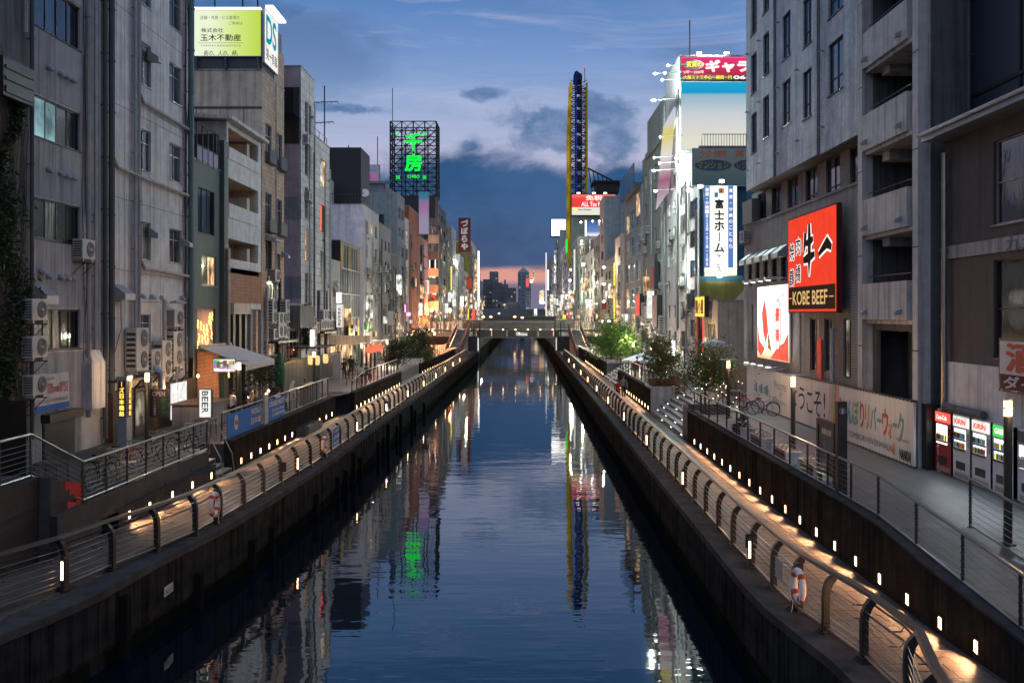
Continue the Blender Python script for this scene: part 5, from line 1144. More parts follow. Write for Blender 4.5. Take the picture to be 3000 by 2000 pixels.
for k,z in enumerate((9.35,12.5,15.7,18.8,22.0)):
    window(fi,(31.0,33.2,z+.1,z+1.75),b,4,gl=['glass_curtain','glass_dark','glass_grey','glass_dark'] if k%2 else ['glass_dark','glass_curtain','glass_dark','glass_blue'],rec=0,sill=False)
    mb=MB(); fbox(mb,fr,30.9,34.9,z-1.35,z-.02,.02,.42); pp=part('balcony_parapet',mb,'concrete',b)
    mb=MB(); mb.tube([(XR-.2,31,z+.25),(XR-.2,34.8,z+.25)],.02,5); mb.tube([(XR-.2,31,z),(XR-.2,31,z+.25)],.02,5); mb.tube([(XR-.2,33,z),(XR-.2,33,z+.25)],.02,5); part('balcony_rail',mb,'steel_dark',b)
    mb=MB(); fbox(mb,fr,30.5,34.9,z-1.5,z-1.36,-1.5,.3); part('floor_slab',mb,'concrete',b)
    for y in (31.4,34.5): boxhood(b,XR-.42,1,y,z-1.15,.16,.22,.2)
    mb=MB(); fbox(mb,fr,33.6,34.3,z+1.35,z+1.9,-1.5,-.1); part('beam_end',mb,'concrete',b)
for y in (30.05,35.0): mb=MB(); fbox(mb,fr,y-.05,y+.38,2.9,27,.005,.42); part('pier',mb,'concrete',b)
for z in (7,10.4,13.6,16.8,20):
    for y in (30.05,35.0): mb=MB(); fbox(mb,fr,y-.055,y+.385,z-.02,z+.02,.4,.426); part('joint',mb,'black',b)
mb=MB(); fbox(mb,fr,30.9,33.2,5.0,7.4,-1.15,-1.0)
for k in range(16): fbox(mb,fr,30.9,33.2,5.05+.15*k,5.13+.15*k,-1.0,-.95)
part('louvre_screen',mb,'grey_dark',b)
for y in (31.2,32.2,33.2,34.2): boxhood(b,XR+1.1,1,y,7.6,.4,.35,.35)

# -- grey tiled office block with overhang
LB=13.35
low=[(48.0+1.5*k,49.0+1.5*k,8.3,10.4,{'gl':'glass_dark'}) for k in range(0)]
lowH=[(37.2,38.2,5.6,8.0,{'gl':['glass_dark','lit_dim']}),(39.6,40.6,5.7,8.0),(41.4,42.6,5.6,8.0,{'gl':['lit_dim','glass_dark']}),(53.1,53.7,6.2,8.8)]+[(46.3+1.75*k,47.4+1.75*k,9.9,11.3,{'gl':'glass_dark','nx':1}) for k in range(5)]
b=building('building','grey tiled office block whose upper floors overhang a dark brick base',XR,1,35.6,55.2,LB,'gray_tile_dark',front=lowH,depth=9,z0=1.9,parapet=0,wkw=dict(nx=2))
for k in range(5): boxhood(b,XR,1,46.85+1.75*k,11.1,1.2,.5,.6)
f3=FR(XR+.35); mid=[(36.6+3.0*k,38.4+3.0*k,LB+.15,15.1,{'gl':['glass_dark','glass_blue'] if k%2 else ['glass_grey','glass_dark'],'ny':1,'transom':.2}) for k in range(6)]
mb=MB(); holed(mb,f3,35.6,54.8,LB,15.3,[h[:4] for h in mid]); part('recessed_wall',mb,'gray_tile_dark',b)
for h in mid: window(f3,h[:4],b,2,gl=h[4]['gl'],transom=.2,frame='frame_brown')
mb=MB(); fbox(mb,fr,35.55,55.2,LB-.02,LB+.1,-.4,.05); part('ledge',mb,'gray_tile_edge',b)
XO=12.72; bays=[(35.4,40.0,XO+.20),(40.0,46.4,XO+.06),(46.4,52.0,XO-.08)]
for i,(ya,yb,X) in enumerate(bays):
    f=FR(X); zb=15.12; cols={0:[(37.1,38.9)],1:[(40.7,42.0),(43.9,45.3)],2:[(47.2,48.4),(49.7,50.9)]}[i]; hs=[]
    for k,(a,c) in enumerate(cols):
        o=(0 if (k+i)%2 else .35)
        for fl in range(4):
            z=17.0+o+3.25*fl; hs.append((a,c,z,z+2.15))
    mb=MB(); holed(mb,f,ya,yb,zb,29,hs); mb.box(X,XO+2,ya,ya+.02,zb,29); mb.box(X,XO+2,yb-.02,yb,zb,29); part('upper_wall',mb,'gray_tile',b)
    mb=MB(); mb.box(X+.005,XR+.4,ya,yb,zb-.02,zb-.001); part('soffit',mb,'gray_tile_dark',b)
    mb=MB(); mb.box(X-.004,XR+.5,ya-.012,ya-.003,zb,29); part('edge_tiles',mb,'gray_tile_edge',b)
    for h in hs: window(f,h,b,2,gl=['glass_grey','glass_blue'],transom=.3,frame='frame_dark')
    for fl in range(5):
        for (a,c) in cols:
            mb=MB(); y=c+.55 if c+.7<yb else a-.3; z=16.2+3.25*fl; mb.tube([(X,y,z),(X-.16,y,z+.02),(X-.2,y,z-.05)],[.05,.045,.03],6); part('vent_cap',mb,'zinc',b)
mb=MB(); fbox(mb,fr,35.8,36.6,5.3,9.5,.003,.25); part('duct',mb,'gray_tile_edge',b); vpipe(b,XR,1,38.9,3.6,7.6,.11,'zinc'); vpipe(b,XR,1,53.9,3,9.9,.12,'pipe')
mb=MB(); fbox(mb,fr,40.7,41.3,4.2,7.1,.05,.10); sg_=part('red_pennant',mb,'c_red',b)
vpipe(b,XR,1,43.6,4,8.8,.05); ac(b,XR+.0,1,54.2,12.4,1.1)
mb=MB(); fbox(mb,fr,52.6,54.8,LB+.1,14.8,-.3,.2); part('roof_plant',mb,'grey_dark',b)
# restaurant sign
f=FR(12.75)
t=sign('sign','huge red restaurant sign with black and white brush characters on the tiled wall',f,37.35,44.2,8.25,12.72,-.22,0,'kobe_red','dark_red',.07)
mb=MB(); fbox(mb,f,37.5,44.05,8.42,9.45,.012,.02); part('dark_band',mb,'kobe_dark',t)
text('KOBE BEEF',f,38.4,43.3,8.62,9.25,.04,'kobe_cream',t,.015); mb=MB(); fbox(mb,f,37.65,38.2,8.92,8.96,.03,.035); fbox(mb,f,43.5,43.95,8.92,8.96,.03,.035); part('dash',mb,'kobe_cream',t)
def brush(mb,pts,ws,c):
    """tapered brush stroke in frame f (a,b) points"""
    n=len(pts); L_=[];Rr=[]
    for i,(a,b_) in enumerate(pts):
        p0=pts[max(0,i-1)]; p1=pts[min(n-1,i+1)]; dx,dy=p1[0]-p0[0],p1[1]-p0[1]; l=math.hypot(dx,dy) or 1; nx,ny=-dy/l,dx/l
        L_.append((a+nx*ws[i],b_+ny*ws[i])); Rr.append((a-nx*ws[i],b_-ny*ws[i]))
    for i in range(n-1): mb.poly([f.p(*L_[i],c),f.p(*L_[i+1],c),f.p(*Rr[i+1],c),f.p(*Rr[i],c)])
ya=39.9
strokes=[([(41.85,11.85),(41.95,11.35),(42.1,10.95)],[.13,.12,.05]),([(41.8,11.35),(41.2,11.42),(40.75,11.5)],[.08,.13,.07]),([(42.15,10.62),(41.4,10.70),(40.55,10.82)],[.09,.15,.08]),([(41.3,12.2),(41.28,11.5),(41.3,10.6),(41.33,9.85)],[.10,.15,.14,.02]),
 ([(39.65,10.75),(39.1,10.98),(38.55,11.2),(38.0,10.95)],[.07,.11,.17,.09])]
for mat,e,c in (('kobe_white',.10,.02),('kobe_black',0,.03)):
    mb=MB()
    for q_,(p,w) in enumerate(strokes): brush(mb,[(a-.45,b_) if q_<4 else (a-.1,b_) for a,b_ in p],[x*1.5+e for x in w],c+.0012*q_); 
    o=part('brush_character',mb,mat,t)
for s,a,z in (('焼',43.5,11.1),('肉',42.5,11.3),('鶴',43.5,9.9),('橋',42.5,10.05)):
    text(s,f,a-.43,a+.43,z-.42,z+.46,.02,'kobe_white',t,.10); text(s,f,a-.38,a+.38,z-.38,z+.42,.03,'kobe_black',t,.02)
light('AREA',(12.2,41,8.2),(1,.12,.06),60,t,'sign_glow_lamp',3.5,target=(11,40,3))
# floodlit white food banner
f=FR(13.15)
grad('banner_face',[(0,(1.,.30,.12)),(.10,(1.,.62,.42)),(.25,(1,.93,.88)),(1,(1,.95,.92))],2,5.8,9.7,1.9)  # face glows by itself, so floodlit brightness is put into its colour
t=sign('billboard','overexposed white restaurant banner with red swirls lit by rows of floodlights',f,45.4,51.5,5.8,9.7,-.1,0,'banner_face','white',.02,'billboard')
mb=MB(); mb.poly([f.p(45.45,7.3,.02),f.p(45.45,5.85,.02),f.p(48.8,5.85,.02),f.p(47.4,6.5,.02),f.p(46.3,6.75,.02)]); mb.poly([f.p(51.4,7.6,.02),f.p(50.9,6.7,.02),f.p(49.9,6.35,.02),f.p(50.7,5.9,.02),f.p(51.4,6.2,.02)]); part('red_wave',mb,'lit_red',t)
mb=MB(); ring=[(47.3+.62*math.cos(a),7.65+1.35*math.sin(a)) for a in [2*PI*i/24 for i in range(24)]]
mb.poly([f.p(a,b_,.022) for a,b_ in ring]); part('oval',mb,'lit_red',t); mb=MB(); mb.poly([f.p(47.3+(a-47.3)*.86,7.65+(b_-7.65)*.93,.03) for a,b_ in ring]); part('oval_centre',mb,'kobe_white',t)
text('豪楽',f,46.95,47.65,6.6,8.7,.05,'lit_red',t,.05,vert=True); mb=MB(); mb.poly([f.p(50.0,9.0,.02),f.p(50.5,8.2,.02),f.p(50.2,7.2,.02),f.p(49.7,6.6,.02),f.p(49.2,7.3,.02),f.p(49.5,8.3,.02)]); part('red_patch',mb,'lit_red',t); mb=MB(); mb.poly([f.p(49.2,7.4,.025),f.p(49.3,6.4,.025),f.p(48.5,6.2,.025),f.p(48.9,6.9,.025)]); part('orange_patch',mb,'lit_warm',t)
text('元気にいこか',f,46.0,49.6,8.95,9.3,.04,'c_red',t,.02)
for k in range(8):
    y=46.0+1.5*(k%4); top=k<4; z=9.95 if top else 5.45
    l=thing('floodlight','floodlight on a bracket %s the bright white banner, %s from the near end'%('above' if top else 'below',['first','second','third','fourth'][k%4]),'floodlight',(12.6,y,z),group='floodlights round the white banner')
    mb=MB(); mb.tube([(13.2,y,z+.05),(12.3,y,z+(.12 if top else -.12))],.025,5); part('arm',mb,'frame_alu',l); mb=MB(); s=-1 if top else 1
    mb.hexa([(12.1,y-.2,z-.06),(12.45,y-.2,z-.03),(12.45,y+.2,z-.03),(12.1,y+.2,z-.06),(12.1,y-.17,z+.08),(12.45,y-.17,z+.10),(12.45,y+.17,z+.10),(12.1,y+.17,z+.08)]); part('housing',mb,'frame_alu',l)
    mb=MB(); zz=z-.07 if top else z+.11; mb.box(12.18,12.36,y-.11,y+.11,zz-.006,zz+.006); part('lens',mb,'flood_white',l)
for k in range(4):
    light('SPOT',(12.3,46.0+1.5*k,9.83),(1,.96,.92),260,t,'banner_flood_lamp',.05,target=(13.2,46.2+1.5*k,7.6),spot=130); light('SPOT',(12.3,46.0+1.5*k,5.62),(1,.96,.92),150,t,'banner_flood_lamp',.05,target=(13.2,46.2+1.5*k,7.8),spot=130)
# river walk hoarding
XF=12.7; f=FR(XF)
t=thing('hoarding','long white hoarding with coloured Japanese greeting lettering along the right promenade','fence',(XF,41,RP))
n=12
for k in range(n): mb=MB(); a=29.9+(52.1-29.9)*k/n; mb.box(XF,XF+.08,a+.004,a+(52.1-29.9)/n-.004,RP+.04,RP+2.15); part('panel',mb,'panel_white',t)
mb=MB(); mb.box(XF-.02,XF+.1,29.85,52.15,RP+2.15,RP+2.2); mb.box(XF-.03,XF+.1,29.85,52.15,RP-.02,RP+.06); part('edge_trim',mb,'frame_dark',t)
mb=MB()
for k in range(75): mb.box(XF-.03,XF-.01,30+.3*k,30.1+.3*k,RP+2.13,RP+2.17); mb.box(XF-.03,XF-.01,30+.3*k,30.1+.3*k,RP+.05,RP+.08)
part('clip',mb,'ink',t,kind='stuff')
z=RP
for s,a0,a1,b0,b1,m,bo in (('よ',42.6,43.6,.65,1.7,'ink',.01),('う',41.4,42.3,.65,1.7,'ink',.01),('こ',40.3,41.1,.65,1.55,'ink',.01),('そ',39.1,40.1,.6,1.7,'ink',.01),('!',38.6,38.8,.65,1.7,'ink',.01),
  ('と',36.1,36.9,.75,1.7,'c_red',.03),('ん',35.4,36.05,.75,1.65,'c_blue',.03),('ぼ',34.75,35.4,.75,1.75,'c_green',.03),('り',34.2,34.65,.75,1.75,'c_red',.03),('リ',33.7,34.1,.75,1.7,'c_orange',.03),('バ',33.0,33.6,.8,1.7,'c_blue',.03),('ー',32.55,32.95,1.15,1.3,'c_green',.03),('ウ',31.95,32.5,.75,1.7,'c_red',.03),('ォ',31.6,31.95,.7,1.35,'c_orange',.03),('ー',31.2,31.55,1.15,1.3,'c_blue',.03),('ク',30.65,31.15,.7,1.7,'c_green',.03),
  ('TOMBORI RIVERWALK',31.6,35.9,.28,.5,'ink_grey',0),('supported by',30.25,31.3,.72,.86,'ink_grey',0),('NANKAI',30.1,31.0,.14,.5,'ink',.03),('Welcome',44.3,46.5,1.25,1.7,'ink_grey',0),('환영',44.9,45.5,.9,1.2,'ink_grey',0),('欢迎 歓迎 ยินดีต้อนรับ',44.2,46.7,.55,.78,'ink_grey',0)):
    text(s,f,a0,a1,z+b0,z+b1,.012,m,t,bo,slant=(.0))
for k,m in enumerate(('c_pink','c_orange','c_teal','c_pink')): mb=MB(); mb.poly([f.p(37.2+.3*k,z+.1,.006),f.p(37.2+.3*k+.26,z+.1,.006),f.p(36.9+.3*k+.26,z+2.1,.006),f.p(36.9+.3*k,z+2.1,.006)]); part('colour_stripe',mb,m,t)
mb=MB(); mb.poly([f.p(31.65,z+.35,.01),f.p(31.5,z+.15,.01),f.p(31.35,z+.35,.01),f.p(31.5,z+.62,.01)]); part('diamond_mark',mb,'c_orange',t)
for k in range(9): mb=MB(); fbox(mb,f,47.3+.36*k,47.6+.36*k,z+.75+.05*(k%3),z+1.15+.08*((k*2)%3),.004,.008); part('facade_sketch',mb,['c_teal','ink_grey','c_blue'][k%3],t)
t=thing('hoarding','dark mesh fence section at the far end of the white hoarding','fence',(XF,55,RP)); 
for k in range(4): mb=MB(); mb.box(XF+.02,XF+.07,52.2+1.4*k,53.55+1.4*k,RP,RP+2.1); part('panel',mb,'pipe_dark',t)
mb=MB(); mb.box(13.0,13.45,29.62,30.25,RP,RP+2.1); tag(part('steel_cabinet',mb,'steel_dark'),'tall dark steel cabinet between the hoarding and the red vending machine','cabinet')

# -- estate agent block with lantern-lit signs (end wall faces the bridge)
hs=grid(67.8,71.6,6,19.6,1,6,.8,.6,0,{'frame':'frame_alu','nx':2},.3)+grid(72.2,76,5,19,1,6,.7,.6,0,{'frame':'frame_alu','nx':2},.4)
b=building('building','estate agency block covered in signs with a blue and olive painted end wall',XR-.35,1,67.4,76.4,20.4,'concrete_pale',front=hs,endmat='blue_paint',depth=10); clutter(b,XR-.35,1,67.5,76.4,5,19,6,3)
fe=FC(67.4)
mb=MB(); fbox(mb,fe,XR-.34,XR+9,2.9,10.6,.004,.02); part('olive_patch',mb,'olive_paint',b)
mb=MB(); mb.poly([fe.p(14.2,3.2,.03),fe.p(19,3.2,.03),fe.p(19,10.4,.03),fe.p(16.4,10.2,.03),fe.p(14.8,8.4,.03)]); part('beige_patch',mb,'beige',b)
mb=MB(); mb.tube([(XR-.2,67.2,20.5),(XR-.2,67.2,21.3),(22,67.2,21.3)],.03,5)
for k in range(40): mb.box(XR+.2*k,XR+.03+.2*k,67.18,67.21,20.5,21.3)
part('roof_rail',mb,'steel_dark',b)
f=FC(67.0); k_=67./2700
def bx(px): return xY(px,67.)
def bz(py): return zY(py,67.)
grad('dim_sign_glow',[(0,(.035,.075,.095)),(.4,(.06,.085,.10)),(1,(.085,.10,.12))],2,bz(545),bz(435),.9)  # faint self-glow stands in for dusk light on an unlit board
t=sign('billboard','dim unlit blue-grey billboard with two dark ovals above the long white sign',f,bx(2027),bx(2215),bz(545),bz(434),-.5,0,'dim_sign_glow','zinc',.05,'billboard')
text('分譲',f,bx(2048),bx(2130),bz(462),bz(438),.04,'terracotta',t,.04); text('賃貸',f,bx(2150),bx(2213),bz(462),bz(438),.04,'terracotta',t,.04)
for a,c,s in ((2035,2143,'マンション'),(2150,2245,'レジデンス')):
    mb=MB(); m_,w_=(bx(a)+bx(c))/2,(bx(c)-bx(a))/2; mb.poly([f.p(m_+w_*math.cos(q),bz(485)+.42*math.sin(q),.03) for q in [2*PI*i/28 for i in range(28)]]); part('oval',mb,'dim_blue',t); text(s,f,bx(a+8),bx(c-8),bz(495),bz(473),.05,'olive_paint',t,.03)
f=FC(66.6); kk=66.6/2700
grad('agency_face',[(0,(1.,.96,.62)),(.06,(1,1,.85)),(.12,(1.,1.,.97)),(.8,(.95,.94,.80)),(1,(.98,.97,.86))],2,zY(802,66.6),zY(545,66.6),1.25)
px=lambda p:xY(p,66.6); pz=lambda p:zY(p,66.6)
t=sign('billboard','tall bright vertical estate agency sign with blue side strips and phone number',f,px(2063),px(2160),pz(808),pz(543),-.5,0,'agency_face','frame_alu',.04,'billboard')
for a,c,s in ((2063,2079,'賃貸・分譲■0120・518・105'),(2133,2148,'賃貸・分譲のことなら')):
    mb=MB(); fbox(mb,f,px(a),px(c),pz(784),pz(545),.012,.03); part('blue_strip',mb,'blue_lit',t); text(s,f,px(a+2),px(c-2),pz(780 if a<2100 else 730),pz(550),.05,'kobe_white',t,.03,vert=True)
text('富士ホーム',f,px(2082),px(2132),pz(742),pz(582),.05,'ink',t,.04,vert=True); text('サービス',f,px(2090),px(2122),pz(797),pz(744),.05,'ink',t,.03,vert=True)
for (a,c,m) in ((2098,570,'c_blue'),(2110,558,'c_green'),(2116,558,'lit_red')): mb=MB(); fbox(mb,f,px(a-5),px(a+5),pz(c+8),pz(c-6),.02,.03); part('logo_block',mb,m,t)
mb=MB(); fbox(mb,f,px(2100),px(2112),pz(812),pz(800),.1,.4); part('spot_lens',mb,'flood',t)
light('AREA',(px(2108),65.4,pz(812)),(1,1,.88),260,t,'sign_flood_lamp',.6,target=(px(2108),66.6,pz(740)))
for i,(a,c) in enumerate(((2110,534),(2048,549),(2016,560))): mb=MB(); x,z=px(a),pz(c); mb.box(x-.15,x+.15,66.0,66.2,z-.1,z+.1); l=tag(part('floodlight',mb,'flood'),'small bright floodlight %s the vertical estate sign'%['directly above','at the upper left of','far left of'][i],'floodlight')
# small shops at its foot
b=building('building','small old beige shop with yellow lit sign at the foot of the olive wall',XR-.9,1,58.5,66.0,9.0,'beige',front=[(59.2,62.2,4.0,7.6,{'nx':5,'gl':['lit_warm','lit_dim','glass_curtain','lit_dim','glass_curtain'],'frame':'beige'}),(62.8,65.4,4.4,8,{'nx':2,'gl':['lit_red','glass_dark']})],depth=5)
clutter(b,XR-.9,1,58.5,65.5,4,8.8,4,1)
fs=FR(XR-1.1)
for lab_,a,c,z0_,z1_,m,s in (('yellow floodlit sign board over the small beige shop',60.2,63.4,8.0,9.4,'yellow_lit','鶏小屋'),):
    t=sign('sign',lab_,fs,a,c,z0_,z1_,0,.3,m); text(s,fs,a+.2,c-.2,z0_+.2,z1_-.2,.33,'c_red',t,.05)
fe=FC(64.); 
t=sign('sign','narrow vertical red sign with glowing orange characters beside the small shop',fe,xY(2062,64),xY(2080,64),zY(990,64),zY(915,64),-.3,0,'lit_red','sign_white_soft',.05); text('串焼酒場',fe,xY(2066,64),xY(2076,64),zY(985,64),zY(920,64),.04,'amber_text',t,.04,vert=True)
mb=MB(); fbox(mb,fs,63.6,64.4,5.0,8.6,.05,.12); t=tag(part('banner',mb,'c_red'),'tall red cloth banner with white characters on the small beige shop','banner'); text('宴会鍋',fs,63.7,64.3,5.2,8.4,.14,'panel_white',t,.03,vert=True)
mb=MB(); mb.lathe([(.9,0),(.8,.25),(.1,.4)],(12.0,57.6,6.2),14); tag(part('awning_canopy',mb,'panel_white'),'striped round canopy glowing in front of the small shops','awning')
light('POINT',(11.4,60,6.5),(1,.75,.45),130,None,size=.3,name='shop_light_lamp'); 
mb=MB(); mb.box(10.9,11.8,61,64,RP,RP+.9)
for i,(y,z,m,lab_) in enumerate(((59.2,4.6,'red_lantern','glowing red paper sign low by the shop tables'),(62.5,4.5,'lit_warm','warm lit shop window glimpsed behind the first tree'),(70,4.6,'lit_white','cluttered white lit shop front behind the second tree'),(74,5.2,'tree_lights_white','blue-white string lights behind the first tree'))):
    t=sign('sign',lab_,FR(XR-.95),y,y+1.5,z-.8,z+.9,0,.08,m)
# lamps on arms
def armlamp(i,x,Y,z,lab_,big=1.):
    t=thing('floodlight',lab_,'floodlight',(x,Y,z),group='arm floodlights on the tall billboard block')
    mb=MB(); mb.tube([(x+1.9,Y,z+.15),(x,Y,z)],.03,5); part('arm',mb,'frame_alu',t); mb=MB(); mb.lathe([(.03,-.05),(.09*big,.0),(.11*big,.08),(.04,.14)],(x,Y,z-.06),10); part('lamp_head',mb,'flood',t)
# -- tall billboard block
hs=grid(78.6,85,5,21,2,7,.5,.5,.1,{'frame':'frame_alu'},.2)
b=building('building','tall block carrying the huge magenta and sky blue rooftop billboards',XR,1,78,85.5,30,'concrete_pale',front=hs,depth=9,endmat='concrete_pale'); clutter(b,XR,1,78,85.5,5,28,7,3)
f=FC(77.8); px=lambda p:xY(p,77.8); pz=lambda p:zY(p,77.8)
t=sign('billboard','magenta and black rooftop billboard with white katakana and yellow text',f,px(1993),px(2205),pz(236),pz(165),-.5,0,'grad0' if 'grad0' in MT else (grad('grad0',[(0,(.45,.02,.05)),(.5,(.62,.03,.10)),(.92,(.85,.04,.22)),(1,(1.,.35,.6))],2,pz(236),pz(165),1.0) and 'grad0'),'truss',.06,'billboard')
mb=MB(); fbox(mb,f,px(1996),px(2203),pz(235),pz(220),.012,.03); part('black_band',mb,'black',t)
mb=MB(); m_=px(2032); mb.poly([f.p(m_+.9*math.cos(q),pz(190)+.42*math.sin(q),.03) for q in [2*PI*i/28 for i in range(28)]]); part('oval',mb,'black',t); text('賃貸の',f,px(2010),px(2056),pz(198),pz(180),.05,'yellow_lit',t,.04)
text('ギャラ',f,px(2066),px(2198),pz(213),pz(176),.04,'kobe_white',t,.07); text('5坪〜200坪',f,px(2002),px(2062),pz(217),pz(207),.04,'kobe_white',t,.02); text('大阪ミナミ中心〜関西一円',f,px(2002),px(2144),pz(233),pz(222),.05,'yellow_lit',t,.03); text('06-',f,px(2148),px(2196),pz(233),pz(222),.05,'kobe_white',t,.05)
grad('sky_board',[(0,(.80,.78,.66)),(.45,(.62,.66,.70)),(.78,(.30,.50,.62)),(.82,(.01,.34,.62)),(1,(.02,.42,.68))],2,pz(415),pz(240),.95)
t=sign('billboard','large plain sky blue fading to cream billboard under the magenta one',f,px(1994),px(2205),pz(440),pz(239),-.5,0,'sky_board','frame_alu',.05,'billboard')
def oval(par,cx,cz,rx,rz,m,c=.03,n=22):
    mb=MB(); mb.poly([f.p(px(cx)+rx*k_*math.cos(q)*1.16,pz(cz)+rz*k_*math.sin(q)*1.16,c) for q in [2*PI*i/n for i in range(n)]]); part('print_shape',mb,m,par)
grad('peach',[(0,(.80,.60,.45)),(1,(.80,.60,.45))],2,0,1,.95)
# the cartoon mascot printed here is left out
for a in (2044,2124,2190):
    mb=MB(); x,z=px(a),pz(164); mb.box(x-.2,x+.2,77.1,77.3,z+.02,z+.12); mb.box(x-.04,x+.04,77.3,78,z+.05,z+.12); l=tag(part('floodlight',mb,'flood_white'),'%s floodlight on the top edge of the magenta billboard'%{2044:'left',2124:'middle',2190:'right'}[a],'floodlight')
for i,(a,c,big) in enumerate(((1957,192,1.),(1919,216,1.4),(1948,214,1.),(1940,234,1.),(1915,294,2.0),(1934,401,.6),(1916,462,.6),(1915,500,1.3),(1932,478,.7),(1920,559,1.4),(1982,463,1.2),(1994,449,1.2))):
    Y=76.-.0*i; armlamp(i,xY(a,Y),Y,zY(c,Y),'bright arm floodlight %s beside the tall billboard block'%['at the very top','high and farthest out','second from top','third below the roof','largest and brightest','small and dim','smallest middle','mid height glowing','tiny unlit looking','lowest outer','inner left','inner right'][i],big)
light('POINT',(10.55,75.6,zY(296,76)),(.78,1,.95),5500,None,size=.3,name='billboard_flood_lamp'); light('POINT',(10.6,75.6,zY(500,76)),(.80,1,.92),3500,None,size=.3,name='billboard_flood_lamp')
light('SPOT',(16.,76.2,30.6),(.95,1,.95),2500,None,'billboard_flood_lamp',.05,target=(15,80,20),spot=140); light('POINT',(11.9,72,12),(.9,1,.85),700,None,size=.05,name='facade_flood_lamp')
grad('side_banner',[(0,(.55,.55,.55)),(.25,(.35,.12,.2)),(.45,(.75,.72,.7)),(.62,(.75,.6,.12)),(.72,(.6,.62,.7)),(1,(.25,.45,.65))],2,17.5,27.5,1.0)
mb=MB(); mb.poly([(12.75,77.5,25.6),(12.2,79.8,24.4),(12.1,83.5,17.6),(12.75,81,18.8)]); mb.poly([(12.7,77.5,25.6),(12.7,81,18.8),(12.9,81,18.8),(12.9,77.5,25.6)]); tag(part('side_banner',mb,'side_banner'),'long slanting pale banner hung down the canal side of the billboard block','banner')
mast('tall thin mast on the billboard block roof',px(2022),78,30,zY(60,78))
# -- beige block
hs=grid(86.5,101,5,24,4,6,.42,.5,.1,{'frame':'frame_dark'},.25)
b=building('building','big weathered beige block with scattered windows left of the billboard block',XR,1,85.8,102,25.0,'green_grey',front=hs,depth=9); clutter(b,XR,1,86,102,5,24,9,8)
mb=MB(); mb.box(XR-.0,XR+6,86.5,98,25,28.6); mb.box(XR-.25,XR,86.5,98,24.6,25.1); part('roof_tower',mb,'green_grey',b)
for i,(y,z0_,z1_,m,lab_) in enumerate(((88,10.6,14,'blue_lit','blue and white projecting sign on the beige block'),(86.2,6.9,10,'c_pink','faded pink picture panel on the beige block'),(99,8,10.4,'lit_red','glowing red window sign on the beige block'))):
    t=sign('sign',lab_,FR(XR-.2),y,y+3.2,z0_,z1_,0,.5,m if m!='blue_lit' else 'slate')
for k in range(8): ac(b,XR,1,86.5+1.9*k,R.uniform(4.5,8.5),1.5,True)
# -- glass stair tower block
b=building('building','blue-grey block with glazed balcony and amber lit windows',XR,1,102.5,119.5,22.5,'blue_grey',front=grid(103,119,5.5,21,3,5,.7,.75,0,{'frame':'frame_alu','ny':2,'split':True},.3),depth=9)
mb=MB(); mb.box(XR-.8,XR+5,103.5,118,22.5,23.0); mb.box(XR-.8,XR-.7,103.5,118,23,25.2); part('glass_balcony',mb,'glass_grey',b)
mb=MB(); fbox(mb,FR(XR),104,107,19.5,22,.01,.05); part('amber_window',mb,'lit_warm',b)
b=building('building','pinkish beige block with a single white downpipe',XR,1,120,132,18.8,'pinkish',front=grid(121,131,6,18,1,5,.3,.5,0,{},.3),depth=7); vpipe(b,XR,1,121,6,18.8,.16,'concrete_pale'); clutter(b,XR,1,121,131,5,17,3,3)
b=building('building','tall blank grey slab wall standing behind the pink beige block',XR,1,149,158,27.2,'grey_wall',front=grid(149.5,157,8,25,1,6,.5,.5,0,{},.5),depth=9,endmat='blue_grey')
b=building('building','dim green-grey building with a column of bright wall lamps',XR,1,132.6,148.6,16.5,'green_grey',front=grid(133,148,5,15.5,3,4,.5,.5,.1,{},.5),depth=8); clutter(b,XR,1,133,148,5,15,5,5)
for i,(a,c) in enumerate(((1769,783),(1769,832),(1769,883),(1766,942),(1784,941))):
    Y=131; x,z=xY(a,Y),zY(c,Y); t=thing('wall_lamp','%s greenish-white arm lamp in the column on the green-grey building'%['top','second','third','lowest left','lowest right'][i],'lamp',(x,Y,z)); mb=MB(); mb.tube([(x,Y,z),(XR,Y+2,z+.3)],.04,5); part('arm',mb,'frame_alu',t); mb=MB(); mb.lathe([(.04,-.1),(.2,0),(.2,.1),(.05,.2)],(x,Y,z-.05),10); part('lamp_head',mb,'flood',t)
for z in (15,10,5.5): light('POINT',(XR-1.8,130,z),(.9,1,.62),500,None,size=.3,name='wall_flood_lamp')
mb=MB(); fbox(mb,FR(XR),131.2,132.2,5,15.5,.02,.2); tag(part('light_strip',mb,'yellow_lit'),'tall yellow-green vertical light strip on the green-grey building','sign')
# discount store tower and edge-on wheel frame
b=building('building','large store block under the red tax-free billboard',13.3,1,250,262,zY(632,250),'blue_grey',front=grid(251,261,6,34,2,8,.5,.6,0,{'split':False},.5),depth=18,endmat='green_grey')
Y=249.; f=FC(Y); px=lambda p:xY(p,Y); pz=lambda p:zY(p,Y)
grad('red_white_face',[(0,(.80,.78,.68)),(.38,(.78,.76,.70)),(.40,(.80,.05,.05)),(.8,(.85,.06,.06)),(1,(1.,.22,.16))],2,pz(632),pz(569),1.05)
t=sign('billboard','red and white tax-free rooftop billboard below the wheel tower',f,px(1673),px(1805),pz(632),pz(568),-1,0,'red_white_face','truss',.2,'billboard')
text('免税',f,px(1715),px(1765),pz(588),pz(573),.3,'kobe_white',t,.03); text('ALL Tax Free',f,px(1703),px(1775),pz(605),pz(592),.3,'kobe_white',t,.03); text('Don Quijote',f,px(1694),px(1732),pz(618),pz(612),.3,'ink',t,.03)
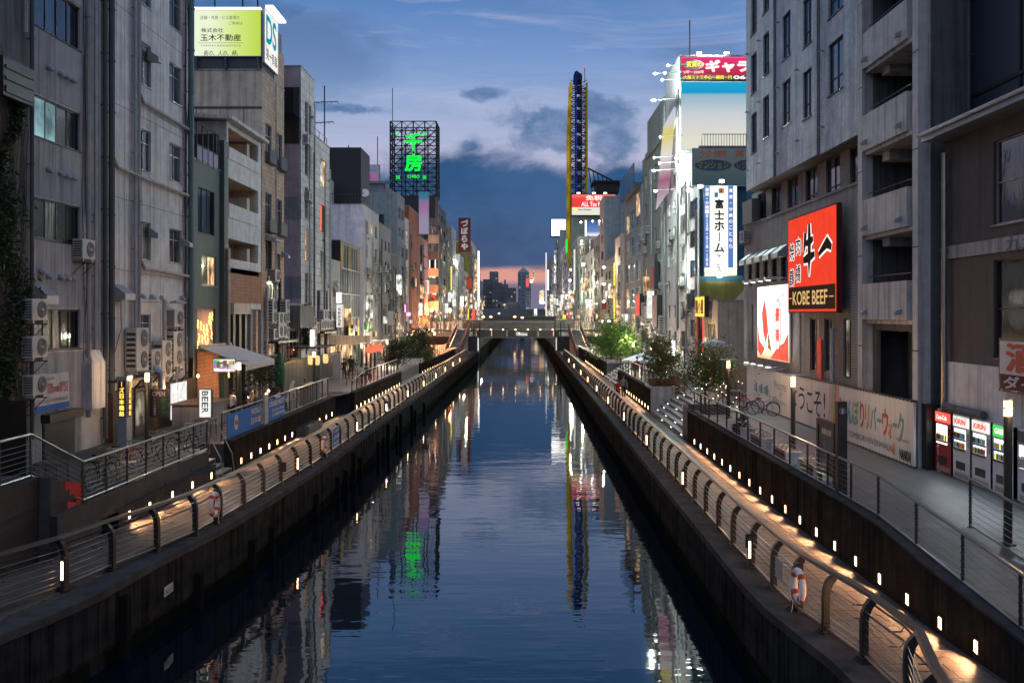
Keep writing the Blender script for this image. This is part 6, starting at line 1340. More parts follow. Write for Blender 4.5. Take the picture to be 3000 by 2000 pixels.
mb=MB(); mb.poly([f.p(px(1686)+.5*math.cos(q),pz(613)+.5*math.sin(q),.3) for q in [2*PI*i/16 for i in range(16)]]); part('round_mark',mb,'yellow_lit',t)
for a in (1694,1739,1772): mb=MB(); mb.box(px(a)-.4,px(a)+.4,Y-1.4,Y-1,pz(569),pz(566)); part('top_lamp',mb,'flood_white',t)
Y=240.; f=FC(Y); px=lambda p:xY(p,Y); pz=lambda p:zY(p,Y)
grad('small_agency_face',[(0,(.85,.85,.78)),(.3,(.8,.8,.85)),(.45,(.15,.25,.5)),(1,(.04,.10,.38))],2,pz(705),pz(647),1.1)
t=sign('billboard','smaller blue and white estate billboard above floodlit grey wall',f,px(1718),px(1790),pz(706),pz(647),-.6,0,'small_agency_face','frame_alu',.15,'billboard'); text('富士ホーム',f,px(1720),px(1773),pz(701),pz(690),.2,'ink',t,.03); text('賃貸',f,px(1752),px(1775),pz(661),pz(650),.2,'yellow_lit',t,.04)
mb=MB(); fbox(mb,f,px(1714),px(1718),pz(725),pz(645),-.3,0); part('edge_light',mb,'sign_white',t); light('AREA',(px(1738),236,pz(712)),(1,1,.8),900,t,'wall_flood_lamp',3,target=(px(1738),252,pz(740)))
# wheel tower (oval ring seen edge on)
t=thing('wheel_tower','very tall oval Ferris wheel tower seen edge on with yellow rails and blue lights','ferris wheel',(xY(1690,253),255,30))
x0,x1=xY(1671,253),xY(1719,253); zt=zY(243,253); zb=zY(568,253)
def ovalpts(x,rz_,ry,n=40): zc=45; return [(x,262+ry*math.cos(a),zc+rz_*math.sin(a)) for a in [2*PI*i/n for i in range(n+1)]]
mb=MB()
for x in (x0,x1): 
    for y in (253,258): mb.tube([(x,y,20),(x,y,zt)],.32,6)
part('tower_leg',mb,'yellow_steel',t)
mb=MB(); z=22; k=0
while z<zt-1:
    for y in (253,258):
        mb.tube([(x0,y,z),(x1,y,z)],.16,4); mb.tube([(x0,y,z),(x1,y,z+2.4)],.10,4); mb.tube([(x1,y,z),(x0,y,z+2.4)],.10,4)
    mb.tube([(x0,253,z),(x0,258,z)],.14,4); mb.tube([(x1,253,z),(x1,258,z)],.14,4); z+=2.4; k+=1
part('tower_lattice',mb,'truss',t)
mb=MB()
for x in (xY(1685,253),xY(1702,253)): mb.tube([(x,252,20),(x,252,zY(240,253)),(x,256,zY(228,253))],.22,6)
z=24
while z<zt: mb.tube([(xY(1685,253),252,z),(xY(1702,253),252,z+1.7)],.09,4); z+=1.7
part('wheel_rim',mb,'truss',t)
for i in range(13):
    z=30+3.45*i; mb=MB(); mb.lathe([(.5,0),(.8,.3),(.8,1.9),(.4,2.3)],(xY(1697,251),250.8,z),8); part('gondola',mb,'purple_car',t)
mb=MB(); mb.box(xY(1684,251),xY(1685.5,251),250.3,250.7,30,zY(228,253)); mb.box(xY(1688,251),xY(1690,251),250.3,250.7,30,zY(215,253)); part('blue_light_strip',mb,'blue_neon',t)
mb=MB(); xx=xY(1664,252); mb.tube([(xY(1666,252),252,zY(760,252)),(xx,252,zY(700,252)),(xx,252,zY(400,252)),(xY(1670,252),252,zY(275,252)),(xY(1673,252),252,zY(245,252))],.42,8); part('outer_rail',mb,'yellow_neon',t)
mb=MB(); mb.lathe([(1.1,0),(1.0,2.4),(.7,3.2),(.3,3.6)],(xY(1691,253),254,zY(245,253)),10); part('top_cap',mb,'purple_car',t); mb=MB(); mb.box(xY(1683,251),xY(1687,251),251.2,251.5,zY(245,252),zY(212,252)); part('blue_cap_light',mb,'blue_neon',t)
mb=MB(); mb.tube([(xY(1713,253),253,zt),(xY(1713,253),253,zY(196,253))],.09,5); part('mast',mb,'truss',t); mb=MB(); mb.lathe([(.05,-.3),(.3,0),(.05,.3)],(xY(1713,253),253,zY(196,253)),8); part('beacon',mb,'lit_red',t)
t=thing('roof_truss','sloping dark steel truss platform right of the wheel tower','roof frame',(xY(1760,256),256,44)); mb=MB(); 
mb.tube([(xY(1722,256),256,zY(493,256)),(xY(1800,256),256,zY(532,256))],.25,5)
for i in range(6): a=1724+13*i; mb.tube([(xY(a,256),256,zY(495+6.5*i,256)),(xY(a+12,256),256,zY(565,256))],.14,4)
part('brace',mb,'truss',t); mb=MB(); mb.box(xY(1745,256),xY(1812,256),254,262,zY(566,256),zY(536,256)); mb.box(xY(1735,256),xY(1828,256),252,264,zY(538,256),zY(534,256)); part('platform',mb,'truss',t)
# further right bank
t=sign('sign','overexposed white rooftop light box with thin grey letters at the far right bank',FC(330),xY(1613,330),xY(1660,330),zY(693,330),zY(640,330),-4,0,'sign_white','sign_blue',.3,'sign'); text('ΛO',FC(330),xY(1628,330),xY(1660,330),zY(682,330),zY(666,330),.4,'panel_white',t)
specs=[(158.5,172,22,'grey_dark','dark narrow building right of the floodlit wall'),(172.5,196,20.5,'concrete_pale','pale lit building under the smaller blue billboard'),(196.5,222,24,'green_grey','green-tinted building crowded with wall lamps'),(222.5,249,27,'grey_wall','slim grey building with a dark curved slot window'),(263,292,31,'lavender','pale banner-covered building left of the wheel tower'),(292.5,325,30,'white_plaster','white building with a glowing signboard column'),(325.5,368,38,'zinc','steel blue tower carrying the white light box'),(368.5,430,30,'concrete_pale','white-edged slim tower farther along the right bank'),(430.5,520,34,'brown_tile','brown stepped building with round lit lantern sign at the end of the right bank')]
for i,(a,c,z,m,lab_) in enumerate(specs):
    b=building('building',lab_,XR,1,a,c,z,m,front=grid(a+.5,c-.5,6,z-1,3,max(5,int(z/3.2)),.55,.6,.1,{'split':False,'sill':False},.6),depth=10,parapet=0); clutter(b,XR,1,a,c,5,z-2,4,3)
lab=['tall thin white light box','greenish bright strip sign','warm orange vertical sign','white and red lit panel','slim yellow light strip','pale blue strip light','bright white square lamp','glowing pink strip sign']
where=['at the far right bank end','below the wheel tower','beside the store block','near the right bridge stairs','left of the floodlit grey wall','on the brown stepped building','under the white light box','among the crowded right bank shops']
for i,(pxx,py0,py1,w,m) in enumerate([(1600,740,930,4,'sign_white_soft'),(1616,862,930,10,'lit_white'),(1626,735,830,6,'lit_white'),(1606,790,850,4,'sign_white'),(1683,730,850,5,'sign_white_soft'),(1673,885,925,9,'lit_warm'),(1668,915,932,6,'lit_red'),(1681,800,860,3,'lit_white'),(1653,922,934,10,'yellow_lit'),(1587,850,890,14,'lit_warm'),(1569,905,930,10,'lit_white'),(1576,928,938,18,'yellow_lit'),(1563,793,830,6,'lit_warm'),(1557,820,828,8,'sign_white'),(1545,815,840,8,'lit_red'),(1709,770,780,12,'sign_white'),(1715,775,800,3,'lit_white'),(1728,700,735,3,'lit_white'),(1694,905,932,6,'lit_warm'),(1737,898,902,12,'lit_warm'),(1660,700,740,5,'neon_green'),(1700,720,760,4,'lit_warm')]):
    Y=min(420,yX(pxx,XR-1.2)); f=FC(Y); x=xY(pxx,Y); w2=w*Y/2700/2
    sign('sign',lab[i%8]+' '+where[(i*3+i//8)%8],f,x-w2,x+w2,zY(py1,Y),zY(py0,Y),-.3,0,m,'frame_dark',.02)
for i,(pxx,py) in enumerate(((1670,821),(1670,856),(1672,790),(1704,706),(1703,715),(1702,651),(1736,648),(1756,648))):
    Y=200.; x,z=xY(pxx,Y),zY(py,Y); mb=MB(); mb.lathe([(.05,-.2),(.25,0),(.05,.2)],(x,Y,z),8); tag(part('wall_lamp',mb,'flood'),'glaring wall lamp, %s of those left of the grey slab'%['first','second','third','fourth','fifth','sixth','seventh','eighth'][i],'lamp',group='glaring lamps far right bank')
for y,z in ((205,14),(185,10),(170,14),(210,26)): light('POINT',(XR-2.2,y,z),(.95,1,.75),3200,None,size=.4,name='far_flood_lamp')
for y,z,c in ((125,6,(1,.5,.25)),(100,6,(1,.8,.55)),(150,7,(1,.45,.2)),(90,9,(1,.85,.65)),(190,9,(1,.6,.35)),(230,12,(.95,1,.8)),(280,12,(1,.8,.6)),(240,22,(.95,1,.85)),(330,15,(1,.75,.6))): light('POINT',(XL+2.4,y,z),c,800 if y<160 else 2600,None,size=.4,name='bar_glow_lamp')
for y,z,c in ((92,6,(1,.85,.65)),(110,6,(1,.8,.55)),(145,7,(1,.6,.35)),(260,14,(1,.8,.7)),(300,14,(1,.9,.8)),(370,14,(1,.8,.6))): light('POINT',(XR-2.4,y,z),c,650 if y<160 else 2600,None,size=.4,name='bar_glow_lamp')
# distant skyline
for i,(a,c,top,Y,m,lab_) in enumerate(((1434,1458,795,900,'slate','tall distant apartment tower against the orange sky'),(1415,1441,818,800,'grey_dark','broad dark distant block left of the tall tower'),(1441,1470,828,780,'grey_dark','dark distant slab below the tall tower'),(1470,1488,832,820,'slate','stepped distant tower in the middle of the skyline'),(1486,1512,843,760,'grey_dark','jagged distant rooftops in the middle'),(1455,1500,885,640,'blue_grey','low distant block with warm lit windows'),(1517,1550,797,880,'blue_grey','distant pointed tower at the right of the skyline'),(1500,1524,885,620,'grey_wall','small pale distant block with scattered lights'),(1540,1556,830,600,'grey_wall','pale slim distant block at the right end'))):
    x0_,x1_=xY(a,Y),xY(c,Y); z1_=zY(top,Y)
    t=thing('building',lab_,'building',((x0_+x1_)/2,Y,0)); mb=MB(); mb.box(x0_,x1_,Y,Y+30,-1,z1_)
    if i in (3,): mb.box(x0_+2,x1_-2,Y+2,Y+20,z1_,z1_+4)
    if i==6: mb.hexa([(x0_,Y,z1_),(x1_,Y,z1_),(x1_,Y+30,z1_),(x0_,Y+30,z1_),(x0_+5,Y+10,z1_+5),(x1_-5,Y+10,z1_+5),(x1_-5,Y+20,z1_+5),(x0_+5,Y+20,z1_+5)])
    part('wall',mb,m,t); w=MB(); w2=MB()
    nx=max(3,int((x1_-x0_)/3)); nz=max(4,int((z1_-12)/3.4))
    for j in range(nz):
        for k in range(nx):
            xx=x0_+(x1_-x0_)*(k+.25)/nx; zz=10+(z1_-12)*(j+.3)/nz; q=w2 if R.random()<.13 else w
            q.box(xx,xx+(x1_-x0_)/nx*.5,Y-.15,Y-.02,zz,zz+1.6)
    part('windows',w,'glass_blue',t,kind='stuff')
    if w2.v: part('lit_windows',w2,'lit_dim' if i!=5 else 'lit_warm',t,kind='stuff')
for i,(a,c,Y) in enumerate(((1462,918,500),(1416,928,330),(1438,928,330),(1508,928,330),(1530,930,330))):
    x,z=xY(a,Y),zY(c,Y); t=thing('street_lamp','%s of the distant street lamps at the end of the canal'%['tallest','far left','second','third','far right'][i],'street lamp',(x,Y,6),group='distant street lamps'); mb=MB(); mb.tube([(x,Y,6),(x,Y,z)],.12,5); part('pole',mb,'truss',t); mb=MB(); mb.lathe([(.1,-.4),(.7,0),(.1,.4)],(x,Y,z),8); part('lamp_head',mb,'lampglow',t)
# ================================================================ STREET LAMPS on both promenades
def lamp_post(label,x,y,z0,z1,power=60,r=.085,disc=True):
    t=thing('street_lamp',label,'street lamp',(x,y,z0),group='promenade lamp posts')
    mb=MB(); mb.lathe([(r*1.9,0),(r*1.9,.04),(r,.06),(r,z1-z0-.42)],(x,y,z0),12); part('pole',mb,'steel_dark',t,smooth=False)
    for k in range(2):
        mb=MB(); z=z1-.40+.19*k; mb.lathe([(r*.95,0),(r*.95,.15)],(x,y,z),12); part('lantern_glass',mb,'lampglow',t)
        mb=MB(); mb.lathe([(r*1.15,0),(r*1.15,.035)],(x,y,z+.152),12); part('lantern_ring',mb,'steel',t)
    if disc: mb=MB(); mb.lathe([(.04,0),(.42,.015),(.42,.03),(.05,.05)],(x,y,z1-.01),16); part('reflector_disc',mb,'zinc',t)
    light('POINT',(x,y-.16,z1-.22),(1,.64,.36),power*2.2,t,size=.08)
    return t
lamp_post('thick lamp post beside the green vending machine, nearest on the right',10.75,20.4,RP-.1,6.35,35,.09,False)
lamp_post('slim lamp post in front of the white hoarding on the right promenade',9.55,32.5,RP,6.05,70)
lamp_post('lamp post right behind the seated man and first tree',9.95,44.5,RP,6.0,90)
lamp_post('lamp post piercing the view just left of the white parasol',xY(1855,84),84,RP,zY(1003,84),90,.08)
lamp_post('lamp post behind the second tree by the parasol',xY(1907,78),78,RP,zY(1012,78),90,.08)
lamp_post('lamp post on the near left terrace beside the glowing pillar sign',xY(431,36.6),36.6,LT,zY(1088,36.6),60,.09)
lamp_post('lamp post among the cafe tables under the white awning',xY(700,43.5),43.5,LT,zY(1058,43.5),70,.10)
lamp_post('lamp post beside the round paper lanterns',xY(920,57.0),57.0,LT,zY(1027,57.0),70,.09)
lamp_post('lamp post by the two people on high stools',xY(1060,72),72,LT,zY(1005,72),70,.08)
lamp_post('lamp post next to the far left round tree and red lanterns',xY(1134,80),80,LT,zY(995,80),80,.08)
# ================================================================ TREES
def tree(label,x,y,z0,h,w,n,mat,cat='tree',trunk_r=.06,name='street_tree',lean=0.,lo=.25,leaf=.055,fill=1.):
    t=thing(name,label,cat,(x,y,z0)); mb=MB(); tips=[]
    main=[Vector((x,y,z0)),Vector((x+lean*.3,y,z0+h*.3)),Vector((x+lean*.7,y,z0+h*.6)),Vector((x+lean,y,z0+h*.92))]
    mb.tube(main,[trunk_r,trunk_r*.8,trunk_r*.55,trunk_r*.2],7)
    for k in range(16):
        f=R.uniform(lo,.9); p=main[0].lerp(main[3],f); a=R.uniform(0,2*PI); l=w*.5*R.uniform(.55,1.)*(1-.35*abs(f-.55)); d=Vector((math.cos(a),math.sin(a),R.uniform(.25,.8)))
        m=p+d*l*.5+Vector((0,0,R.uniform(-.03,.08))); e=p+d*l; mb.tube([p,m,e],[trunk_r*.4,trunk_r*.25,.008],5); tips+= [m,e,(m+e)/2]
        for j in range(2):
            q=m+Vector((R.gauss(0,1),R.gauss(0,1),R.uniform(.1,.9))).normalized()*l*.45; mb.tube([m,q],[trunk_r*.2,.006],4); tips.append(q)
    part('trunk',mb,'bark',t)
    pts=[]; cl=[]
    for e in tips: cl.append((e,w*R.uniform(.07,.22)))
    while len(pts)<n:
        c,r=R.choice(cl); p=c+Vector((R.gauss(0,r),R.gauss(0,r),R.gauss(0,r*.8)))
        if p.z>z0+h*lo*.8: pts.append(p)
    leaves('crown',pts,leaf,mat,t); return t
tree('slender leafy tree in a planter between the steps and the seated man',9.3,46.9,RP,3.4,2.9,8000,'leaf',trunk_r=.07,lo=.32,leaf=.06)
tree('narrow bushy tree in the planter left of the bright shop lights',9.2,60.8,RP+.1,3.4,2.3,8500,'leaf',trunk_r=.05,lo=.15,leaf=.065)
tree('big bright green bush at the left of the parasol',xY(1790,96),96,RP,3.6,4.4,9500,'leaf_bright',lo=.12,leaf=.11)
tree('second smaller bright green bush touching the lamp post by the parasol',xY(1838,94),94,RP,2.9,3.0,6000,'leaf_bright',lo=.12,leaf=.10)
tree('dark conical shrub at the right end of the footbridge',xY(1822,128),128,RP,5.0,2.2,2600,'leaf_dark',lo=.08,leaf=.12)
tree('round dark shrub on the left bank beside the red lanterns',xY(1166,88),88,LT,2.6,2.8,7000,'leaf_dark',lo=.12,leaf=.075)
tree('taller dark shrub behind the wooden planter on the left bank',xY(1225,100),100,LT,3.4,3.2,7500,'leaf_dark',lo=.1,leaf=.09)
tree('small low shrub right on top of the wooden planter box',xY(1255,99),98.5,LT+.1,1.5,2.,2200,'leaf',lo=.05,leaf=.07)
tree('dark potted palm-like plant beside the green parasol cover in the cafe',-15.2,54,LT,3.0,1.8,1800,'leaf_dark',lo=.3,leaf=.09)
tree('climbing plant patch on the wall beside the white vertical sign',-16.5,70.5,LT+2.2,4.2,1.1,1500,'leaf_dark',lo=.05,leaf=.08)
tree('small dark shrub in the square planter near the wheelie shop on the left',xY(1022,76),76,LT,1.7,1.3,1100,'leaf_dark',lo=.1,leaf=.06)
# planters
def planter(label,x0,x1,y0,y1,z0,z1,mat,boards=False):
    t=thing('planter',label,'planter',((x0+x1)/2,(y0+y1)/2,z0)); mb=MB(); w=.12
    if boards:
        n=round((x1-x0+y1-y0)/.25)
        for i in range(12): mb=MB(); a=x0+(x1-x0)*i/12; mb.box(a+.01,a+(x1-x0)/12-.01,y0-.03,y0,z0,z1+.02*(i%3)); part('board',mb,mat,t)
        for i in range(12): mb=MB(); a=y0+(y1-y0)*i/12; X=x1 if x0<0 else x0; mb.box(X-.015,X+.015,a+.01,a+(y1-y0)/12-.01,z0,z1+.02*(i%2)); part('board',mb,mat,t)
    mb=MB(); mb.box(x0,x1,y0,y0+w,z0,z1); mb.box(x0,x1,y1-w,y1,z0,z1); mb.box(x0,x0+w,y0+w,y1-w,z0,z1); mb.box(x1-w,x1,y0+w,y1-w,z0,z1); part('rim',mb,mat,t)
    mb=MB(); mb.box(x0+w,x1-w,y0+w,y1-w,z0,z1-.12); part('soil',mb,'weed',t)
planter('concrete planter at the near end of the lit steps holding the slender tree',8.3,10.3,46.32,47.7,WZ,RP+.35,'concrete_dark')
planter('sloped concrete planter under the narrow bushy tree',8.32,9.9,59.65,62.5,WZ,RP+.32,'concrete')
planter('long concrete planter under the bright green bushes',8.6,10.6,94.05,99,WZ+.2,RP+.35,'concrete')
planter('tall pale board-clad planter with a dark shrub on the left bank',-13.0,-10.55,96.25,101,WZ,RP+.35,'concrete',True)
leaves('dry_grass',[(8.4+1.4*R.random(),59.8+2.4*R.random(),RP+.35+.35*R.random()**2) for _ in range(900)],.10,'leaf_dry',kind='stuff')
leaves('ground_cover',[(-12.85+.75*R.random(),26.6+8.8*R.random(),WZ+.5+.22*R.random()**2) for _ in range(1500)],.07,'leaf_dark',kind='stuff')
# string lights in trees
for c,n,m,lab_ in (((9.8,63.5,5.1),60,'tree_lights','cluster of tiny warm string lights behind the narrow bushy tree'),((10.3,52,4.7),40,'tree_lights_white','cluster of tiny bluish-white string lights behind the slender tree'),((10.9,49.5,4.2),30,'tree_lights','tiny pinkish string lights to the right of the slender tree')):
    mb=MB()
    for _ in range(n): p=(c[0]+R.gauss(0,.32),c[1]+R.gauss(0,.5),c[2]+R.gauss(0,.5)); r=.017; mb.box(p[0]-r,p[0]+r,p[1]-r,p[1]+r,p[2]-r,p[2]+r)
    tag(part('string_lights',mb,m),lab_,'string lights',kind='stuff')
# ================================================================ PEOPLE
def person(label,loc,rz,top,leg,pose='stand',hair='hair',scale=1.,skirt=None,cap=None,group=None,over=None):
    if pose=='sit': J=dict(hip=(0,0,.50),chest=(0,-.02,.82),neck=(0,-.03,1.02),head=(0,-.06,1.17),kn=[(-.11,-.42,.50),(.11,-.42,.50)],an=[(-.11,-.40,.09),(.12,-.44,.09)],to=[(-.11,-.55,.04),(.12,-.6,.04)],el=[(-.26,-.06,.74),(.26,-.06,.74)],ha=[(-.14,-.32,.66),(.15,-.32,.68)])
    elif pose=='walk': J=dict(hip=(0,0,.93),chest=(0,-.01,1.22),neck=(0,-.02,1.45),head=(0,-.04,1.60),kn=[(-.09,-.16,.50),(.09,.03,.50)],an=[(-.09,-.20,.09),(.09,.22,.12)],to=[(-.09,-.35,.05),(.09,.10,.04)],el=[(-.25,.10,1.15),(.25,-.06,1.15)],ha=[(-.25,.02,.90),(.25,-.22,.92)])
    else: J=dict(hip=(0,0,.93),chest=(0,-.01,1.22),neck=(0,-.02,1.45),head=(0,-.05,1.60),kn=[(-.09,-.02,.50),(.09,-.02,.50)],an=[(-.10,.02,.09),(.10,.02,.09)],to=[(-.11,-.14,.04),(.11,-.14,.04)],el=[(-.25,-.02,1.15),(.25,-.02,1.15)],ha=[(-.20,-.22,.98),(.20,-.22,.98)])
    v=[];e=[];r=[]
    def V(p,rr): v.append(p); r.append(rr); return len(v)-1
    h=V(J['hip'],(.155,.115)); c=V(J['chest'],(.165,.115)); n=V(J['neck'],(.062,.062)); n2=V(tuple((Vector(J['neck'])*.5+Vector(J['head'])*.5)),(.055,.058)); hd=V(J['head'],(.085,.098)); tp=V(tuple(Vector(J['head'])+Vector((0,.01,.09))),(.072,.082))
    e+=[(h,c),(c,n),(n,n2),(n2,hd),(hd,tp)]
    for s,i in ((-1,0),(1,1)):
        sh=V((s*.175,J['neck'][1],J['neck'][2]-.06),(.062,.062)); el=V(J['el'][i],(.045,.045)); wr=V(tuple(Vector(J['ha'][i])*.92+Vector(J['el'][i])*.08),(.03,.03)); e+=[(c,sh),(sh,el),(el,wr)]
        d=(Vector(J['ha'][i])-Vector(J['el'][i])).normalized(); pm=V(tuple(Vector(J['ha'][i])+d*.04),(.034,.018)); e.append((wr,pm))
        for k in range(4):
            o=Vector((1,0,0))*(k-1.5)*.019; f1=V(tuple(Vector(v[pm])+d*.05+o),(.010,.010)); f2=V(tuple(Vector(v[f1])+d*.035+Vector((0,0,-.012))),(.008,.008)); e+=[(pm,f1),(f1,f2)]
        th=V(tuple(Vector(v[wr])+d*.04+Vector((-s*.038,0,.0))),(.010,.010)); e.append((wr,th))
        hp=V((s*.09,J['hip'][1],J['hip'][2]-.05 if pose!='sit' else J['hip'][2]),(.10,.10)); kn=V(J['kn'][i],(.062,.062)); an=V(J['an'][i],(.042,.042)); to=V(J['to'][i],(.042,.03)); e+=[(h,hp),(hp,kn),(kn,an),(an,to)]
    me=bpy.data.meshes.new('person'); me.from_pydata(v,e,[]); o=bpy.data.objects.new('person',me); COL.objects.link(o)
    sk=o.modifiers.new('s','SKIN'); sk.use_smooth_shade=True; sb=o.modifiers.new('b','SUBSURF'); sb.levels=1
    for i,x in enumerate(me.skin_vertices[0].data): x.radius=r[i]; x.use_root=(i==0)
    bpy.context.view_layer.update(); dg=bpy.context.evaluated_depsgraph_get(); m2=bpy.data.meshes.new_from_object(o.evaluated_get(dg)); m2.name='person'
    bpy.data.objects.remove(o)
    m2.materials.clear(); mats=[top,leg,'skin','rubber']
    for q in mats: m2.materials.append(MT[q])
    bones=[(J['hip'],J['chest'],.15,0),(J['chest'],J['neck'],.1,0),(J['neck'],tuple(Vector(J['head'])+Vector((0,0,.12))),0,2)]
    for i in (0,1):
        s=(-1,1)[i]; bones+=[((s*.175,J['neck'][1],J['neck'][2]-.06),J['el'][i],0,0),(J['el'][i],tuple(Vector(J['ha'][i])*.85+Vector(J['el'][i])*.15),0,0),(J['ha'][i],tuple(Vector(J['ha'][i])+(Vector(J['ha'][i])-Vector(J['el'][i])).normalized()*.14),0,2),((s*.09,J['hip'][1],J['hip'][2]-.1 if pose!='sit' else J['hip'][2]),J['kn'][i],0,1),(J['kn'][i],J['an'][i],0,1),(J['an'][i],J['to'][i],0,3)]
    for p in m2.polygons:
        cc=p.center; best=None
        for a,b_,_,mi in bones:
            a=Vector(a); b_=Vector(b_); t_=max(0,min(1,(cc-a).dot(b_-a)/max((b_-a).length_squared,1e-6))); d=(cc-a.lerp(b_,t_)).length
            if best is None or d<best[0]: best=(d,mi)
        p.material_index=best[1]; p.use_smooth=True
    o=bpy.data.objects.new('person',m2); COL.objects.link(o); tag(o,label,'person',group)
    H=Vector(J['head'])
    mb=MB(); mb.lathe([(.092,.0),(.112,.05),(.108,.10),(.07,.145),(.01,.16)],(H.x,H.y+.025,H.z-.0),12); link('hair',mb.mesh('hair',hair),o,smooth=True)
    if hair=='hair' and skirt: mb=MB(); mb.lathe([(.05,-.25),(.10,-.1),(.10,.05)],(H.x,H.y+.06,H.z),10); link('long_hair',mb.mesh('long_hair',hair),o,smooth=True)
    mb=MB(); y=H.y-.108
    for s in (-1,1): mb.box(s*.035-.014,s*.035+.014,y-.003,y+.006,H.z+.0,H.z+.014)
    mb.box(-.03,.03,y-.0,y+.01,H.z-.07,H.z-.058); link('face_features',mb.mesh('face_features','hair'),o)
    mb=MB(); mb.hexa([(-.014,y-.022,H.z-.04),(.014,y-.022,H.z-.04),(.012,y+.01,H.z-.04),(-.012,y+.01,H.z-.04),(-.006,y-.004,H.z+.01),(.006,y-.004,H.z+.01),(.006,y+.01,H.z+.01),(-.006,y+.01,H.z+.01)]); link('nose',mb.mesh('nose','skin'),o)
    if cap: mb=MB(); mb.lathe([(.12,.05),(.125,.11),(.07,.17),(.01,.18)],(H.x,H.y+.01,H.z),12); mb.box(-.08,.08,H.y-.22,H.y-.08,H.z+.06,H.z+.075); link('cap',mb.mesh('cap',cap),o)
    if over:   # open jacket with lapels hanging over hips
        mb=MB(); c_=Vector(J['chest']); hz=J['hip'][2]
        ring=[(.20*math.cos(a),.15*math.sin(a)) for a in [(-60+ i*(300/14))*PI/180 for i in range(15)]]
        for i in range(14):
            a,b_=ring[i],ring[i+1]; mb.poly([(a[0]*1.08,a[1]*1.1,hz-.12),(b_[0]*1.08,b_[1]*1.1,hz-.12),(b_[0]*.95,b_[1]*.95,J['neck'][2]-.1),(a[0]*.95,a[1]*.95,J['neck'][2]-.1)])
        link('jacket',mb.mesh('jacket',over),o)
    o.location=loc; o.rotation_euler=(0,0,rz); o.scale=(scale,)*3
    return o
person('person in a red shirt with a shoulder strap walking away along the right walkway',(6.95,67.0,WZ+.02),PI*.97,'cloth_red','cloth_black','walk',scale=.96)
person('person in a grey jacket and black clothes walking towards the camera on the right walkway',(7.72,70.3,WZ+.02),.05,'cloth_grey','cloth_black','walk',scale=.98)
person('grey-haired man in dark clothes sitting on a bench by the right railing',(9.05,37.6,RP+.0),-1.45,'cloth_black','cloth_black','sit','grey_hair')
person('person in a red top standing under the white parasol',(xY(1866,71),71,RP),2.6,'cloth_red','cloth_black','stand')
person('waiter in a dark coat leaning over the cafe table',(-13.9,46.2,LT),1.2,'cloth_black','cloth_brown','stand')
person('seated cafe guest in brown seen beside the candle lights',(-13.8,47.6,LT),-1.2,'cloth_brown','cloth_black','sit')
person('long-haired woman in a white top seated at the cafe table',(-13.2,49.8,LT),1.6,'cloth_white','cloth_navy','sit',skirt=1)
person('cook in a white shirt half hidden behind the cafe lamp post',(-13.7,43.6,LT),2.4,'cloth_white','cloth_black','stand')
person('person in dark jacket and pale cap looking down at the near left table',(-13.9,23.0,LU),.4,'cloth_navy','cloth_black','sit',cap='cloth_black')
person('person in a white top facing the phone glow at the near left table',(-14.2,21.6,LU),2.4,'cloth_white','cloth_black','sit')
person('person in a white shirt sitting on a high stool by the left ramp railing',(-11.9,68.0,LT+.25),.6,'cloth_white','cloth_black','sit')
person('person in black sitting on a high stool by the left ramp railing',(-11.7,69.1,LT+.25),.9,'cloth_black','cloth_black','sit')
for i,(x,c,lab_) in enumerate(((-10.2,'cloth_black','person in black at the left end of the footbridge top'),(-9.2,'cloth_navy','person in navy near the top of the left bridge stairs'),(-8.6,'cloth_grey','person in grey beside the left bridge railing'),(9.3,'cloth_black','person resting elbows at the right end of the footbridge'),(10.4,'cloth_brown','person in brown by the right bridge stairs top'))):
    person(lab_,(x,164.5+.5*(i%2),5.42),R.uniform(-1,1),c,'cloth_black','stand')
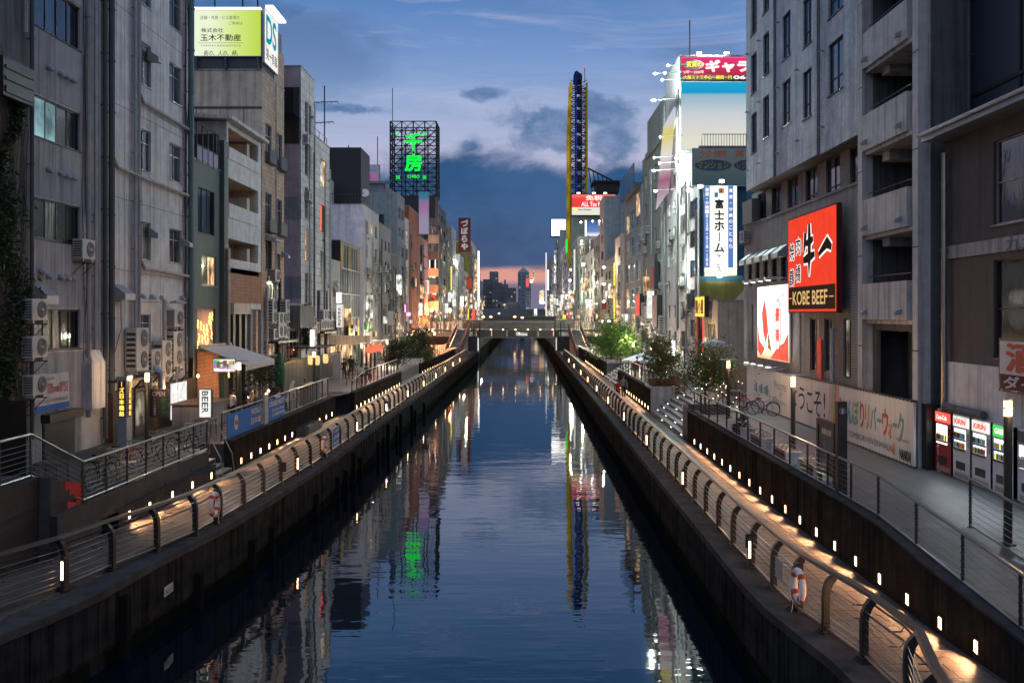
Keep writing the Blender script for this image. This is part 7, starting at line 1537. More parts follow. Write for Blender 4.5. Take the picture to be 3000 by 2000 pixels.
# ================================================================ BICYCLES (side profile along local X)
def bicycle(label,loc,rz,mat,basket=True):
    t=thing('bicycle',label,'bicycle',(0,0,0)); Rw=.33
    for x in (-.52,.52):
        mb=MB(); mb.torus((x,0,Rw),Rw,.017,'y',28,6); w=part('wheel',mb,'rubber',t); mb=MB(); mb.torus((x,0,Rw),Rw-.022,.009,'y',28,4); part('rim',mb,'steel',w)
        mb=MB()
        for k in range(14): a=2*PI*k/14; mb.tube([(x,.0,Rw),(x+(Rw-.02)*math.cos(a),0,Rw+(Rw-.02)*math.sin(a))],.0025,3,cap=False)
        part('spokes',mb,'steel',w,kind='stuff')
        mb=MB(); mb.tube([(x+.36*math.cos(a),0,Rw+.36*math.sin(a)) for a in [PI*(.1+.8*i/10) for i in range(11)]],.014,5); part('mudguard',mb,mat,t)
    mb=MB(); bb=(-.05,0,.30); mb.tube([(-.52,.0,.33),bb],.011,6); mb.tube([(-.52,0,.33),(-.17,0,.72)],.009,6); mb.tube([bb,(-.19,0,.80)],.016,6); mb.tube([bb,(.34,0,.66)],.018,6); mb.tube([(-.15,0,.62),(.33,0,.74)],.012,6); mb.tube([(.52,0,.33),(.40,0,.60),(.33,0,.84)],.014,6); part('frame',mb,mat,t)
    mb=MB(); mb.hexa([(-.33,-.08,.80),(-.05,-.03,.80),(-.05,.03,.80),(-.33,.08,.80),(-.31,-.07,.86),(-.05,-.02,.85),(-.05,.02,.85),(-.31,.07,.86)]); part('saddle',mb,'rubber',t)
    mb=MB(); mb.tube([(.20,-.28,.97),(.33,-.2,.98),(.34,0,.93),(.33,.2,.98),(.20,.28,.97)],.012,6); mb.tube([(.33,0,.84),(.34,0,.94)],.012,6); part('handlebar',mb,'steel',t)
    mb=MB(); mb.lathe([(.09,-.006),(.09,.006)],(0,0,0),14); c=part('chainring',mb,'steel',t); c.location=(bb[0],-.04,bb[2]); c.rotation_euler=(PI/2,0,0); mb=MB(); mb.box(-.05,.05,-.14,-.06,.12,.14); mb.box(-.05,.05,.06,.14,.46,.48); mb.tube([(0,-.08,.13),(0,-.05,.30),(0,.05,.30),(0,.08,.47)],.01,5); part('pedal',mb,'rubber',t)
    if basket:
        mb=MB()
        for k in range(6): mb.tube([(.42,-.15+.06*k,.70),(.66,-.17+.068*k,.94)],.004,3); mb.tube([(.44+.035*k,-.16,.72+.03*k),(.44+.035*k,.16,.72+.03*k)],.004,3)
        mb.tube([(.40,-.17,.93),(.68,-.17,.94),(.68,.17,.94),(.40,.17,.93),(.40,-.17,.93)],.008,4); mb.tube([(.42,-.14,.70),(.60,-.14,.70),(.60,.14,.70),(.42,.14,.70),(.42,-.14,.70)],.006,4); part('basket',mb,'steel',t)
    t.location=loc; t.rotation_euler=(0,0,rz)
bicycle('dark navy city bicycle parked at the far end of the white hoarding, nearest one',(11.9,45.6,RP),-.55,'navy_paint')
bicycle('pink bicycle standing right behind the navy bicycle',(11.5,47.0,RP),-.5,'pink_paint')
bicycle('second pink bicycle with green basket farthest in the row by the hoarding',(11.1,48.3,RP),-.45,'pink_paint')
bicycle('black city bicycle leaning on the left terrace railing beside metal chairs',(-12.75,27.9,LT),1.45,'black',False)
bicycle('white sports bicycle in the middle of the left terrace railing',(-12.9,32.2,LT),.9,'cloth_white',False)
bicycle('black drop-bar bicycle near the end of the left terrace railing',(-12.75,34.6,LT),1.2,'black',False)
bicycle('green city bicycle deep in the row of parked bicycles on the left terrace',(-13.3,29.1,LT),1.3,'green_vinyl')
bicycle('red bicycle with basket parked behind the aluminium armchairs',(-13.5,31.0,LT),1.1,'c_red')
bicycle('grey bicycle leaning beside the stair handrail on the left terrace',(-13.4,33.5,LT),1.5,'steel')
bicycle('yellow bicycle standing behind the slender tree on the right promenade',(10.4,50.5,RP),-.6,'olive_paint')
person('distant walker in a dark coat on the left promenade by the white panel sign',(-14.2,73.5,LT),.2,'cloth_black','cloth_navy','walk')
person('distant walker in brown near the open bar front',(-14.6,78.5,LT),2.9,'cloth_brown','cloth_black','walk')
person('distant pair member in white on the right promenade behind the parasol',(10.6,82,RP),.1,'cloth_white','cloth_black','walk')
person('distant pair member in navy on the right promenade behind the parasol',(11.3,82.6,RP),.1,'cloth_navy','cloth_black','walk')
person('diner in grey facing the waiter at the cafe',(-14.9,47.2,LT),-.9,'cloth_grey','cloth_black','sit')
# ================================================================ RIGHT PROMENADE FURNITURE
for i,(y,lab_) in enumerate(((27.6,'first bench from the camera with bicycle hoops, beside the information pillar'),(30.6,'second bench from the camera with three bicycle hoops'),(33.9,'third bench from the camera with bicycle hoops, near the seated man'),(36.9,'fourth bench, the one the grey-haired man sits on'))):
    t=thing('bench',lab_,'bench',(9.05,y+.9,RP),group='stone benches along the right railing')
    mb=MB(); mb.box(8.78,9.32,y,y+.22,RP,RP+.42); part('end_block',mb,'concrete',t); mb=MB(); mb.box(8.78,9.32,y+1.65,y+1.87,RP,RP+.42); part('end_block',mb,'concrete',t); mb=MB(); mb.box(8.82,9.28,y+.22,y+1.65,RP+.05,RP+.36); part('body',mb,'dark_wood',t)
    for k in range(4): mb=MB(); mb.box(8.80+.125*k,8.90+.125*k,y+.2,y+1.67,RP+.365,RP+.41); part('slat',mb,'wood',t)
    for k in range(3): 
        yy=y+.35+.5*k; mb=MB(); mb.tube([(8.86+.19*(1-math.cos(a)),yy,RP+.40+.24*math.sin(a)) for a in [PI*j/10 for j in range(11)]],.016,6); part('hoop',mb,'steel',t)
mb=MB(); mb.hexa([(8.75,39.3,RP),(9.05,39.3,RP),(9.05,39.6,RP),(8.75,39.6,RP),(8.88,39.4,RP+.5),(8.95,39.4,RP+.5),(8.95,39.5,RP+.5),(8.88,39.5,RP+.5)]); tag(part('bag',mb,'buoy_white'),'small pale cloth bag standing by the seated man','bag')
t=thing('information_board','dark information board frame beside the slim pillar on the right promenade','notice board',(8.6,26.2,RP))
mb=MB(); mb.box(8.55,8.68,26.65,26.8,RP,RP+2.0); mb.box(8.55,8.68,25.3,25.4,RP,RP+2.0); mb.box(8.55,8.68,25.4,26.65,RP+1.85,RP+2.0); mb.box(8.55,8.68,25.4,26.65,RP+.5,RP+.6); part('frame',mb,'steel_dark',t); mb=MB(); mb.box(8.58,8.65,25.4,26.65,RP+.6,RP+1.85); part('panel',mb,'grey_dark',t); mb=MB(); fbox(mb,FR(8.58),25.6,26.4,RP+1.6,RP+1.75,.0,.006); part('heading',mb,'beige',t)
t=thing('information_pillar','tall dark slab pillar with a round letter i symbol','sign',(8.6,24.8,RP)); mb=MB(); mb.box(8.47,8.73,24.75,24.95,RP,RP+2.65); part('slab',mb,'steel_dark',t)
f=FC(24.75); mb=MB(); mb.poly([f.p(8.6+.10*math.cos(q),RP+2.4+.10*math.sin(q),.006) for q in [2*PI*i/24 for i in range(24)]]); part('disc',mb,'ink_grey',t); text('i',f,8.575,8.625,RP+2.33,RP+2.47,.012,'panel_white',t,.03)
mb=MB(); mb.box(8.3,8.95,24.6,25.1,RP,RP+.04); part('foot_plate',mb,'steel_dark',t)
# vending machines
def vending(label,y0,y1,body,head,htext,tcol,lit2=True,txt='ink'):
    X=13.22; f=FR(X); t=thing('vending_machine',label,'vending machine',(X+.35,(y0+y1)/2,RP)); h=1.95; y0+=.01; y1-=.01; w=y1-y0
    mb=MB(); mb.box(X,X+.55,y0,y1,RP+.04,RP+h); mb.box(X+.04,X+.5,y0+.05,y1-.05,RP,RP+.04); part('body',mb,body,t)
    mb=MB(); fbox(mb,f,y0+.05,y1-.05,RP+1.60,RP+h-.04,.0,.03); part('header',mb,head,t); text(htext,f,y0+.22,y1-.15,RP+1.68,RP+1.84,.035,tcol,t,.05,slant=.1)
    mb=MB(); fbox(mb,f,y0+.26,y1-.08,RP+.92,RP+1.53,.0,.004); part('display_light',mb,'sign_white',t)
    for r in range(2 if lit2 else 1):
        zb=RP+1.23-.29*r if lit2 else RP+1.02
        for k in range(9):
            yy=y0+.30+(w-.42)*k/8; mb=MB(); mb.lathe([(.022,0),(.024,.13),(.012,.17),(.012,.19)],(X-.028,yy-.0,zb+.03),7); part('bottle' if R.random()<.5 else 'can',mb,R.choice(['c_orange','c_green','c_red','c_blue','yellow_lit','c_teal','ink','dark_wood']),t)
        mb=MB(); fbox(mb,f,y0+.26,y1-.08,zb-.035,zb+.02,.0,.05); part('shelf',mb,'frame_dark' if r or not lit2 else 'sign_blue',t)
    mb=MB(); fbox(mb,f,y0+.30,y1-.2,RP+.32,RP+.55,.0,.012); part('dispensing_flap',mb,'frame_dark',t); mb=MB(); fbox(mb,f,y0+.05,y0+.20,RP+1.05,RP+1.45,.0,.015); part('coin_panel',mb,'frame_alu' if body!='vend_red' else 'dark_red',t); mb=MB(); fbox(mb,f,y0+.10,y0+.13,RP+1.2,RP+1.23,.015,.02); part('button_light',mb,'lit_red',t)
    mb=MB(); fbox(mb,f,y0+.1,y1-.1,RP+.08,RP+.22,.0,.008); part('vent',mb,'frame_alu',t)
    mb=MB(); mb.box(X-.002,X+.56,y0+.0,y0+.025,RP+.04,RP+h+.02); mb.box(X-.002,X+.56,y1-.025,y1,RP+.04,RP+h+.02); part('edge_trim',mb,body,t)
    light('AREA',(X-.10,(y0+y1)/2,RP+1.35),(.80,.92,1),14,t,'display_lamp',.6,target=(X-3,(y0+y1)/2,RP+.2))
vending('red drinks vending machine with one lit shelf, leftmost in the row',28.4,29.5,'vend_red','lit_red','Coca-Cola','kobe_white',False)
vending('white vending machine with red lettering directly right of the red one',27.2,28.28,'vend_white','sign_white_soft','KIRIN','lit_red')
vending('third vending machine from the left, white with a second red-lettered header',26.0,27.1,'vend_white','sign_white_soft','KIRIN','lit_red')
emi('green_head',(.08,.75,.12),1.0)
vending('white vending machine with a green and blue header beside the lamp post',24.8,25.9,'vend_white','green_head','GREEN','kobe_white')
vending('rightmost unlit white and dark vending machine behind the lamp post',23.5,24.6,'vend_white','ink_grey','DRINK','ink_grey',False)
# parasol
x,y=xY(1882,75.5),75.5; t=thing('parasol','large white parasol open beyond the second flight of lit steps','parasol',(x,y,RP)); mb=MB(); mb.tube([(x,y,RP),(x,y,RP+2.5)],.035,8); part('pole',mb,'steel_dark',t)
zc=zY(1033,75.5); ze=zY(1055,75.5)
for k in range(8):
    a,b_=2*PI*k/8+.2,2*PI*(k+1)/8+.2; mb=MB(); mb.poly([(x,y,zc),(x+1.75*math.cos(a),y+1.75*math.sin(a),ze),(x+1.68*math.cos((a+b_)/2),y+1.68*math.sin((a+b_)/2),ze+.04),(x+1.75*math.cos(b_),y+1.75*math.sin(b_),ze)]); mb.poly([(x+1.75*math.cos(a),y+1.75*math.sin(a),ze),(x+1.75*math.cos(b_),y+1.75*math.sin(b_),ze),(x+1.75*math.cos(b_),y+1.75*math.sin(b_),ze-.14),(x+1.75*math.cos(a),y+1.75*math.sin(a),ze-.14)]); part('canopy_panel',mb,'white',t)
for i,(x,y) in enumerate(((9.9,57.5),(10.9,63))):
    t=thing('bench','%s x-legged wooden seat glowing orange by the string lights'%['nearer','farther'][i],'seat',(x,y,RP)); mb=MB(); mb.hexa([(x-.4,y-.3,RP+.40),(x+.4,y-.3,RP+.40),(x+.4,y+.3,RP+.40),(x-.4,y+.3,RP+.40),(x-.4,y-.3,RP+.46),(x+.4,y-.3,RP+.46),(x+.4,y+.3,RP+.46),(x-.4,y+.3,RP+.46)]); part('seat',mb,'wood',t)
    for s in (-1,1): mb=MB(); mb.tube([(x-s*.35,y-.25,RP),(x+s*.35,y-.25,RP+.8)],.03,5); mb.tube([(x-s*.35,y+.25,RP),(x+s*.35,y+.25,RP+.8)],.03,5); part('leg',mb,'wood',t)
mb=MB(); mb.lathe([(.32,0),(.40,.3),(.40,.6),(.32,.9)],(10.1,61.5,RP),14); tag(part('barrel',mb,'wood',smooth=False),'wooden barrel table behind the narrow bushy tree','barrel')
# life rings
def ring(label,P,y,side):
    x=interp(P,y)+side*.02; t=thing('life_ring',label,'life ring',(x,y,WZ+.3)); mb=MB(); cz=WZ+.72; mb.torus((x-side*.10,y,cz),.30,.075,'x',28,8); part('ring',mb,'buoy_white',t,smooth=True)
    for k in range(4): a=PI/4+PI/2*k; mb=MB(); mb.torus((0,0,0),.082,.008,'z',12,4); q=part('band',mb,'buoy_red',t); q.matrix_parent_inverse=Matrix.Identity(4); q.location=(-side*.10,.30*math.cos(a),cz-WZ-.3+.30*math.sin(a)); q.rotation_euler=(a,0,0); q.scale=(1,1,7)
    mb=MB(); mb.tube([(x-side*.18,y+.36*math.cos(a),cz+.36*math.sin(a)-.05*abs(math.sin(2*a))) for a in [2*PI*i/28 for i in range(29)]],.008,4); mb.tube([(x-side*.2,y,cz-.3),(x-side*.22,y+.1,WZ+.12)],.008,4); part('rope',mb,'cloth_white',t); mb=MB(); mb.box(x-.03,x+.1,y+.32,y+.42,WZ,WZ+1.1); part('holder_post',mb,'steel_dark',t)
ring('white life ring with red bands hung on the right canal railing',RRAIL,19.3,1); ring('white life ring hung on the left canal railing',LRAIL,27.6,-1); ring('small far life ring on the left canal railing near the blue notice',LRAIL,40.3,-1)
for lab_,P,y,side in (('small dark box clamped to a right railing post',RRAIL,23.2,1),('dark box clamped to a left railing post',LRAIL,34.4,-1),('far dark box on a left railing post',LRAIL,58.4,-1)):
    x=interp(P,y); mb=MB(); mb.box(x-.12,x+.16,y-.13,y-.05,WZ+.55,WZ+.9); mb.box(x-.02,x+.05,y-.05,y+.03,WZ+.6,WZ+.8); tag(part('junction_box',mb,'black'),lab_,'box')
f=FL(interp(LRAIL,43)+.02); t=sign('notice_board','small blue cruise party notice tied to the left canal railing',f,42.2,43.6,WZ+.25,WZ+1.15,0,.02,'sign_blue','panel_white',.03); text('WORLD CRUISE PARTY',f,42.3,43.5,WZ+.92,WZ+1.05,.05,'panel_white',t,.03); text('日本橋 乗船場',f,42.3,43.5,WZ+.62,WZ+.82,.05,'panel_white',t,.02); text('Dotonbori River',f,42.3,43.5,WZ+.4,WZ+.52,.05,'panel_white',t,.01)
f=FR(interp(RRAIL,20.6)-.02); t=sign('notice_board','small grey notice plate on the right canal railing before the life ring',f,20.3,20.8,WZ+.5,WZ+.95,0,.02,'grey_wall','grey_wall',.03)
# ================================================================ LEFT TERRACE FURNITURE
# glowing pillar sign
x,y=xY(357,35.3),35.3; t=thing('pillar_sign','tall square pillar with glowing amber Japanese characters on the left terrace','sign',(x,y,LT)); w=.18
mb=MB(); mb.box(x-w,x+w,y,y+.5,LT,LT+2.8); mb.box(x-w-.03,x+w+.03,y-.03,y+.53,LT+2.8,LT+2.86); part('pillar',mb,'zinc',t)
f=FC(y); mb=MB(); fbox(mb,f,x-.14,x+.14,LT+1.3,LT+2.7,0,.01); part('dark_panel',mb,'dark_wood',t); text('ーズ日本橋船着場'[:6],f,x-.13,x+.13,LT+1.33,LT+2.68,.02,'amber_text',t,.05,vert=True)
f=FL(x+w); mb=MB(); fbox(mb,f,y+.1,y+.42,LT+1.3,LT+2.7,0,.01); part('dark_panel',mb,'dark_wood',t); text('ーズ日本橋船',f,y+.13,y+.39,LT+1.33,LT+2.68,.02,'amber_text',t,.05,vert=True)
light('AREA',(x+.7,y+.2,LT+2.0),(1,.6,.25),14,t,'sign_glow_lamp',.6,target=(-16,y+3,LT+1))
# BEER light box
Y=38.; f=FC(Y); xa,xb=xY(583,Y),xY(619,Y); t=sign('sign','bright white vertical light box with black BEER letters in front of the cafe',f,xa,xb,zY(1223,Y),zY(1140,Y),-.25,0,'sign_white_soft','frame_dark',.02)
mb=MB(); ww=xb-xa
for k,s in enumerate('BEER'):
    v,fc=glyphs(s,.015); x0_=min(p[0] for p in v); x1_=max(p[0] for p in v); y0_=min(p[1] for p in v); y1_=max(p[1] for p in v); i0=len(mb.v); B1=zY(1145,Y)-.235*k
    for p in v: tx=(p[0]-x0_)/(x1_-x0_); ty=(p[1]-y0_)/(y1_-y0_); mb.v.append(tuple(f.p(xa+.12+ty*.26,B1-tx*.20,.02)))
    for q in fc: mb.f.append(tuple(i0+z_ for z_ in q)); mb.m.append(0)
part('lettering',mb,'ink',t)
light('AREA',((xa+xb)/2,Y-.6,LT+1.2),(1,.95,.85),25,t,'sign_glow_lamp',.6,target=((xa+xb)/2+1,Y-3,LT))
# night sign & menu boards left of it
Y=37.; f=FC(Y); t=sign('sign','unlit dark signboard with green and purple characters left of the BEER light box',f,xY(440,Y),xY(492,Y),zY(1222,Y),zY(1140,Y),-.1,0,'ink','frame_dark',.02); text('OPEN',f,xY(446,Y),xY(484,Y),zY(1160,Y),zY(1146,Y),.02,'mauve',t,.01); text('テイク営業中',f,xY(446,Y),xY(462,Y),zY(1218,Y),zY(1165,Y),.02,'mauve',t,.01,vert=True); text('営業中',f,xY(474,Y),xY(488,Y),zY(1218,Y),zY(1165,Y),.02,'green_vinyl',t,.02,vert=True)
# awning with TV
t=thing('awning','wide cream fabric awning over the cafe counter','awning',(-15.5,52,6)); XL_=XL
mb=MB(); mb.hexa([(XL+.25,48.0,6.42),(XL+.25,53.0,6.42),(-13.7,50.8,5.72),(-13.5,45.0,5.72),(XL+.25,48.0,6.46),(XL+.25,53.0,6.46),(-13.7,50.8,5.76),(-13.5,45.0,5.76)]); part('canopy',mb,'awning',t); mb=MB(); mb.hexa([(-13.5,45.0,5.45),(-13.46,45.0,5.45),(-13.66,50.8,5.45),(-13.7,50.8,5.45),(-13.5,45.0,5.74),(-13.46,45.0,5.74),(-13.66,50.8,5.74),(-13.7,50.8,5.74)]); part('valance',mb,'awning',t); mb=MB(); mb.tube([(XL+.2,47.9,6.5),(XL+.2,53.1,6.5)],.09,8); part('roller',mb,'beige',t)
mb=MB(); mb.tube([(XL+.1,49,6.1),(XL+1.7,48.6,6.0),(-13.6,46.6,5.7)],.03,5); mb.tube([(XL+.1,52.5,6.1),(XL+1.7,52.2,6.0),(-13.7,50.4,5.7)],.03,5); part('arm',mb,'frame_alu',t)
Y=43.0; f=FC(Y); xa,xb=xY(624,Y),xY(690,Y); za,zb=zY(1090,Y),zY(1050,Y)
t=sign('television','bright television screen hanging under the cafe awning',f,xa,xb,za,zb,-.08,0,'sign_white_soft','frame_dark',.03,'television')
for a,b_,c,d,m in ((.15,.45,.3,.75,'c_pink'),(.3,.8,.2,.6,'lit_white'),(.45,.62,.45,.85,'c_pink'),(.05,.13,.3,.9,'blue_lit'),(.7,.95,.55,.85,'lit_warm'),(.12,.3,.7,.92,'green_head')): mb=MB(); fbox(mb,f,xa+(xb-xa)*a,xa+(xb-xa)*b_,za+(zb-za)*c,za+(zb-za)*d,.015,.018+.002*a); part('picture_patch',mb,m,t)
text('ちょっと待って',f,xa+.15,xb-.25,za+.07,za+.17,.03,'neon_pink',t,.05); light('AREA',((xa+xb)/2,Y-.4,(za+zb)/2),(.9,.85,1),25,t,'screen_glow_lamp',.6,target=((xa+xb)/2,Y-3,za-1.5))
# cafe glow
for x,y,z,p in ((-15.3,50,4.8,130),(-14.2,47.5,4.3,70),(-15.6,41.5,4.9,70),(-13.9,52,4.4,60)): light('POINT',(x,y,z),(1,.58,.28),p,None,size=.1,name='cafe_bulb_lamp')
for i,(x,y,z) in enumerate(((-15.5,41.2,4.75),(-14.1,47.5,3.95),(-13.6,49.0,3.95),(-13.9,50.5,4.0),(-15.2,43.2,5.3))): mb=MB(); mb.lathe([(.02,-.08),(.09,0),(.02,.09)],(x,y,z),8); tag(part('bulb',mb,'lampglow'),'bare warm bulb %s'%['above the BEER light box','glowing low on the cafe table','between the two seated guests','beside the white-topped woman','under the left end of the awning'][i],'bulb')
# counter
t=thing('bar_counter','wooden stand-up bar counter behind the BEER sign','counter',(-15.2,44,LT)); mb=MB(); mb.box(-16.2,-14.6,42.6,45.6,LT,LT+1.05); part('base',mb,'slate',t); mb=MB(); mb.box(-16.3,-14.5,42.5,45.7,LT+1.05,LT+1.1); part('top',mb,'wood',t); mb=MB(); mb.tube([(-16.2,41.4,LT+1),(-16.2,41.4,LT+2.6),(-16.6,41.4,LT+2.9)],.16,10); part('flue',mb,'zinc',t)
def table(label,x,y,z,h=.72,s=.38,mat='dark_wood',cat='table',items=0):
    t=thing('table',label,cat,(x,y,z)); mb=MB(); mb.box(x-s,x+s,y-s,y+s,z+h-.03,z+h); part('tabletop',mb,mat,t)
    for sx in (-1,1):
        for sy in (-1,1): mb=MB(); mb.tube([(x+sx*(s-.04),y+sy*(s-.04),z),(x+sx*(s-.06),y+sy*(s-.06),z+h-.03)],.018,5); part('leg',mb,'steel_dark',t)
    return t
for lab_,x,y,z,h in (('small folding table by the BEER light box',-13.6,39.6,LT,.75),('cafe table with drinks in front of the lamp post',-12.9,45.4,LT,.75),('cafe table with candles between the seated guests',-13.4,48.6,LT,.72),('dark table at the far left with a glowing phone',-13.6,22.2,LU,.72),('second dark table with papers behind the left railing',-13.7,25.9+.9,LT,.95),('high bar table between the stools on the left bank',-12.2,70.3,LT,1.0)): table(lab_,x,y,z,h)
mb=MB(); mb.box(-13.55,-13.40,21.9,22.0,LU+.74,LU+.75); tag(part('phone',mb,'sign_white'),'glowing phone lying on the dark table at far left','phone'); light('POINT',(-13.5,22.2,LU+.95),(.8,.9,1),5,None,size=.05,name='phone_glow_lamp')
for i,(x,y,m) in enumerate(((-12.8,45.2,'lit_white'),(-13.0,45.5,'lit_dim'),(-12.8,45.7,'lit_warm'),(-13.3,48.4,'c_red'),(-13.2,48.9,'lit_white'))): mb=MB(); mb.lathe([(.03,0),(.035,.12)],(x,y,LT+.755 if i<3 else LT+.725),8); tag(part('glass_cup',mb,m),'%s on the cafe tables'%['clear beer glass','half-empty glass','amber drink glass','red sauce bottle','white candle cup'][i],'glass')
def chair(label,x,y,z,rz,mat='steel',h=.45,group=None):
    t=thing('chair',label,'chair',(0,0,0),group)
    mb=MB(); mb.box(-.22,.22,-.22,.22,h-.025,h); part('seat',mb,mat,t)
    for sx in (-1,1):
        for sy in (-1,1): mb=MB(); mb.tube([(sx*.22,sy*.22,0),(sx*.18,sy*.18,h)],.014,5); part('leg',mb,mat,t)
    mb=MB(); mb.tube([(-.24,-.1,h+.2),(-.22,.2,h+.25),(0,.27,h+.38),(.22,.2,h+.25),(.24,-.1,h+.2)],.014,6); mb.tube([(-.24,-.1,0),(-.24,-.1,h+.2)],.012,5); mb.tube([(.24,-.1,0),(.24,-.1,h+.2)],.012,5)
    for k in range(5): mb.tube([(-.16+.08*k,.22,h),(-.16+.08*k,.25,h+.32)],.009,4)
    part('backrest',mb,mat,t); t.location=(x,y,z); t.rotation_euler=(0,0,rz)
chair('shiny aluminium armchair on the left terrace, nearer one',-12.9,28.9,LT,2.6); chair('shiny aluminium armchair on the left terrace, farther one',-12.8,30.0,LT,.4)
chair('slatted dark chair behind the near left table',-14.6,24.9,LT,.3,'pipe_dark'); chair('second slatted dark chair next to the shutter',-14.4,26.9,LT,-.3,'pipe_dark')
chair('high bar stool with white-shirted sitter on the left bank',-11.9,68.1,LT,.6,'dark_wood',.72); chair('high bar stool with black-clothed sitter on the left bank',-11.7,69.2,LT,.9,'dark_wood',.72); chair('cafe chair of the brown-clothed guest',-13.8,47.7,LT,-1.2,'dark_wood'); chair('cafe chair of the white-topped woman',-13.2,49.9,LT,1.6,'dark_wood'); chair('empty high bar stool left of the two sitters',-12.9,68.9,LT,.2,'dark_wood',.72)
chair('chair of the capped person at far left',-13.9,23.05,LU,.4,'pipe_dark'); chair('chair of the white-topped person at far left',-14.2,21.65,LU,2.4,'pipe_dark')
# banners on the railing
f=FL(-12.05)
for i,(a,c,lab_) in enumerate(((37.6,42.4,'blue cruise banner with a round logo, nearer half on the terrace railing'),(43.6,46.6,'blue cruise party banner, farther half on the terrace railing'))):
    t=sign('banner',lab_,f,a,c,LT+.15,LT+1.15,0,.02,'sign_blue','sign_blue',0)
    if i==0: 
        text('Wonder Cruise',f,37.95,38.25,LT+.3,LT+.95,.03,'panel_white',t,.02,vert=True) if False else None
        mb=MB(); mb.poly([f.p(38.7+.26*math.cos(q),LT+.72+.32*math.sin(q),.04) for q in [2*PI*k/20 for k in range(20)]]); part('round_logo',mb,'panel_white',t); text('Wonder',f,38.5,38.9,LT+.6,LT+.85,.055,'c_red',t,.04); text('WORLD',f,40.8,42.3,LT+.78,LT+1.05,.05,'panel_white',t,.06); text('日本橋',f,40.8,42.3,LT+.35,LT+.65,.05,'panel_white',t,.03)
    else: text('CRUISE PARTY',f,43.7,46.5,LT+.82,LT+1.08,.05,'panel_white',t,.06); text('Dotonbori River',f,44.2,46.4,LT+.55,LT+.7,.05,'panel_white',t,.02); text('日本橋乗船場',f,44.2,46.4,LT+.32,LT+.48,.05,'panel_white',t,.02)
mb=MB(); mb.box(-11.98,-11.88,42.55,43.1,LT-.3,LT+1.5); tag(part('post_sign',mb,'zinc'),'narrow grey upright sign panel between the two blue banners','sign')
f=FL(-12.2); mb=MB(); mb.hexa([(-12.3,24.9,LU-1.15),(-12.3,25.75,LU-1.4),(-12.26,25.75,LU-1.4),(-12.26,24.9,LU-1.15),(-12.4,24.9,LU-.25),(-12.3,25.75,LU-.5),(-12.26,25.75,LU-.5),(-12.36,24.9,LU-.25)]); tag(part('cloth_sign',mb,'red'),'dark red cloth tied to the stair railing at the left','banner')
# paper lanterns
for i,(px_,py) in enumerate(((910,1054),(929,1055),(954,1050))):
    Y=66.+3*(i==2); x,z=xY(px_,Y),zY(py,Y); t=thing('paper_lantern','%s of the three oval glowing paper lanterns on the left bank'%['left','middle','right'][i],'lantern',(x,Y,z-.5)); mb=MB(); mb.lathe([(.12,-.34),(.17,-.3),(.20,-.12),(.205,.05),(.18,.25),(.12,.34)],(x,Y,z),14); part('shade',mb,'lantern',t); mb=MB(); mb.lathe([(.12,0),(.12,.04)],(x,Y,z+.34),10); mb.tube([(x,Y,z+.38),(x,Y,z+.8)],.01,4); part('cap',mb,'black',t); light('POINT',(x,Y-.4,z),(1,.6,.25),18,t,size=.1)
mb=MB(); mb.box(-16.7,-14.3,65.2,70.5,zY(1050,66)+.75,zY(1050,66)+.85); tag(part('lantern_beam',mb,'dark_wood'),'dark beam the three paper lanterns hang from','beam')
# glowing white vertical sign
Y=67.; f=FC(Y); t=sign('sign','bright white vertical light box with small characters beside the climbing plant',f,xY(908,Y),xY(920,Y),zY(1017,Y),zY(965,Y),-.5,0,'sign_white','white',.03); text('居酒屋',f,xY(911,Y),xY(917,Y),zY(1012,Y),zY(970,Y),.03,'ink_grey',t,.0,vert=True); light('POINT',(xY(914,Y)+.3,Y-.6,zY(990,Y)),(1,.95,.9),45,t,size=.2)
Y=80.; f=FC(Y); t=sign('sign','tall white vertical sign with red characters on the low infill building',f,xY(985,Y),xY(1003,Y),zY(959,Y),zY(891,Y),-.5,0,'sign_white_soft','white',.03); text('海鮮居酒屋',f,xY(988,Y),xY(1000,Y),zY(955,Y),zY(900,Y),.03,'c_red',t,.02,vert=True)
t=sign('sign','smaller glowing white sign above the tall white vertical sign',f,xY(985,Y),xY(1000,Y),zY(888,Y),zY(856,Y),-.4,0,'sign_white','white',.03)
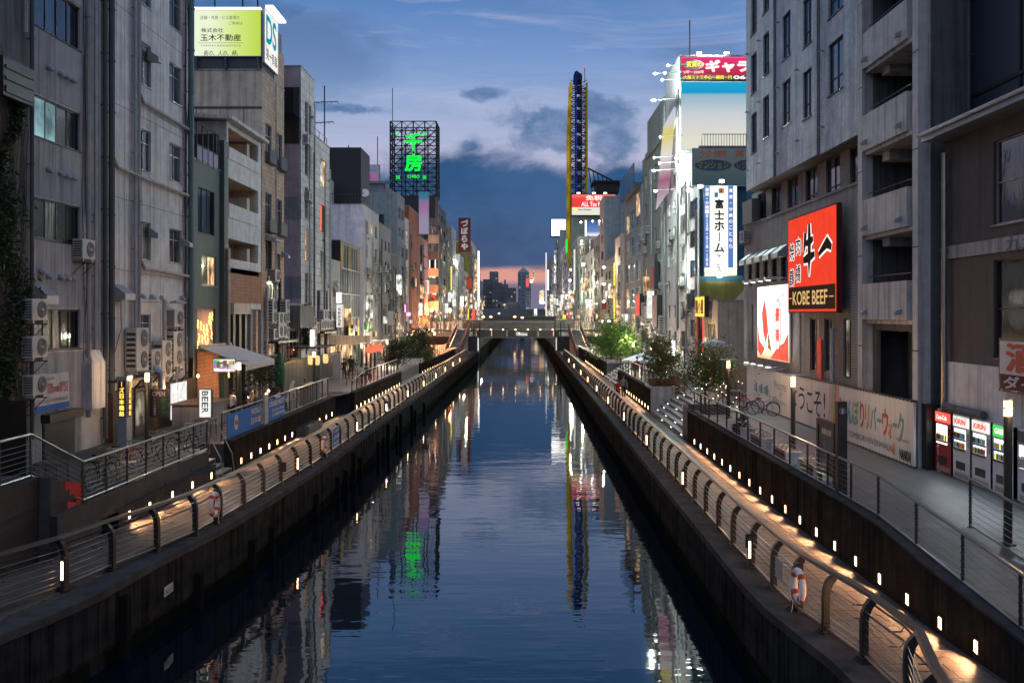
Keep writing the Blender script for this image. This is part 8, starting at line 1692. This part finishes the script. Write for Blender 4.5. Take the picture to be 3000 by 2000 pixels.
# red lanterns bar
t=thing('open_shop','open bar front glowing red and orange past the high stools','shop front',(-15,84,LT)); mb=MB(); mb.box(-16.8,-13.2,80,80.3,LT+2.6,LT+3.4); mb.box(-16.8,-13.0,80.3,90,LT+2.6,LT+2.75); part('canopy',mb,'beige',t); mb=MB(); mb.box(-16.8,-16.6,80.5,90,LT,LT+2.6); part('back',mb,'lit_warm',t); 
for k in range(4): mb=MB(); mb.box(-14.2,-14.05,81+2.4*k,81.2+2.4*k,LT,LT+2.6); part('post',mb,'dark_wood',t)
for i,(y,m) in enumerate(((82.5,'red_lantern'),(84.6,'red_lantern'),(87,'red_lantern'))): mb=MB(); mb.lathe([(.12,-.35),(.28,-.2),(.3,.15),(.12,.35)],(-13.7+.1*i,y,LT+2.1),12); tag(part('red_lantern',mb,m),'%s glowing red paper lantern at the open bar front'%['nearest','middle','farthest'][i],'lantern')
light('POINT',(-13.9,84,LT+1.8),(1,.18,.08),90,t,size=.2); light('POINT',(-15,78.5,LT+2.2),(1,.7,.4),60,t,size=.2)
mb=MB(); mb.box(-15.5,-14.9,75.5,76,LT,LT+2.0); tag(part('white_panel',mb,'panel_white'),'white upright panel sign leaning by the shrub planter','sign')
for i,(x,y,z,s) in enumerate(((-14.9,53,LT,1.3),(-13.4,52.3,LT,1.0))):
    pass
t=thing('closed_parasol','green vinyl-covered furled parasol behind the cafe tables','parasol',(-14.6,55.5,LT)); mb=MB(); mb.lathe([(.05,0),(.05,.8),(.28,1.0),(.33,2.0),(.15,2.8),(.03,3.0)],(-14.6,55.5,LT),12); part('cover',mb,'green_vinyl',t)
t=thing('a_frame_board','white A-frame chalk board leaning at the end of the cafe','sign board',(-13.0,51.8,LT)); mb=MB(); mb.hexa([(-13.3,51.4,LT),(-13.2,51.4,LT),(-13.2,52.2,LT),(-13.3,52.2,LT),(-12.9,51.5,LT+1.5),(-12.85,51.5,LT+1.5),(-12.85,52.1,LT+1.5),(-12.9,52.1,LT+1.5)]); part('board',mb,'panel_white',t); mb=MB(); mb.tube([(-12.5,51.5,LT),(-12.88,51.6,LT+1.5)],.025,5); part('leg',mb,'panel_white',t)
for i,y in enumerate((53.4,54.4,55.2)): mb=MB(); mb.box(-12.9,-12.35,y,y+.8,LT+.0,LT+1.15); tag(part('crate_stack',mb,'pipe_dark'),'%s stack of dark crates by the terrace corner post'%['nearest','middle','farthest'][i],'crates')
t=thing('stone_bench','stone block seat with dark slats on the left walkway','bench',(-11.3,49.6,WZ)); mb=MB(); mb.box(-11.75,-11.05,47.9,51.0,WZ,WZ+.52); part('block',mb,'concrete_dark',t)
for k in range(4): mb=MB(); mb.box(-11.7,-11.1,48+.75*k,48.6+.75*k,WZ+.525,WZ+.56); part('cushion_slat',mb,'frame_dark',t)
